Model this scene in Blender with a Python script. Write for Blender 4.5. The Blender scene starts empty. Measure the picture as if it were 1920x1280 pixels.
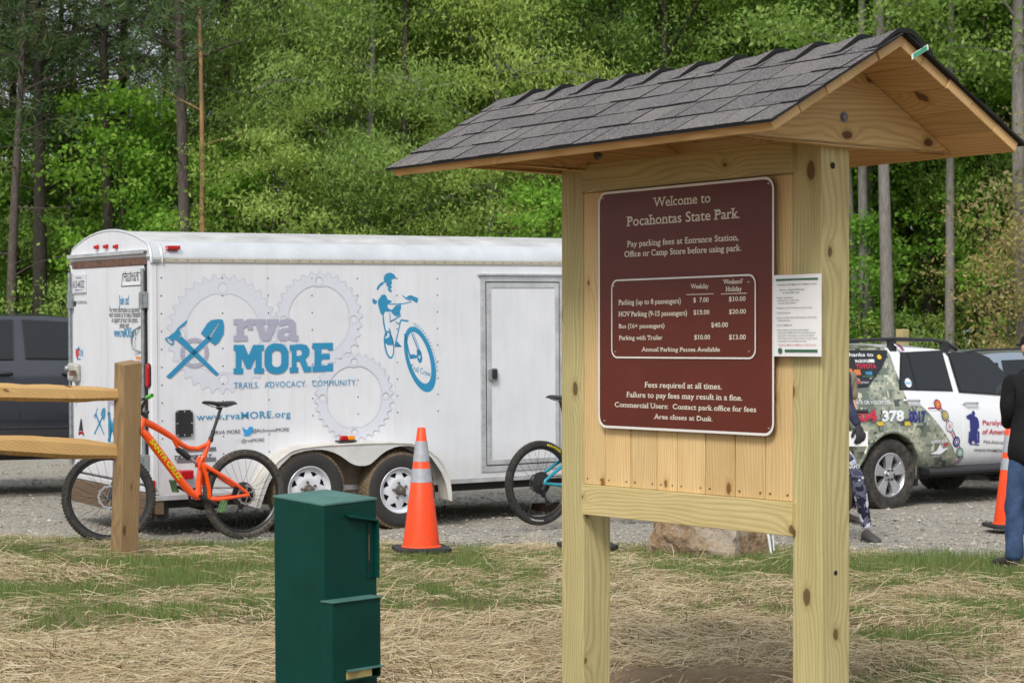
import bpy, bmesh, math, random
from mathutils import Vector, Matrix, Euler, noise
from math import sin, cos, pi, radians, sqrt, atan2, exp

random.seed(7)
S = bpy.context.scene
COL = S.collection

# ------------------------------------------------------------------ camera, sky, sun, exposure
F, YH, H = 3747.0, 649.0, 1.6
cam_d = bpy.data.cameras.new("camera")
cam = bpy.data.objects.new("camera", cam_d)
COL.objects.link(cam)
cam.location = (0, 0, H)
cam.rotation_euler = (pi / 2, 0, 0)
cam_d.sensor_width = 36
cam_d.lens = 36 * F / 1920
cam_d.shift_y = (YH - 640) / 1920
cam_d.clip_start = 0.1
cam_d.clip_end = 3000
cam_d.dof.use_dof = True
cam_d.dof.focus_distance = 10.0
cam_d.dof.aperture_fstop = 9
S.camera = cam

SUN_EL, SUN_AZ = radians(44), radians(-162)      # azimuth from +Y, clockwise: behind the camera, to the left
w = bpy.data.worlds.new("World")
S.world = w
w.use_nodes = True
nt = w.node_tree
bg = nt.nodes["Background"]
sky = nt.nodes.new("ShaderNodeTexSky")
sky.sky_type = 'NISHITA'
sky.sun_disc = False
sky.sun_elevation = SUN_EL
sky.sun_rotation = SUN_AZ
sky.air_density = 1.6
sky.dust_density = 6.0
sky.ozone_density = 1.0
hs = nt.nodes.new("ShaderNodeHueSaturation")
hs.inputs["Saturation"].default_value = 0.32
hs.inputs["Value"].default_value = 1.0
nt.links.new(sky.outputs[0], hs.inputs["Color"])
oc = nt.nodes.new("ShaderNodeMix"); oc.data_type = 'RGBA'        # high thin cloud veiling the blue
oc.inputs[0].default_value = 0.62
oc.inputs[7].default_value = (6.3, 6.9, 7.7, 1)
nt.links.new(hs.outputs[0], oc.inputs[6])
nt.links.new(oc.outputs[2], bg.inputs[0])
bg.inputs[1].default_value = 0.13
sun_d = bpy.data.lights.new("sun", 'SUN')
sun_d.energy = 2.2
sun_d.angle = radians(16)
sun_d.color = (1.0, 0.96, 0.9)
sun = bpy.data.objects.new("sun", sun_d)
COL.objects.link(sun)
sd = Vector((sin(SUN_AZ) * cos(SUN_EL), cos(SUN_AZ) * cos(SUN_EL), sin(SUN_EL)))
sun.rotation_euler = sd.to_track_quat('Z', 'Y').to_euler()
sun.location = sd * 60
S.view_settings.view_transform = 'Standard'
S.view_settings.look = 'None'
S.view_settings.gamma = 1
S.view_settings.exposure = 0.12
S.render.film_transparent = False
S.cycles.max_bounces = 6
S.cycles.transparent_max_bounces = 6
S.cycles.use_adaptive_sampling = True
S.cycles.use_denoising = True

# ------------------------------------------------------------------ pixel <-> world helpers (photo is 1920 x 1280)
CAM = Vector((0, 0, H))
def ray(px, py):
    return Vector(((px - 960) / F, 1.0, (YH - py) / F))
def at(px, py, Y):
    return CAM + ray(px, py) * Y
def sstep(a, b, x):
    t = max(0.0, min(1.0, (x - a) / (b - a)))
    return t * t * (3 - 2 * t)
def gz(x, y):
    z = 0.08 - 0.13 * sstep(13.5, 18.0, y) - 0.10 * sstep(18.0, 21.5, y) * sstep(0.5, 3.5, x)
    z += 1.1 * sstep(32, 62, y)
    return z
def ground_at(px, py):
    y = 12.0
    r = ray(px, py)
    for _ in range(60):
        p = CAM + r * y
        y += (p.z - gz(p.x, p.y)) / -r.z * 0.7
    p = CAM + r * y
    return Vector((p.x, p.y, gz(p.x, p.y)))
def plane_map(M, axis, off):
    """pixel -> local coordinates on the local plane axis=off of a thing with world matrix M"""
    Mi = M.inverted()
    o = Mi @ CAM
    def f(px, py):
        d = Mi.to_3x3() @ ray(px, py)
        t = (off - o[axis]) / d[axis]
        return o + d * t
    return f

# ------------------------------------------------------------------ mesh helpers
class MB:
    def __init__(self):
        self.v = []; self.f = []; self.mi = []
    def add(self, verts, faces, mi=0, M=None):
        n = len(self.v)
        for p in verts:
            p = Vector(p)
            if M is not None: p = M @ p
            self.v.append(tuple(p))
        for fc in faces:
            self.f.append(tuple(i + n for i in fc)); self.mi.append(mi)
        return self
    def box(self, x0, x1, y0, y1, z0, z1, M=None, mi=0):
        v = [(x0,y0,z0),(x1,y0,z0),(x1,y1,z0),(x0,y1,z0),(x0,y0,z1),(x1,y0,z1),(x1,y1,z1),(x0,y1,z1)]
        return self.add(v, [(0,3,2,1),(4,5,6,7),(0,1,5,4),(1,2,6,5),(2,3,7,6),(3,0,4,7)], mi, M)
    def cbox(self, c, s, M=None, mi=0):
        return self.box(c[0]-s[0]/2,c[0]+s[0]/2,c[1]-s[1]/2,c[1]+s[1]/2,c[2]-s[2]/2,c[2]+s[2]/2,M,mi)
    def prism(self, poly, a, b, axis=1, M=None, mi=0):
        """poly of 2D points extruded along axis from a to b"""
        n = len(poly)
        def mk(p, t):
            if axis == 1: return (p[0], t, p[1])
            if axis == 0: return (t, p[0], p[1])
            return (p[0], p[1], t)
        v = [mk(p, a) for p in poly] + [mk(p, b) for p in poly]
        f = [tuple(range(n)), tuple(range(2*n-1, n-1, -1))]
        for i in range(n):
            j = (i+1) % n
            f.append((i, i+n, j+n, j))
        return self.add(v, f, mi, M)
    def tube(self, path, rad, n=8, cap=True, M=None, mi=0, closed=False, sy=1.0):
        P = [Vector(p) for p in path]
        m = len(P)
        if not hasattr(rad, '__len__'): rad = [rad]*m
        up = None; v = []; f = []
        for i in range(m):
            if closed: t = P[(i+1) % m] - P[(i-1) % m]
            else: t = P[min(i+1, m-1)] - P[max(i-1, 0)]
            if t.length < 1e-9: t = Vector((0,0,1))
            t.normalize()
            if up is None:
                a = Vector((0,0,1)) if abs(t.z) < 0.9 else Vector((1,0,0))
                up = (a - t*a.dot(t)).normalized()
            else:
                up = up - t*up.dot(t)
                if up.length < 1e-6: up = Vector((1,0,0)) - t*t.x
                up.normalize()
            sd = t.cross(up)
            for k in range(n):
                a = 2*pi*k/n
                v.append(P[i] + (up*cos(a) + sd*sin(a)*sy)*rad[i])
        rng = m if closed else m-1
        for i in range(rng):
            i2 = (i+1) % m
            for k in range(n):
                k2 = (k+1) % n
                f.append((i*n+k, i*n+k2, i2*n+k2, i2*n+k))
        if cap and not closed:
            f.append(tuple(range(n-1, -1, -1)))
            f.append(tuple((m-1)*n+k for k in range(n)))
        return self.add(v, f, mi, M)
    def lathe(self, prof, n=32, axis='y', M=None, mi=0, closed=False, a0=0.0, a1=2*pi):
        """prof: (radius, offset along axis)"""
        full = abs(a1-a0-2*pi) < 1e-6
        m = len(prof); cnt = n if full else n+1
        v = []; f = []
        for k in range(cnt):
            a = a0 + (a1-a0)*k/n
            for r, h in prof:
                if axis == 'y': v.append((r*cos(a), h, r*sin(a)))
                elif axis == 'z': v.append((r*cos(a), r*sin(a), h))
                else: v.append((h, r*cos(a), r*sin(a)))
        for k in range(n):
            k2 = (k+1) % cnt
            for i in range(m if closed else m-1):
                j = (i+1) % m
                f.append((k*m+i, k*m+j, k2*m+j, k2*m+i))
        return self.add(v, f, mi, M)
    def ball(self, c, r, n=10, m=6, M=None, mi=0):
        r = r if hasattr(r, '__len__') else (r, r, r)
        v = []; f = []
        for i in range(m+1):
            th = pi*i/m
            for k in range(n):
                a = 2*pi*k/n
                v.append((c[0]+r[0]*sin(th)*cos(a), c[1]+r[1]*sin(th)*sin(a), c[2]+r[2]*cos(th)))
        for i in range(m):
            for k in range(n):
                k2 = (k+1) % n
                f.append((i*n+k, (i+1)*n+k, (i+1)*n+k2, i*n+k2))
        return self.add(v, f, mi, M)
    def build(self, name, mat, parent=None, smooth=None, bevel=0, seg=2, fixn=True):
        me = bpy.data.meshes.new(name)
        me.from_pydata(self.v, [], self.f)
        mats = mat if isinstance(mat, (list, tuple)) else [mat]
        for m_ in mats: me.materials.append(m_)
        if len(mats) > 1: me.polygons.foreach_set("material_index", self.mi)
        if fixn:
            bm = bmesh.new(); bm.from_mesh(me)
            bmesh.ops.recalc_face_normals(bm, faces=bm.faces)
            bm.to_mesh(me); bm.free()
        if smooth is not None:
            me.polygons.foreach_set("use_smooth", [True]*len(me.polygons))
            me.set_sharp_from_angle(angle=radians(smooth))
        me.update()
        o = bpy.data.objects.new(name, me)
        COL.objects.link(o)
        if parent is not None: o.parent = parent
        if bevel:
            b = o.modifiers.new("bevel", 'BEVEL')
            b.width = bevel; b.segments = seg; b.limit_method = 'ANGLE'; b.angle_limit = radians(40)
            b.harden_normals = False
        return o
def tag(o, label, cat, group=None, kind=None):
    if label: o['label'] = label
    if cat: o['category'] = cat
    if group: o['group'] = group
    if kind: o['kind'] = kind
    return o
def thing(name, label, cat, M=None, group=None, loc=None, rz=0):
    o = bpy.data.objects.new(name, None); COL.objects.link(o)
    if M is None: M = Matrix.Translation(loc) @ Matrix.Rotation(rz, 4, 'Z')
    o.matrix_world = M
    o.empty_display_size = 0.2
    return tag(o, label, cat, group)
def copy_tree(o, parent=None):
    c = o.copy(); COL.objects.link(c)
    if parent is not None: c.parent = parent
    for ch in list(o.children): copy_tree(ch, c)
    return c
def structure(o):
    o['kind'] = 'structure'; return o

# ------------------------------------------------------------------ flat artwork: outlines and lettering as thin meshes
DG = None
def curve_mesh(loops):
    cu = bpy.data.curves.new("c", 'CURVE'); cu.dimensions = '2D'; cu.fill_mode = 'BOTH'
    for lp in loops:
        sp = cu.splines.new('POLY'); sp.points.add(len(lp)-1)
        for i, p in enumerate(lp): sp.points[i].co = (p[0], p[1], 0, 1)
        sp.use_cyclic_u = True
    return _curve_out(cu)
def _curve_out(cu):
    ob = bpy.data.objects.new("c", cu); COL.objects.link(ob)
    dg = bpy.context.evaluated_depsgraph_get(); dg.update()
    me = ob.evaluated_get(dg).to_mesh()
    v = [tuple(q.co) for q in me.vertices]; f = [tuple(q.vertices) for q in me.polygons]
    ob.evaluated_get(dg).to_mesh_clear()
    bpy.data.objects.remove(ob); bpy.data.curves.remove(cu)
    return v, f
_tc = {}
def text_mesh(s, bold=0.0, serif=0.0, shear=0.0, spacing=1.0):
    key = (s, bold, serif, shear, spacing)
    if key in _tc: return _tc[key]
    cu = bpy.data.curves.new("t", 'FONT'); cu.body = s; cu.size = 1; cu.offset = bold; cu.shear = shear
    cu.space_character = spacing
    cu.resolution_u = 3
    v, f = _curve_out(cu)
    if serif:
        v, f = add_serifs(v, f, serif)
    _tc[key] = (v, f)
    return v, f
def add_serifs(v, f, ext):
    """put slab feet on the ends of the stems"""
    from collections import defaultdict
    cnt = defaultdict(int)
    for fc in f:
        for i in range(len(fc)):
            a, b = fc[i], fc[(i+1) % len(fc)]
            cnt[(min(a, b), max(a, b))] += 1
    nv = list(v); nf = list(f)
    levels = [0.0, 0.53, 0.545, 0.56, 0.69, 0.7, 0.71, 0.727, 0.74, 0.76]
    th = 0.075
    for (a, b), c in cnt.items():
        if c != 1: continue
        p, q = v[a], v[b]
        if abs(p[1]-q[1]) > 0.004: continue
        wd = abs(p[0]-q[0]); y = p[1]
        if wd < 0.06 or wd > 0.24: continue
        if not (abs(y) < 0.012 or y > 0.5): continue
        x0, x1 = min(p[0], q[0])-ext, max(p[0], q[0])+ext
        s = 1 if abs(y) < 0.02 else -1
        n = len(nv)
        nv += [(x0, y, 0), (x1, y, 0), (x1, y+s*th, 0), (x0, y+s*th, 0)]
        nf.append((n, n+1, n+2, n+3))
    return nv, nf
class Art:
    """collects flat outlines in (a, b) plane coordinates; build() stands them on a local plane"""
    def __init__(self): self.mb = MB()
    def text(self, s, a0, a1, b0, cap, bold=0.0, serif=0.0, db=0.0, mi=0, shear=0.0, h=None, spacing=1.0):
        """fit the text between a0 and a1, baseline b0 (rising by db over the run), capital height cap"""
        v, f = text_mesh(s, bold, serif, shear, spacing)
        if not v: return
        x0 = min(p[0] for p in v); x1 = max(p[0] for p in v)
        k = cap / (h or 0.727)
        vv = []
        for p in v:
            t = (p[0]-x0)/(x1-x0)
            vv.append((a0+(a1-a0)*t, b0+db*t+p[1]*k, 0))
        self.mb.add(vv, f, mi)
    def loops(self, lps, mi=0):
        v, f = curve_mesh(lps); self.mb.add(v, f, mi)
    def poly(self, pts, mi=0): self.loops([pts], mi)
    def rect(self, a0, a1, b0, b1, mi=0):
        self.mb.add([(a0,b0,0),(a1,b0,0),(a1,b1,0),(a0,b1,0)], [(0,1,2,3)], mi)
    def line(self, pts, wd, mi=0):
        for i in range(len(pts)-1):
            p, q = Vector(pts[i][:2]), Vector(pts[i+1][:2])
            d = (q-p)
            if d.length < 1e-9: continue
            n = Vector((-d.y, d.x)).normalized()*wd/2
            self.mb.add([(*(p-n),0),(*(q-n),0),(*(q+n),0),(*(p+n),0)], [(0,1,2,3)], mi)
    def disc(self, c, r, n=20, mi=0, ry=None):
        ry = ry or r
        self.mb.add([(c[0]+r*cos(2*pi*k/n), c[1]+ry*sin(2*pi*k/n), 0) for k in range(n)], [tuple(range(n))], mi)
    def build(self, name, mat, parent, fn):
        """fn: (a, b) -> local xyz"""
        self.mb.v = [tuple(fn(p[0], p[1])) for p in self.mb.v]
        return self.mb.build(name, mat, parent, fixn=False)
def rrect(x0, x1, y0, y1, r, n=5):
    out = []
    for cx, cy, a in ((x1-r,y0+r,-pi/2),(x1-r,y1-r,0),(x0+r,y1-r,pi/2),(x0+r,y0+r,pi)):
        for k in range(n+1):
            t = a + pi/2*k/n
            out.append((cx+r*cos(t), cy+r*sin(t)))
    return out

# ------------------------------------------------------------------ materials
def lin(r, g, b):
    f = lambda c: (c/255/12.92 if c/255 <= 0.04045 else ((c/255+0.055)/1.055)**2.4)
    return (f(r), f(g), f(b), 1)
class NT:
    def __init__(self, name):
        self.m = bpy.data.materials.new(name); self.m.use_nodes = True
        self.t = self.m.node_tree; self.b = self.t.nodes["Principled BSDF"]
    def n(self, ty, **kw):
        nd = self.t.nodes.new("ShaderNode"+ty)
        for k, v in kw.items():
            if hasattr(nd, k) and k not in nd.inputs: setattr(nd, k, v)
            else: nd.inputs[k].default_value = v
        return nd
    def l(self, a, b): self.t.links.new(a, b)
    def coord(self, kind="Object", scale=(1,1,1), loc=(0,0,0), rot=(0,0,0), rnd=False):
        c = self.n("TexCoord"); mp = self.n("Mapping"); mp.inputs["Scale"].default_value = scale
        mp.inputs["Rotation"].default_value = rot
        self.l(c.outputs[kind], mp.inputs[0])
        if rnd:
            oi = self.n("ObjectInfo"); mu = self.n("VectorMath", operation='SCALE'); 
            cb = self.n("CombineXYZ"); 
            self.l(oi.outputs["Random"], cb.inputs[0]); self.l(oi.outputs["Random"], cb.inputs[1]); self.l(oi.outputs["Random"], cb.inputs[2])
            self.l(cb.outputs[0], mu.inputs[0]); mu.inputs["Scale"].default_value = 37.0
            self.l(mu.outputs[0], mp.inputs["Location"])
        else: mp.inputs["Location"].default_value = loc
        return mp.outputs[0]
    def noise(self, vec, scale, detail=4, rough=0.55, dist=0.0):
        nd = self.n("TexNoise"); nd.inputs["Scale"].default_value = scale; nd.inputs["Detail"].default_value = detail
        nd.inputs["Roughness"].default_value = rough; nd.inputs["Distortion"].default_value = dist
        if vec is not None: self.l(vec, nd.inputs["Vector"])
        return nd.outputs[0]
    def ramp(self, fac, stops, interp='LINEAR'):
        r = self.n("ValToRGB"); cr = r.color_ramp; cr.interpolation = interp
        while len(cr.elements) < len(stops): cr.elements.new(0.5)
        for e, (p, c) in zip(cr.elements, stops):
            e.position = p; e.color = c if len(c) == 4 else (*c, 1)
        self.l(fac, r.inputs[0]); return r.outputs[0]
    def mix(self, fac, a, b, blend='MIX'):
        m = self.n("Mix", data_type='RGBA', blend_type=blend)
        for sock, val in ((m.inputs[0], fac), (m.inputs[6], a), (m.inputs[7], b)):
            if hasattr(val, "links"): self.l(val, sock)
            else: sock.default_value = val
        return m.outputs[2]
    def math(self, op, a, b=0.0, c=0.0):
        m = self.n("Math", operation=op)
        for i, val in enumerate((a, b, c)):
            if hasattr(val, "links"): self.l(val, m.inputs[i])
            else: m.inputs[i].default_value = val
        return m.outputs[0]
    def bump(self, h, strength=0.3, dist=0.01):
        b = self.n("Bump"); b.inputs["Strength"].default_value = strength; b.inputs["Distance"].default_value = dist
        self.l(h, b.inputs["Height"]); self.l(b.outputs[0], self.b.inputs["Normal"])
    def set(self, col=None, rough=None, metal=None, spec=None):
        if col is not None:
            if hasattr(col, "links"): self.l(col, self.b.inputs["Base Color"])
            else: self.b.inputs["Base Color"].default_value = col
        if rough is not None:
            if hasattr(rough, "links"): self.l(rough, self.b.inputs["Roughness"])
            else: self.b.inputs["Roughness"].default_value = rough
        if metal is not None: self.b.inputs["Metallic"].default_value = metal
        if spec is not None: self.b.inputs["Specular IOR Level"].default_value = spec
        return self.m
def plain(name, col, rough=0.5, metal=0.0, var=0.12, scale=12.0, spec=0.5, coat=0.0):
    """paint / plastic / rubber with slight mottling and uneven gloss"""
    t = NT(name); co = t.coord("Object")
    nz = t.noise(co, scale, 5, 0.6)
    dk = tuple(c*(1-var) for c in col[:3]) + (1,)
    lt = tuple(min(1, c*(1+var)) for c in col[:3]) + (1,)
    c = t.ramp(nz, [(0.3, dk), (0.7, lt)])
    r = t.math('MULTIPLY_ADD', nz, 0.2, max(0.02, rough-0.1))
    t.set(c, r, metal, spec)
    if coat: t.b.inputs["Coat Weight"].default_value = coat; t.b.inputs["Coat Roughness"].default_value = 0.08
    return t.m
def wood(name, light, dark, knot, axis=0, freq=38.0, knots=0.5, rough=0.65, tint=None):
    """sawn softwood: growth lines along the grain, bent round knots"""
    t = NT(name)
    co = t.coord("Object", rnd=True)
    sep = t.n("SeparateXYZ"); t.l(co, sep.inputs[0])
    ax = [sep.outputs[i] for i in range(3)]
    along = ax[axis]; o1, o2 = [ax[i] for i in range(3) if i != axis]
    cb = t.n("CombineXYZ")
    t.l(t.math('MULTIPLY', along, 0.22), cb.inputs[0]); t.l(o1, cb.inputs[1]); t.l(o2, cb.inputs[2])
    low = t.noise(cb.outputs[0], 5.0, 2, 0.5)
    cbk = t.n("CombineXYZ")
    t.l(t.math('MULTIPLY', along, 0.55), cbk.inputs[0]); t.l(t.math('ADD', o1, o2), cbk.inputs[1])
    vo = t.n("TexVoronoi", voronoi_dimensions='2D'); vo.inputs["Scale"].default_value = 4.6; t.l(cbk.outputs[0], vo.inputs["Vector"])
    d = t.math('ADD', vo.outputs["Distance"], t.math('MULTIPLY_ADD', t.noise(co, 45, 3, 0.6), 0.05, -0.025))
    sepc = t.n("SeparateColor"); t.l(vo.outputs["Color"], sepc.inputs[0])
    has = t.math('LESS_THAN', sepc.outputs[0], knots)
    size = t.math('MULTIPLY_ADD', t.math('POWER', sepc.outputs[1], 1.5), 0.06, 0.022)
    bend = t.math('MULTIPLY', has, t.math('POWER', 2.718, t.math('MULTIPLY', d, -9.0)))
    field = t.math('ADD', t.math('ADD', t.math('MULTIPLY', o1, 1.0), t.math('MULTIPLY', o2, 0.7)), t.math('MULTIPLY', low, 0.13))
    field = t.math('ADD', field, t.math('MULTIPLY', bend, 0.05))
    s = t.math('SINE', t.math('MULTIPLY', field, freq*2.1*6.283))
    g1 = t.math('MULTIPLY_ADD', s, 0.5, 0.5)
    g1 = t.math('POWER', g1, 2.2)
    cf = t.n("CombineXYZ")
    t.l(t.math('MULTIPLY', along, 0.04), cf.inputs[0]); t.l(o1, cf.inputs[1]); t.l(o2, cf.inputs[2])
    fine = t.noise(cf.outputs[0], 160, 4, 0.6)
    blot = t.noise(cb.outputs[0], 9.0, 3, 0.6)
    c = t.mix(t.math('MULTIPLY', g1, 0.5), light, dark)
    c = t.mix(t.math('MULTIPLY', t.ramp(fine, [(0.42, (0,0,0,1)), (0.62, (1,1,1,1))]), 0.22), c, dark)
    c = t.mix(t.math('MULTIPLY', t.ramp(blot, [(0.4, (0,0,0,1)), (0.7, (1,1,1,1))]), 0.35), c, tint or dark)
    k = t.math('MULTIPLY', has, t.ramp(t.math('SUBTRACT', d, size), [(0.0, (1,1,1,1)), (0.018, (0,0,0,1))]))
    krng = t.math('MULTIPLY', has, t.ramp(t.math('SUBTRACT', d, size), [(0.0, (1,1,1,1)), (0.09, (0,0,0,1))]))
    c = t.mix(t.math('MULTIPLY', krng, 0.6), c, dark)
    kn = t.mix(t.math('MULTIPLY_ADD', t.math('SINE', t.math('MULTIPLY', d, 420.0)), 0.4, 0.45), knot, tuple(q*0.45 for q in knot[:3])+(1,))
    c = t.mix(t.math('MULTIPLY', k, 0.85), c, kn)
    oi = t.n("ObjectInfo")
    c = t.mix(1.0, c, t.ramp(oi.outputs["Random"], [(0, (0.84,0.82,0.78,1)), (0.5, (0.98,0.98,0.98,1)), (1, (1.10,1.07,1.03,1))]), 'MULTIPLY')
    t.bump(t.math('ADD', t.math('MULTIPLY', fine, 0.6), t.math('MULTIPLY', g1, -0.5)), 0.25, 0.002)
    return t.set(c, rough, 0, 0.3)

# ================================================================== SETTING: ground, lot, straw, grass
def soil_mat():
    t = NT("soil")
    co = t.coord("Object")
    a = t.noise(co, 3.0, 6, 0.6); b = t.noise(co, 45, 5, 0.65)
    c = t.ramp(a, [(0.3, (0.16,0.105,0.06)), (0.55, (0.27,0.19,0.115)), (0.75, (0.35,0.26,0.16))])
    c = t.mix(t.math('MULTIPLY', b, 0.5), c, (0.13,0.085,0.05,1))
    t.bump(b, 0.7, 0.03)
    return t.set(c, 0.95, 0, 0.2)
def gravel_mat():
    t = NT("gravel_sheet")
    co = t.coord("Object")
    v = t.n("TexVoronoi"); v.inputs["Scale"].default_value = 42; t.l(co, v.inputs["Vector"])
    sc = t.n("SeparateColor"); t.l(v.outputs["Color"], sc.inputs[0])
    c = t.ramp(sc.outputs[0], [(0.0, (0.19,0.178,0.158)), (0.4, (0.30,0.28,0.245)), (0.75, (0.39,0.36,0.31)), (1.0, (0.56,0.53,0.47))])
    big = t.noise(co, 1.1, 4, 0.6)
    fine = t.noise(co, 90, 4, 0.7)
    c = t.mix(t.math('MULTIPLY', fine, 0.5), c, (0.32,0.292,0.245,1))
    c = t.mix(t.ramp(big, [(0.42, (0,0,0,1)), (0.7, (0.6,0.6,0.6,1))]), c, (0.34,0.29,0.22,1))
    h = t.math('ADD', t.math('MULTIPLY', v.outputs["Distance"], -1.0), t.math('MULTIPLY', fine, 0.5))
    t.bump(h, 0.8, 0.02)
    return t.set(c, 0.92, 0, 0.25)
M_soil, M_gravel = soil_mat(), gravel_mat()
M_stone = None
def rough_z(x, y):
    return gz(x, y) + 0.02*noise.noise((x*1.3, y*1.3, 0)) + 0.012*noise.noise((x*4, y*4, 3))
def sheet(name, xs, ys, zf, mat):
    v = [(x, y, zf(x, y)) for y in ys for x in xs]
    n = len(xs); f = []
    for j in range(len(ys)-1):
        for i in range(n-1):
            f.append((j*n+i, j*n+i+1, (j+1)*n+i+1, (j+1)*n+i))
    mb = MB(); mb.add(v, f)
    return mb.build(name, mat, smooth=60)
xs = [-900, -300, -120, -60, -35, -22, -14] + [-9+0.22*i for i in range(83)] + [11, 16, 24, 38, 60, 120, 300, 900]
ys = [-60, -20, -6, 0, 4, 6.5] + [7.5+0.16*i for i in range(64)] + [18+0.6*i for i in range(28)] + [36+2*i for i in range(16)] + [72, 90, 130, 220, 500, 1500]
structure(sheet("ground", xs, ys, rough_z, M_soil))
def lot_edge(x):
    return 15.45 - 0.27*x + 0.22*noise.noise((x*0.9, 2.2, 0)) + 0.10*noise.noise((x*4.1, 7.7, 0))
def lot_sheet():
    xs = [-60, -30, -18, -12] + [-9+0.15*i for i in range(121)] + [12, 18, 30, 60]
    mb = MB(); v = []; f = []
    rows = [0, .12, .3, .5, .8, 1.2, 1.6, 2.0, 2.5, 3, 3.5, 4, 5, 6, 7, 9, 11, 13, 16, 18.5]
    for r in rows:
        for x in xs:
            y = min(lot_edge(x), 19) + r*(1.0 if r < 10 else 1.0)
            z = rough_z(x, y) + 0.004 + 0.01*min(1, r/0.5)
            v.append((x, y, z))
    n = len(xs)
    for j in range(len(rows)-1):
        for i in range(n-1): f.append((j*n+i, j*n+i+1, (j+1)*n+i+1, (j+1)*n+i))
    mb.add(v, f)
    o = mb.build("gravel_lot", M_gravel, smooth=60)
    return structure(o)
lot_sheet()
def lot_z(x, y):
    r = y - lot_edge(x)
    return rough_z(x, y) + (0.004 + 0.01*min(1, max(0, r)/0.5) if r > 0 else 0)

# loose stones on the lot
def multi_mat(name, cols, rough=0.9, trans=0.0):
    """colour per loose piece: picked from the colour ramp by the piece's own random number"""
    t = NT(name)
    g = t.n("NewGeometry")
    n_ = len(cols)
    c = t.ramp(g.outputs["Random Per Island"], [(i/max(1, n_-1), cc) for i, cc in enumerate(cols)])
    t.set(c, rough, 0, 0.2)
    if trans:
        tr = t.n("BsdfTranslucent"); mx = t.n("MixShader"); mx.inputs[0].default_value = trans
        t.l(c, tr.inputs[0]); t.l(t.b.outputs[0], mx.inputs[1]); t.l(tr.outputs[0], mx.inputs[2])
        out = [q for q in t.t.nodes if q.type == 'OUTPUT_MATERIAL'][0]
        t.l(mx.outputs[0], out.inputs[0])
    return t.m
M_stone = multi_mat("loose_stone", [(0.15,0.14,0.125), (0.25,0.23,0.2), (0.33,0.305,0.265), (0.40,0.37,0.325), (0.32,0.28,0.215), (0.56,0.53,0.48)])
def stones():
    rnd = random.Random(3); mb = MB()
    octv = [(1,0,0),(-1,0,0),(0,1,0),(0,-1,0),(0,0,1),(0,0,-1)]
    octf = [(0,2,4),(2,1,4),(1,3,4),(3,0,4),(2,0,5),(1,2,5),(3,1,5),(0,3,5)]
    n = 0
    while n < 26000:
        y = 13.9 + (rnd.random()**1.25)*14
        x = rnd.uniform(-0.29, 0.29)*y
        r = y - lot_edge(x)
        if r < -0.25 or (r < 0.3 and rnd.random() > 0.35): continue
        s = rnd.uniform(0.006, 0.016)*(2.0 if rnd.random() < 0.03 else 1)
        z = lot_z(x, y)
        a = rnd.random()*6.28
        sc = (s*rnd.uniform(.7,1.4), s*rnd.uniform(.7,1.3), s*rnd.uniform(.4,.8))
        vv = []
        for p in octv:
            j = rnd.uniform(.75, 1.2)
            X, Y = p[0]*sc[0]*j, p[1]*sc[1]*j
            vv.append((x+X*cos(a)-Y*sin(a), y+X*sin(a)+Y*cos(a), z+p[2]*sc[2]*j+sc[2]*0.3))
        mb.add(vv, octf); n += 1
    o = mb.build("loose_gravel", M_stone, fixn=False)
    tag(o, "grey loose gravel strewn over the parking lot", "gravel", kind='stuff')
stones()

# straw mulch and new grass on the strip in front of the lot
def bare(x, y): return ((x-0.9)/0.6)**2 + ((y-9.0)/0.36)**2 < 1 + 0.4*noise.noise((x*4, y*4, 2)) or ((x+2.62)/0.34)**2 + ((y-14.62)/0.18)**2 < 1
def patch(x, y):
    """0 = straw / soil, 1 = green"""
    a = 0.8*noise.noise((x*0.7+4, y*0.8, 1.5)) + 0.6*noise.noise((x*1.9, y*2.0, 8)) + 0.5*noise.noise((x*5, y*4, 5))
    a += 0.46*sstep(10.6, 12.8, y) - 0.28*sstep(11.0, 9.2, y) - 0.25*sstep(15.0, 16.3, y)
    return sstep(-0.30, 0.75, a)
M_straw = multi_mat("straw", [(0.20,0.135,0.075), (0.33,0.24,0.14), (0.43,0.32,0.19), (0.50,0.40,0.25), (0.60,0.51,0.35), (0.42,0.36,0.18), (0.28,0.185,0.10)], 0.7, 0.15)
M_grass = multi_mat("grass_blade", [(0.10,0.16,0.035), (0.15,0.22,0.055), (0.20,0.27,0.08), (0.26,0.29,0.12)], 0.6, 0.35)
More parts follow.
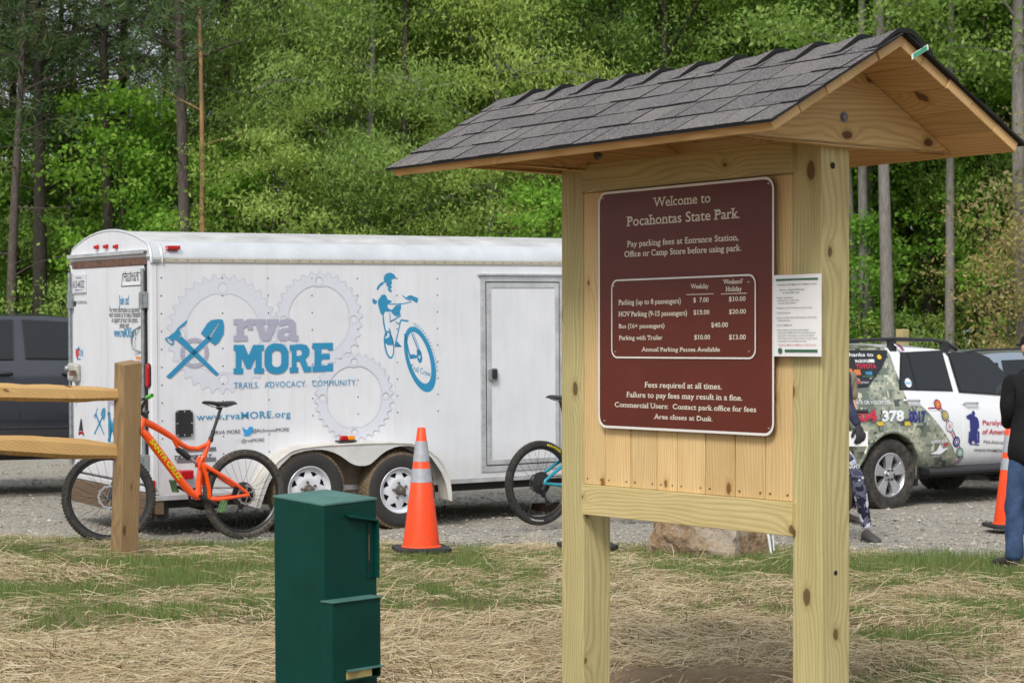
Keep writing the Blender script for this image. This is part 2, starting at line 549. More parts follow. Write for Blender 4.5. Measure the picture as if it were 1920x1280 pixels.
def straw():
    rnd = random.Random(5); mb = MB(); n = 0; tries = 0
    while n < 78000 and tries < 400000:
        tries += 1
        y = 7.2 + 9.7*(rnd.random()**1.05)
        x = rnd.uniform(-0.285, 0.285)*y + rnd.choice((0, 0, 0, 0, 0, 0, 0, 0, -.9, .9))
        if bare(x, y) and rnd.random() < 0.85: continue
        if y > lot_edge(x) + 0.15 + 0.25*rnd.random()*rnd.random(): continue
        dens = 0.42 + 0.75*noise.noise((x*1.1+9, y*1.6, 2)) - 0.35*patch(x, y) + 0.35*sstep(11, 9.3, y)
        if rnd.random() > dens: continue
        ln = 0.03 + 0.22*rnd.random()**1.7; wd = rnd.uniform(0.0012, 0.0033)
        base = noise.noise((x*0.9, y*0.9, 11))*2.2 + rnd.gauss(0, 0.75)
        d = Vector((cos(base), sin(base)*0.9, 0))
        sd = Vector((-d.y, d.x, 0))*wd
        z = rough_z(x, y) + rnd.random()**2*0.035 + 0.003
        tilt = rnd.gauss(0, 0.13)
        if rnd.random() < 0.03: tilt = rnd.uniform(0.3, 1.1); ln *= .7
        sag = rnd.uniform(0, 0.02); bow = rnd.gauss(0, 0.1)*ln
        c = Vector((x, y, z))
        hl = ln/2
        lift = abs(tilt)*hl
        p0 = c - d*hl + Vector((0,0,-tilt*hl + lift)); p2 = c + d*hl + Vector((0,0,tilt*hl + lift))
        p1 = (p0+p2)/2 + Vector((0,0,sag)) + Vector((-d.y, d.x, 0))*bow
        up = Vector((0,0,wd*0.8))
        mb.add([p0-sd, p0+sd+up, p1+sd+up, p1-sd, p2+sd*.6+up, p2-sd*.6], [(0,1,2,3),(3,2,4,5)])
        n += 1
    o = mb.build("straw_mulch", M_straw, fixn=False)
    tag(o, "dry tan straw mulch strewn over the new grass strip", "straw", kind='stuff')
straw()
def grass():
    rnd = random.Random(6); mb = MB(); n = 0; tries = 0
    while n < 125000 and tries < 600000:
        tries += 1
        y = 8.3 + 8.8*rnd.random()
        x = rnd.uniform(-0.285, 0.285)*y + rnd.choice((0, 0, 0, 0, 0, 0, 0, 0, -.9, .9))
        if bare(x, y) and rnd.random() < .9: continue
        e = lot_edge(x)
        if y > e + 0.1 and rnd.random() > 0.08*(1 if y < e+0.8 else 0): continue
        g = patch(x, y)*(0.55+0.6*max(0, noise.noise((x*3.3, y*5.1, 21))+0.35))
        if rnd.random() > 0.06 + 0.94*g: continue
        for k in range(2):
            xx, yy = x+rnd.gauss(0,.02), y+rnd.gauss(0,.02)
            h = rnd.uniform(0.02, 0.065)*(1+0.4*g); wd = rnd.uniform(0.001, 0.0022)
            a = rnd.random()*6.28; ln = rnd.gauss(0, 0.4)
            d = Vector((cos(a), sin(a), 0)); b = Vector((xx, yy, rough_z(xx, yy)-0.004))
            s = Vector((-d.y, d.x, 0))*wd
            m_ = b + Vector((0,0,h*.6)) + d*h*ln*0.35; tp = b + Vector((0,0,h)) + d*h*ln
            mb.add([b-s, b+s, m_+s*.8, m_-s*.8, tp], [(0,1,2,3),(3,2,4)])
            n += 1
    o = mb.build("new_grass", M_grass, fixn=False)
    tag(o, "sparse bright green new grass growing through the straw", "grass", kind='stuff')
grass()
# loose soil dug up round the kiosk posts
def soil_heap(name, cx, cy, rx, ry, h, label, seed):
    nx, ny = 46, 30; mb = MB(); v = []; f = []
    for j in range(ny+1):
        for i in range(nx+1):
            a, b = i/nx*2-1, j/ny*2-1
            x, y = cx+a*rx, cy+b*ry
            e = max(0, 1-(a*a+b*b))
            q = 0.5+0.5*noise.noise((x*3.1+seed, y*3.1, 1)); cl = noise.noise((x*13, y*13, seed)); c2 = noise.noise((x*31, y*31, seed))
            z = rough_z(x, y) - 0.02 + h*(e**0.6)*(0.35+0.9*q) + (0.03*abs(cl)+0.015*c2)*min(1, e*4)
            v.append((x, y, z))
    for j in range(ny):
        for i in range(nx): f.append((j*(nx+1)+i, j*(nx+1)+i+1, (j+1)*(nx+1)+i+1, (j+1)*(nx+1)+i))
    mb.add(v, f)
    o = mb.build(name, M_soil, smooth=25)
    tag(o, label, "soil", kind='stuff')
soil_heap("loose_soil", 0.88, 9.05, 0.62, 0.42, 0.085, "brown loose soil heaped behind the kiosk posts", 3)
soil_heap("loose_soil", -2.72, 14.6, 0.45, 0.25, 0.045, "low ridge of loose soil beside the fence post", 9)

# ================================================================== KIOSK
W_post  = wood("post_wood",  lin(194,182,132), lin(148,133,84), lin(104,72,44), 2, 30, 0.7)
W_rail  = wood("rail_wood",  lin(198,183,134), lin(154,136,86), lin(96,66,40), 0, 34, 0.7)
W_board = wood("board_wood", lin(222,194,142), lin(184,148,94), lin(140,82,44), 2, 34, 0.6)
W_deck  = wood("deck_wood",  lin(216,184,132), lin(176,136,86), lin(98,60,34), 0, 36, 0.45)
W_gable = wood("gable_wood", lin(214,186,134), lin(168,134,84), lin(84,56,36), 1, 32, 0.5)
W_gap_shade = wood('shaded_backing', lin(120,92,60), lin(90,66,42), lin(60,40,26), 2, 34, 0.2)  # dark brown that stands in for shade between the boards
M_bolt = plain("galvanised_bolt", (0.22,0.22,0.23,1), 0.5, 0.8)
M_nail = plain("nail_head", (0.2,0.14,0.08,1), 0.5, 0.6)
M_hole = plain("bolt_hole", (0.02,0.014,0.008,1), 0.9)
A_, KX, KY = 0.6478, 1.0662, 6.8852
MK = Matrix.Translation((KX, KY, 0)) @ Matrix.Rotation(-(pi/2 - A_), 4, 'Z')
PW, KL = 0.14, 1.298
ZR, ZE, RH = 2.655, 2.325, 0.606
kiosk = thing("information_kiosk", "pale timber notice kiosk on two square posts under a small shingled gable roof", "kiosk", MK)
def kgz(x, y):
    p = MK @ Vector((x, y, 0)); return rough_z(p.x, p.y)
RIDGE_Y = PW/2
for x0 in (-PW, -KL-PW):
    mb = MB(); mb.box(x0, x0+PW, 0, PW, kgz(x0, 0)-0.12, ZE-0.005)
    p = mb.build("post", W_post, kiosk, bevel=0.005)
    b = MB()
    # plugged bolt holes in the end faces and front
    if x0 == -PW:
        for (yy, zz, r) in ((0.055, 2.225, 0.012), (0.07, 0.815, 0.009)):
            b = MB(); b.lathe([(0, 0.0006), (r, 0.0006), (r, -0.004)], 14, 'x', Matrix.Translation((0.0, yy, zz)))
            b.build("bolt_hole", M_hole, p)
mb = MB(); mb.box(-KL+0.002, -PW-0.002, 0.0195, 0.024, 1.06, 2.20); mb.build('gap_shade_sheet', W_gap_shade, kiosk)  # added dark sheet: stops light through the board gaps, so they read dark
# rails (let into the post fronts)
KS = plane_map(MK, 1, -0.02)
mb = MB(); mb.box(-KL+0.012, -PW+0.016, -0.02, 0.019, 2.205, 2.315); mb.build("rail", W_rail, kiosk, bevel=0.003)
mb = MB(); mb.box(-KL+0.012, -PW+0.016, -0.02, 0.019, 0.937, 1.055); mb.build("rail", W_rail, kiosk, bevel=0.003)
# backboards
KB = plane_map(MK, 1, 0.0)
edges = [-KL+0.001] + [KB(px, 900).x for px in (1134, 1182, 1231, 1269, 1322, 1377, 1434)] + [-PW+0.0]
rb = random.Random(4)
for i in range(8):
    mb = MB(); mb.box(edges[i]+0.0022, edges[i+1]-0.0022, 0.0+rb.uniform(0, 0.004), 0.019, 1.056, 2.204)
    bd = mb.build("backboard", W_board, kiosk, bevel=0.002)
    for xx in (edges[i]+0.025, edges[i+1]-0.025):
        nb = MB(); nb.lathe([(0, -0.0012), (0.0035, -0.0012), (0.004, 0.003)], 8, 'y', Matrix.Translation((xx, 0.0, 1.078)))
        nb.build("nail_head", M_nail, bd, fixn=False)
# carved-out knots / gouge on the left post is left to the wood grain
# roof deck: five planks each side
sl = Vector((0, -RH, ZE-ZR)).normalized()      # down the front slope (y, z)
SLN = sqrt(RH**2 + (ZR-ZE)**2)
XL, XR = -1.861, 0.300
RTOP = Vector((0, RIDGE_Y, ZR))
def slope_pt(side, s, t, x):
    """side -1 front, +1 back; s along slope from the ridge, t above the deck's upper face"""
    dy, dz = side*RH/SLN, (ZE-ZR)/SLN
    ny, nz = side*(ZR-ZE)/SLN, RH/SLN
    return Vector((x, RIDGE_Y + dy*s + ny*t, ZR - 0.01 + dz*s + nz*t))
NPL = 5; pw_ = SLN/NPL
for side in (-1, 1):
    for k in range(NPL):
        s0, s1 = k*pw_ + 0.001, (k+1)*pw_ - 0.001
        jx = rb.uniform(-0.006, 0.004)
        pts = [slope_pt(side, s0 if k else -0.0, 0, 0), slope_pt(side, s1, 0, 0), slope_pt(side, s1, -0.036, 0), slope_pt(side, s0 if k else 0.02, -0.036, 0)]
        mb = MB(); mb.prism([(p.y, p.z) for p in pts], XL, XR+jx, 0)
        mb.build("roof_plank", W_deck, kiosk, bevel=0.0025)
# gable boards on the outer faces of the posts and on the inner side of the left post
for (xa, xb) in ((0.001, 0.038), (-KL-PW-0.038, -KL-PW-0.001), (-KL+0.001, -KL+0.038)):
    zb = ZE - 0.025
    def under(side, s): return slope_pt(side, s, -0.038, 0)
    e1, e2, ap = under(-1, SLN-0.03), under(1, SLN-0.03), under(1, 0.022)
    poly = [(e1.y, max(zb, e1.z-0.01)), (RIDGE_Y-0.33, zb-0.006), (RIDGE_Y, zb-0.012), (RIDGE_Y+0.33, zb-0.006), (e2.y, max(zb, e2.z-0.01)), (e2.y, e2.z), (ap.y, ap.z), (e1.y, e1.z)]
    # one board of the full length below, one peak piece above
    mb = MB(); mb.prism(poly, xa, xb, 0); mb.build("gable_board", W_gable, kiosk, bevel=0.002)
for (xx, yy, zz, sgn) in ((0.039, 0.07, 2.39, 1), (-KL+0.039, 0.04, 2.355, 1)):
    mb = MB(); mb.lathe([(0, 0.008*sgn), (0.012, 0.007*sgn), (0.013, 0.001*sgn), (0.019, 0.001*sgn), (0.019, -0.001*sgn)], 14, 'x', Matrix.Translation((xx, yy, zz)))
    if xx < -1: mb.tube([(xx, yy, zz), (xx+0.03, yy, zz)], 0.006, 8)
    mb.build("carriage_bolt", M_bolt, kiosk, smooth=40)
# eave trim board under the front and back eaves
# shingles
def shingle_mat():
    t = NT("asphalt_shingle")
    co = t.coord("Object")
    g = t.n("NewGeometry")
    base = t.ramp(g.outputs["Random Per Island"], [(0, (0.052,0.046,0.049)), (0.4, (0.075,0.067,0.07)), (0.75, (0.10,0.091,0.09)), (1, (0.135,0.125,0.11))])
    gr = t.noise(co, 230, 3, 0.85)
    c = t.mix(t.ramp(gr, [(0.5, (0,0,0,1)), (0.62, (1,1,1,1))]), base, (0.42,0.39,0.37,1))
    c = t.mix(t.ramp(gr, [(0.34, (1,1,1,1)), (0.44, (0,0,0,1))]), c, (0.015,0.014,0.015,1))
    c = t.mix(t.math('MULTIPLY', t.noise(co, 9, 4, 0.6), 0.35), c, (0.12,0.11,0.115,1))
    t.bump(gr, 0.6, 0.004)
    return t.set(c, 0.95, 0, 0.2)
M_shingle = shingle_mat()
M_felt = plain("shingle_edge", (0.012,0.012,0.013,1), 0.9)
def shingles():
    mb = MB(); eb = MB(); rnd = random.Random(12)
    ex = 0.136
    for side in (-1, 1):
        for k in range(6):
            sb = SLN + 0.018 - k*ex            # lower edge
            st = max(0.012, sb - ex*1.5)
            if sb < 0.03: continue
            x = XL - 0.016 - rnd.uniform(0, .15)
            while x < XR + 0.016:
                wd = rnd.choice((0.1, 0.14, 0.17, 0.2, 0.13))
                xa, xb = max(x, XL-0.016), min(x+wd-0.006, XR+0.02)
                x += wd
                if xb - xa < 0.02: continue
                lam = rnd.random() < 0.5
                tl = 0.0110 + (0.0030 if lam else 0) + rnd.uniform(-0.0006, 0.0008)
                sb2 = sb + rnd.uniform(-0.0012, 0.0012)
                bow = rnd.uniform(-0.0005, 0.001)
                xm = (xa+xb)/2
                top = [slope_pt(side, sb2, tl, xa), slope_pt(side, sb2, tl+bow, xm), slope_pt(side, sb2, tl, xb), slope_pt(side, st, 0.006, xb), slope_pt(side, st, 0.006, xa)]
                bot = [slope_pt(side, sb2-0.001, 0.002, xa), slope_pt(side, sb2-0.001, 0.002, xm), slope_pt(side, sb2-0.001, 0.002, xb)]
                mb.add(top, [(0,1,2,3,4)])
                mb.add([top[0], top[1], top[2], bot[0], bot[1], bot[2], top[3], top[4]], [(0,3,4,1),(1,4,5,2),(2,5,6),(0,7,3)], 1)
        # drip edge felt under the first course
        q = [slope_pt(side, SLN+0.02, 0.0035, XL-0.018), slope_pt(side, SLN+0.02, 0.0035, XR+0.02), slope_pt(side, 0.01, 0.0035, XR+0.02), slope_pt(side, 0.01, 0.0035, XL-0.018)]
        q2 = [slope_pt(side, SLN+0.02, 0.0005, XL-0.018), slope_pt(side, SLN+0.02, 0.0005, XR+0.02), slope_pt(side, 0.01, 0.0005, XR+0.02), slope_pt(side, 0.01, 0.0005, XL-0.018)]
        mb.add(q+q2, [(0,1,2,3),(4,7,6,5),(0,4,5,1),(1,5,6,2),(3,7,4,0)], 1)
    # ridge caps, each lapping over the next
    x = XL - 0.02; i = 0
    while x < XR:
        ln = 0.205 + rnd.uniform(-0.012, 0.012)
        if x + ln > XR - 0.06: ln = XR + 0.02 - x
        wv = 0.135 + rnd.uniform(-0.006, 0.01)
        rows = []
        for xx, lift in ((x-0.03, 0.010), (x+ln*0.5, 0.016), (x+ln, 0.032)):
            row = []
            for q in (-1, -0.6, -0.22, -0.07, 0.07, 0.22, 0.6, 1):
                side = -1 if q < 0 else 1
                s = abs(q)*wv
                p = slope_pt(side, s, lift*(1-0.35*abs(q)), xx)
                if abs(q) < 0.1: p.z -= 0.006
                row.append(p)
            rows.append(row)
        v = [p for r in rows for p in r]; n = 8; f = []
        for j in range(2):
            for a in range(n-1): f.append((j*n+a, j*n+a+1, (j+1)*n+a+1, (j+1)*n+a))
        mb.add(v, f)
        last = rows[-1]
        low = [p - Vector((0.002, 0, 0.016)) for p in last]
        mb.add(last+low, [(a, a+1, n+a+1, n+a) for a in range(n-1)], 1)
        for e in (0, n-1):
            ed = [r[e] for r in rows]; lo = [p - Vector((0,0,0.012)) for p in ed]
            mb.add(ed+lo, [(0,1,4,3),(1,2,5,4)], 1)
        x += ln; i += 1
    o = mb.build("shingles", [M_shingle, M_felt], kiosk, fixn=False)
shingles()
# lumber tag stapled under the peak
tb = MB(); c0 = slope_pt(1, 0.1, -0.02, XR+0.006)
q = [c0+Vector((0.0,-0.033,-0.019)), c0+Vector((0.02,0.028,0.019)), c0+Vector((0.02,0.025,0.037)), c0+Vector((0,-0.036,-0.001))]
M_tag = plain("green_tag", lin(60,150,118), 0.5); M_white = plain("white_paper", (0.8,0.8,0.8,1), 0.6, var=0.02)
tb.add(q, [(0,1,2,3)])
tg = tb.build("lumber_tag", M_white, kiosk, fixn=False)
mid = [sum((p for p in q), Vector())/4 + (p - sum((p for p in q), Vector())/4)*0.8 + Vector((0.002,-0.0005,0)) for p in q]
tb = MB(); tb.add(mid, [(0,1,2,3)]); tb.build("label_print", M_tag, tg, fixn=False)

# ------------------------------------------------------------------ the brown fee sign
def sign_brown():
    t = NT("sign_brown"); co = t.coord("Object")
    nz = t.noise(co, 5, 4, 0.6)
    c = t.ramp(nz, [(0.3, (0.105,0.020,0.011)), (0.7, (0.125,0.025,0.014))])
    r = t.math('MULTIPLY_ADD', t.noise(co, 14, 4, 0.6), 0.12, 0.28)
    return t.set(c, r, 0, 0.3)
M_brown = sign_brown()
M_cream = plain("sign_lettering", (0.72,0.67,0.56,1), 0.5, var=0.03)
M_rim = plain("sign_border", (0.74,0.72,0.68,1), 0.45, var=0.04)
sign = thing("fee_sign", "brown welcome and parking fee sign screwed onto the kiosk boards", "sign", MK)
SY = -0.0215
SP = plane_map(MK, 1, SY-0.004)
sx0, sx1, sz0, sz1 = -1.174, -0.2047, 1.2835, 2.199
o_ = rrect(sx0, sx1, sz0, sz1, 0.045, 6); i_ = rrect(sx0+0.009, sx1-0.009, sz0+0.009, sz1-0.009, 0.038, 6)
mb = MB(); mb.prism(o_, SY, SY-0.003, 1); panel = mb.build("sign_panel", M_brown, sign)
a = Art(); a.loops([o_, i_]); a.build("sign_border", M_rim, panel, lambda p, q: (p, SY-0.0042, q))
def s7(x, y): return SP(1080 + x/2.5098, 320 + y/2.5098)
LET = Art()
def ln7(s, x0, y0, x1, y1, ct, bold=0.010, serif=0.095):
    p, q, c = s7(x0, y0), s7(x1, y1), s7(x0, ct)
    LET.text(s, p.x, q.x, (p.z+q.z)/2, (c.z-p.z)*1.0, bold, serif)
ln7("Welcome to", 362,168, 633,152, 122, 0.006)
ln7("Pocahontas State Park", 238,260, 770,224, 212, 0.006)
LET.build("welcome_lettering", M_cream, sign, lambda p, q: (p, SY-0.0044, q)); LET = Art()
ln7("Pay parking fees at Entrance Station,", 240,358, 765,328, 329)
ln7("Office or Camp Store before using park.", 228,404, 778,379, 375)
LET.build("notice_lettering", M_cream, sign, lambda p, q: (p, SY-0.0044, q)); LET = Art()
ln7("Fees required at all times.", 322,1020, 686,1026, 993)
ln7("Failure to pay fees may result in a fine.", 237,1065, 783,1080, 1039)
ln7("Commercial Users:  Contact park office for fees", 183,1110, 848,1135, 1086)
ln7("Area closes at Dusk", 366,1166, 643,1178, 1143)
LET.build("closing_lettering", M_cream, sign, lambda p, q: (p, SY-0.0044, q))
# price plate
c = [s7(165,512), s7(850,487), s7(848,886), s7(172,882)]
px0, px1 = (c[0].x+c[3].x)/2, (c[1].x+c[2].x)/2; pz1, pz0 = (c[0].z+c[1].z)/2, (c[2].z+c[3].z)/2
PY = SY-0.0032
mb = MB(); mb.prism(rrect(px0, px1, pz0, pz1, 0.035, 6), PY, PY-0.0025, 1)
plate = mb.build("price_plate", M_brown, sign)
a = Art(); a.loops([rrect(px0, px1, pz0, pz1, 0.035, 6), rrect(px0+0.006, px1-0.006, pz0+0.006, pz1-0.006, 0.03, 6)])
a.build("plate_border", M_rim, plate, lambda p, q: (p, PY-0.0036, q))
LET = Art()
ln7("Weekday", 542,555, 626,553, 532); ln7("Weekend/", 695,533, 790,530, 511); ln7("Holiday", 707,568, 783,565, 545)
ln7("Parking (up to 8 passengers)", 202,630, 496,625, 605)
ln7("$  7.00", 555,619, 627,617, 597); ln7("$10.00", 722,614, 801,612, 592)
ln7("HOV Parking (9-15 passengers)", 202,685, 525,681, 661); ln7("$15.00", 556,677, 631,675, 655); ln7("$20.00", 723,673, 803,672, 651)
ln7("Bus (16+ passengers)", 203,741, 419,739, 720); ln7("$40.00", 639,736, 718,735, 713)
ln7("Parking with Trailer", 204,795, 410,795, 774); ln7("$10.00", 559,793, 634,793, 771); ln7("$13.00", 723,793, 802,793, 770)
ln7("Annual Parking Passes Available", 310,848, 680,852, 828)
for (x0, y0, x1, y1) in ((522,583,650,580), (685,580,807,577)):
    p, q = s7(x0, y0), s7(x1, y1); LET.rect(p.x, q.x, p.z-0.0012, p.z+0.0012)
LET.build("price_lettering", M_cream, plate, lambda p, q: (p, PY-0.0038, q))
M_screw = plain("sign_screw", (0.5,0.48,0.45,1), 0.35, 0.9)
for (x, y) in ((127,130), (906,60), (134,1176), (908,1212), (181,543), (815,524), (188,851), (817,851)):
    p = s7(x, y); mb = MB()
    mb.lathe([(0, -0.0045), (0.003, -0.004), (0.0048, 0.001)], 10, 'y', Matrix.Translation((p.x, PY-0.002 if 150 < x < 850 else SY-0.003, p.z)))
    mb.build("screw", M_screw, sign, smooth=40)

# ------------------------------------------------------------------ paper notice
note = thing("paper_notice", "white printed parking payment sheet stapled on the kiosk post beside the brown sign", "notice", MK)
NY = -0.031
NP = plane_map(MK, 1, NY)
c = [NP(1451,515), NP(1541,514), NP(1540,667), NP(1451,669)]
nx0, nx1 = (c[0].x+c[3].x)/2, (c[1].x+c[2].x)/2; nz1, nz0 = (c[0].z+c[1].z)/2, (c[2].z+c[3].z)/2
v = []; f = []
for j in range(9):
    for i in range(7):
        u_, w_ = i/6, j/8
        v.append((nx0+(nx1-nx0)*u_, NY - 0.0022*sin(pi*u_)*(0.4+w_) , nz0+(nz1-nz0)*w_))
for j in range(8):
    for i in range(6): f.append((j*7+i, j*7+i+1, (j+1)*7+i+1, (j+1)*7+i))
mb = MB(); mb.add(v, f); sheet_ = mb.build("sheet", M_white, note, smooth=60, fixn=False)
M_ink = plain("black_ink", (0.03,0.03,0.035,1), 0.6); M_inkr = plain("red_ink", lin(190,40,70), 0.6); M_inkg = plain("green_ink", lin(40,96,70), 0.6)
NW, NH = nx1-nx0, nz1-nz0
LN = Art()
def nl(s, a0, a1, t, cap, mi=0, bold=0.004):
    LN.text(s, nx0+NW*a0, nx0+NW*a1, nz1-NH*t, NH*cap, bold, mi=mi)
LN.rect(nx0+NW*.06, nx0+NW*.94, nz1-NH*.07, nz1-NH*.048, 2)
nl("PARKING PAYMENT BY CREDIT CARD", .1, .92, .128, .016)
nl("Go to:  vasp.fun/Parking", .14, .66, .19, .017); nl("or read QR code", .2, .56, .225, .017)
yy = .285
for s, a1 in (("• Enter requested", .42), ("   information on first two", .55), ("   screens. Click Submit.", .5), ("", 0), ("• Review, Click Proceed to Checkout", .82), ("", 0), ("• Click Checkout", .37), ("", 0), ("• Enter Credit Card Information and Click", .92), ("   Submit Payment", .37), ("", 0), ("• Click COMPLETE", .4), ("", 0), ("• Take Self-Pay Parking Envelope:", .76), ("   write the CODE from the bottom of your", .9), ("   payment verification on the envelope", .87), ("   and follow the instructions to get your", .93), ("   hang tag. Put envelope in slot.", .71)):
    if s:
        nl(s, .06 if s[0] == "•" else .1, a1, yy, .016)
        yy += .0335
    else: yy += .026
nl("Payment Must be Made on Date Used", .11, .9, .865, .018, 1)
LN.rect(nx0+NW*.25, nx0+NW*.93, nz1-NH*.945, nz1-NH*.915, 2)
LN.disc((nx0+NW*.15, nz1-NH*.93), NW*.045, 10, 2)
LN.build("printing", [M_ink, M_inkr, M_inkg], sheet_, lambda p, q: (p, NY-0.0045, q))

# ================================================================== CARGO TRAILER
def frame3(yaw, pitch, roll, loc):
    u = Vector((cos(yaw)*cos(pitch), sin(yaw)*cos(pitch), sin(pitch)))
    t0 = Vector((-sin(yaw), cos(yaw), 0)); v0 = u.cross(t0)
    t = t0*cos(roll) + v0*sin(roll); v = u.cross(t)
    return Matrix(((u.x,t.x,v.x,loc[0]),(u.y,t.y,v.y,loc[1]),(u.z,t.z,v.z,loc[2]),(0,0,0,1)))
MT = frame3(0.5479, 0.0145, 0.0133, (-3.0484, 16.9748, -0.079))
TS = plane_map(MT, 1, 0.0)           # pixel -> near side of the trailer
TR = plane_map(MT, 0, 0.0)           # pixel -> rear of the trailer
def trailer_paint():
    t = NT("trailer_white"); co = t.coord("Object")
    nz = t.noise(co, 2.2, 5, 0.6); st = t.noise(t.coord("Object", (6, 6, 0.5)), 3, 4, 0.6)
    c = t.ramp(nz, [(0.3, (0.66,0.675,0.71)), (0.7, (0.74,0.75,0.78))])
    c = t.mix(t.ramp(st, [(0.48, (0,0,0,1)), (0.78, (0.35,0.35,0.35,1))]), c, (0.56,0.55,0.53,1))
    sep = t.n("SeparateXYZ"); t.l(co, sep.inputs[0])
    dirt = t.math('MULTIPLY', t.ramp(sep.outputs[2], [(0.36, (1,1,1,1)), (0.75, (0,0,0,1))]), t.noise(co, 6, 5, 0.7))
    c = t.mix(t.math('MULTIPLY', dirt, 0.6), c, (0.33,0.28,0.21,1))
    t.bump(t.noise(co, 1.4, 2, 0.5), 0.25, 0.04)
    return t.set(c, t.math('MULTIPLY_ADD', nz, 0.2, 0.25), 0, 0.5)
M_tw = trailer_paint()
M_trim = plain("aluminium_trim", (0.60,0.61,0.62,1), 0.42, 0.55, 0.2, 6)
M_cove = plain("cove_metal", (0.74,0.75,0.76,1), 0.3, 0.55, 0.1, 3)
M_roofw = plain("dusty_roof", (0.52,0.51,0.5,1), 0.6, 0.2, 0.25, 3)
M_rubber = plain("rubber_seal", (0.022,0.021,0.022,1), 0.8)
M_rust = plain("rusty_steel", (0.16,0.085,0.06,1), 0.85, 0.2, 0.4, 20)
M_galv = plain("galvanised", (0.3,0.33,0.34,1), 0.5, 0.6, 0.25, 25)
M_redlens = plain("red_lens", (0.45,0.008,0.012,1), 0.18, 0, 0.1, 8)
M_amber = plain("amber_lens", (0.8,0.25,0.01,1), 0.2)
M_blk = plain("black_plastic", (0.02,0.02,0.022,1), 0.45)
M_dark = plain("underbody_steel", (0.03,0.028,0.026,1), 0.8)
TL, TW = 4.9, 2.036
trailer = thing("cargo_trailer", "white enclosed cargo trailer with blue trail crew logos parked behind the orange bicycle", "trailer", MT)
ZB, ZT = 0.375, 2.405
def cove(n=8):
    """section of the roof edge, from the wall top at t=0 inward and up"""
    pts = []
    for k in range(n+1):
        a = pi/2*k/n*0.86
        pts.append((0.15*(1-cos(a))*1.0, ZT + 0.165*sin(a)))
    return pts
cv = cove()
CT, CZ = cv[-1]
APEX = 2.69
def roofline(t):
    q = (t-TW/2)/(TW/2-CT)
    return APEX - (APEX-CZ)*q*q
# body shell
prof = [(0, ZB), (0, ZT)] + [(p[0]+0.004, p[1]-0.004) for p in cv[1:]]
for k in range(1, 12):
    t = CT + (TW-2*CT)*k/12; prof.append((t, roofline(t)-0.004))
prof += [(TW-p[0]-0.004, p[1]-0.004) for p in reversed(cv[1:])] + [(TW, ZT), (TW, ZB)]
mb = MB(); mb.prism(prof, 0.06, TL, 0)
body = mb.build("body", M_tw, trailer)
# roof skin and coves
mb = MB(); top = [(CT + (TW-2*CT)*k/14, ) for k in range(15)]
pts = [(t[0], roofline(t[0])) for t in top]
mb.prism(pts + [(p[0], p[1]-0.012) for p in reversed(pts)], 0.02, TL, 0)
roof = mb.build("roof", M_roofw, trailer, smooth=30)
for side in (0, 1):
    mb = MB(); f = (lambda p: (TW-p[0] if side else p[0]))
    o1 = [(f(p), p[1]) for p in cv]
    out = []
    for p in cv: out.append((f(p) + (0.006 if side else -0.006), p[1]+0.006))
    sec = out + list(reversed(o1))
    mb.prism(sec, 0.0, TL, 0)
    mb.build("roof_cove", M_cove, roof, smooth=50)
    mb = MB(); y0 = TW+0.001 if side else -0.012
    mb.box(0.03, TL, y0, y0+0.011, ZT-0.012, ZT+0.018)
    tr_ = mb.build("cove_trim", plain("dull_gutter", (0.5,0.46,0.36,1), 0.55, 0.4), trailer)
    if side == 0:
        for k in range(46):
            rv = MB(); rv.ball((0.12+0.105*k*1.0, -0.0125, ZT+0.004), 0.005, 6, 4)
            if k == 0: m0 = rv.build("gutter_rivet", plain("rivet_dark", (0.1,0.09,0.08,1), 0.5, 0.5), tr_); 
            else:
                c = m0.copy(); COL.objects.link(c); c.location.x = 0.105*k; c.parent = tr_
# rear frame: header, jambs, sill
mb = MB()
zh = 2.44
head = [p for p in prof if p[1] >= ZT-0.001]
head = [(0.0, zh)] + [(0.0, ZT)] + [(p[0], p[1]) for p in cv[1:]] + [(CT+(TW-2*CT)*k/12, roofline(CT+(TW-2*CT)*k/12)) for k in range(1, 12)] + [(TW-p[0], p[1]) for p in reversed(cv[1:])] + [(TW, ZT), (TW, zh)]
mb.prism(head, -0.005, 0.06, 0)
mb.build("rear_header", M_tw, trailer, smooth=30)
for (y0, y1) in ((0.0, 0.085), (TW-0.085, TW)):
    mb = MB(); mb.box(-0.004, 0.06, y0, y1, ZB+0.02, zh-0.001)
    mb.build("rear_jamb", M_tw, trailer, bevel=0.012)
# corner trim tubes round the rear edge of the roof
mb = MB()
arch = [(0.004, p[0]-0.004, p[1]) for p in [(0.0, ZT-0.02)]+cv] + [(0.004, CT+(TW-2*CT)*k/12, roofline(CT+(TW-2*CT)*k/12)+0.003) for k in range(1, 12)] + [(0.004, TW-p[0]+0.004, p[1]) for p in reversed([(0.0, ZT-0.02)]+cv)]
mb.tube(arch, 0.014, 8); mb.build("roof_edge_trim", M_cove, trailer, smooth=60)
mb = MB(); mb.tube([(0.10, p[1]-0.012, p[2]) for p in arch[:10]], 0.008, 8); mb.build("cove_end_trim", M_cove, trailer, smooth=60)
mb = MB(); mb.box(0.015, 0.075, -0.018, -0.006, ZT-0.02, ZT+0.01); mb.build("cove_end_plate", M_galv, trailer, bevel=0.004)
# rain gutter and rusty header tube
mb = MB(); mb.box(-0.045, -0.005, 0.06, TW-0.02, 2.487, 2.500); mb.box(-0.045, -0.04, 0.06, TW-0.02, 2.467, 2.487); mb.build("rain_gutter", M_trim, trailer, bevel=0.003)
mb = MB(); mb.box(-0.02, 0.0, 0.09, TW-0.09, 2.372, 2.438); mb.build("header_tube", M_rust, trailer, bevel=0.004)
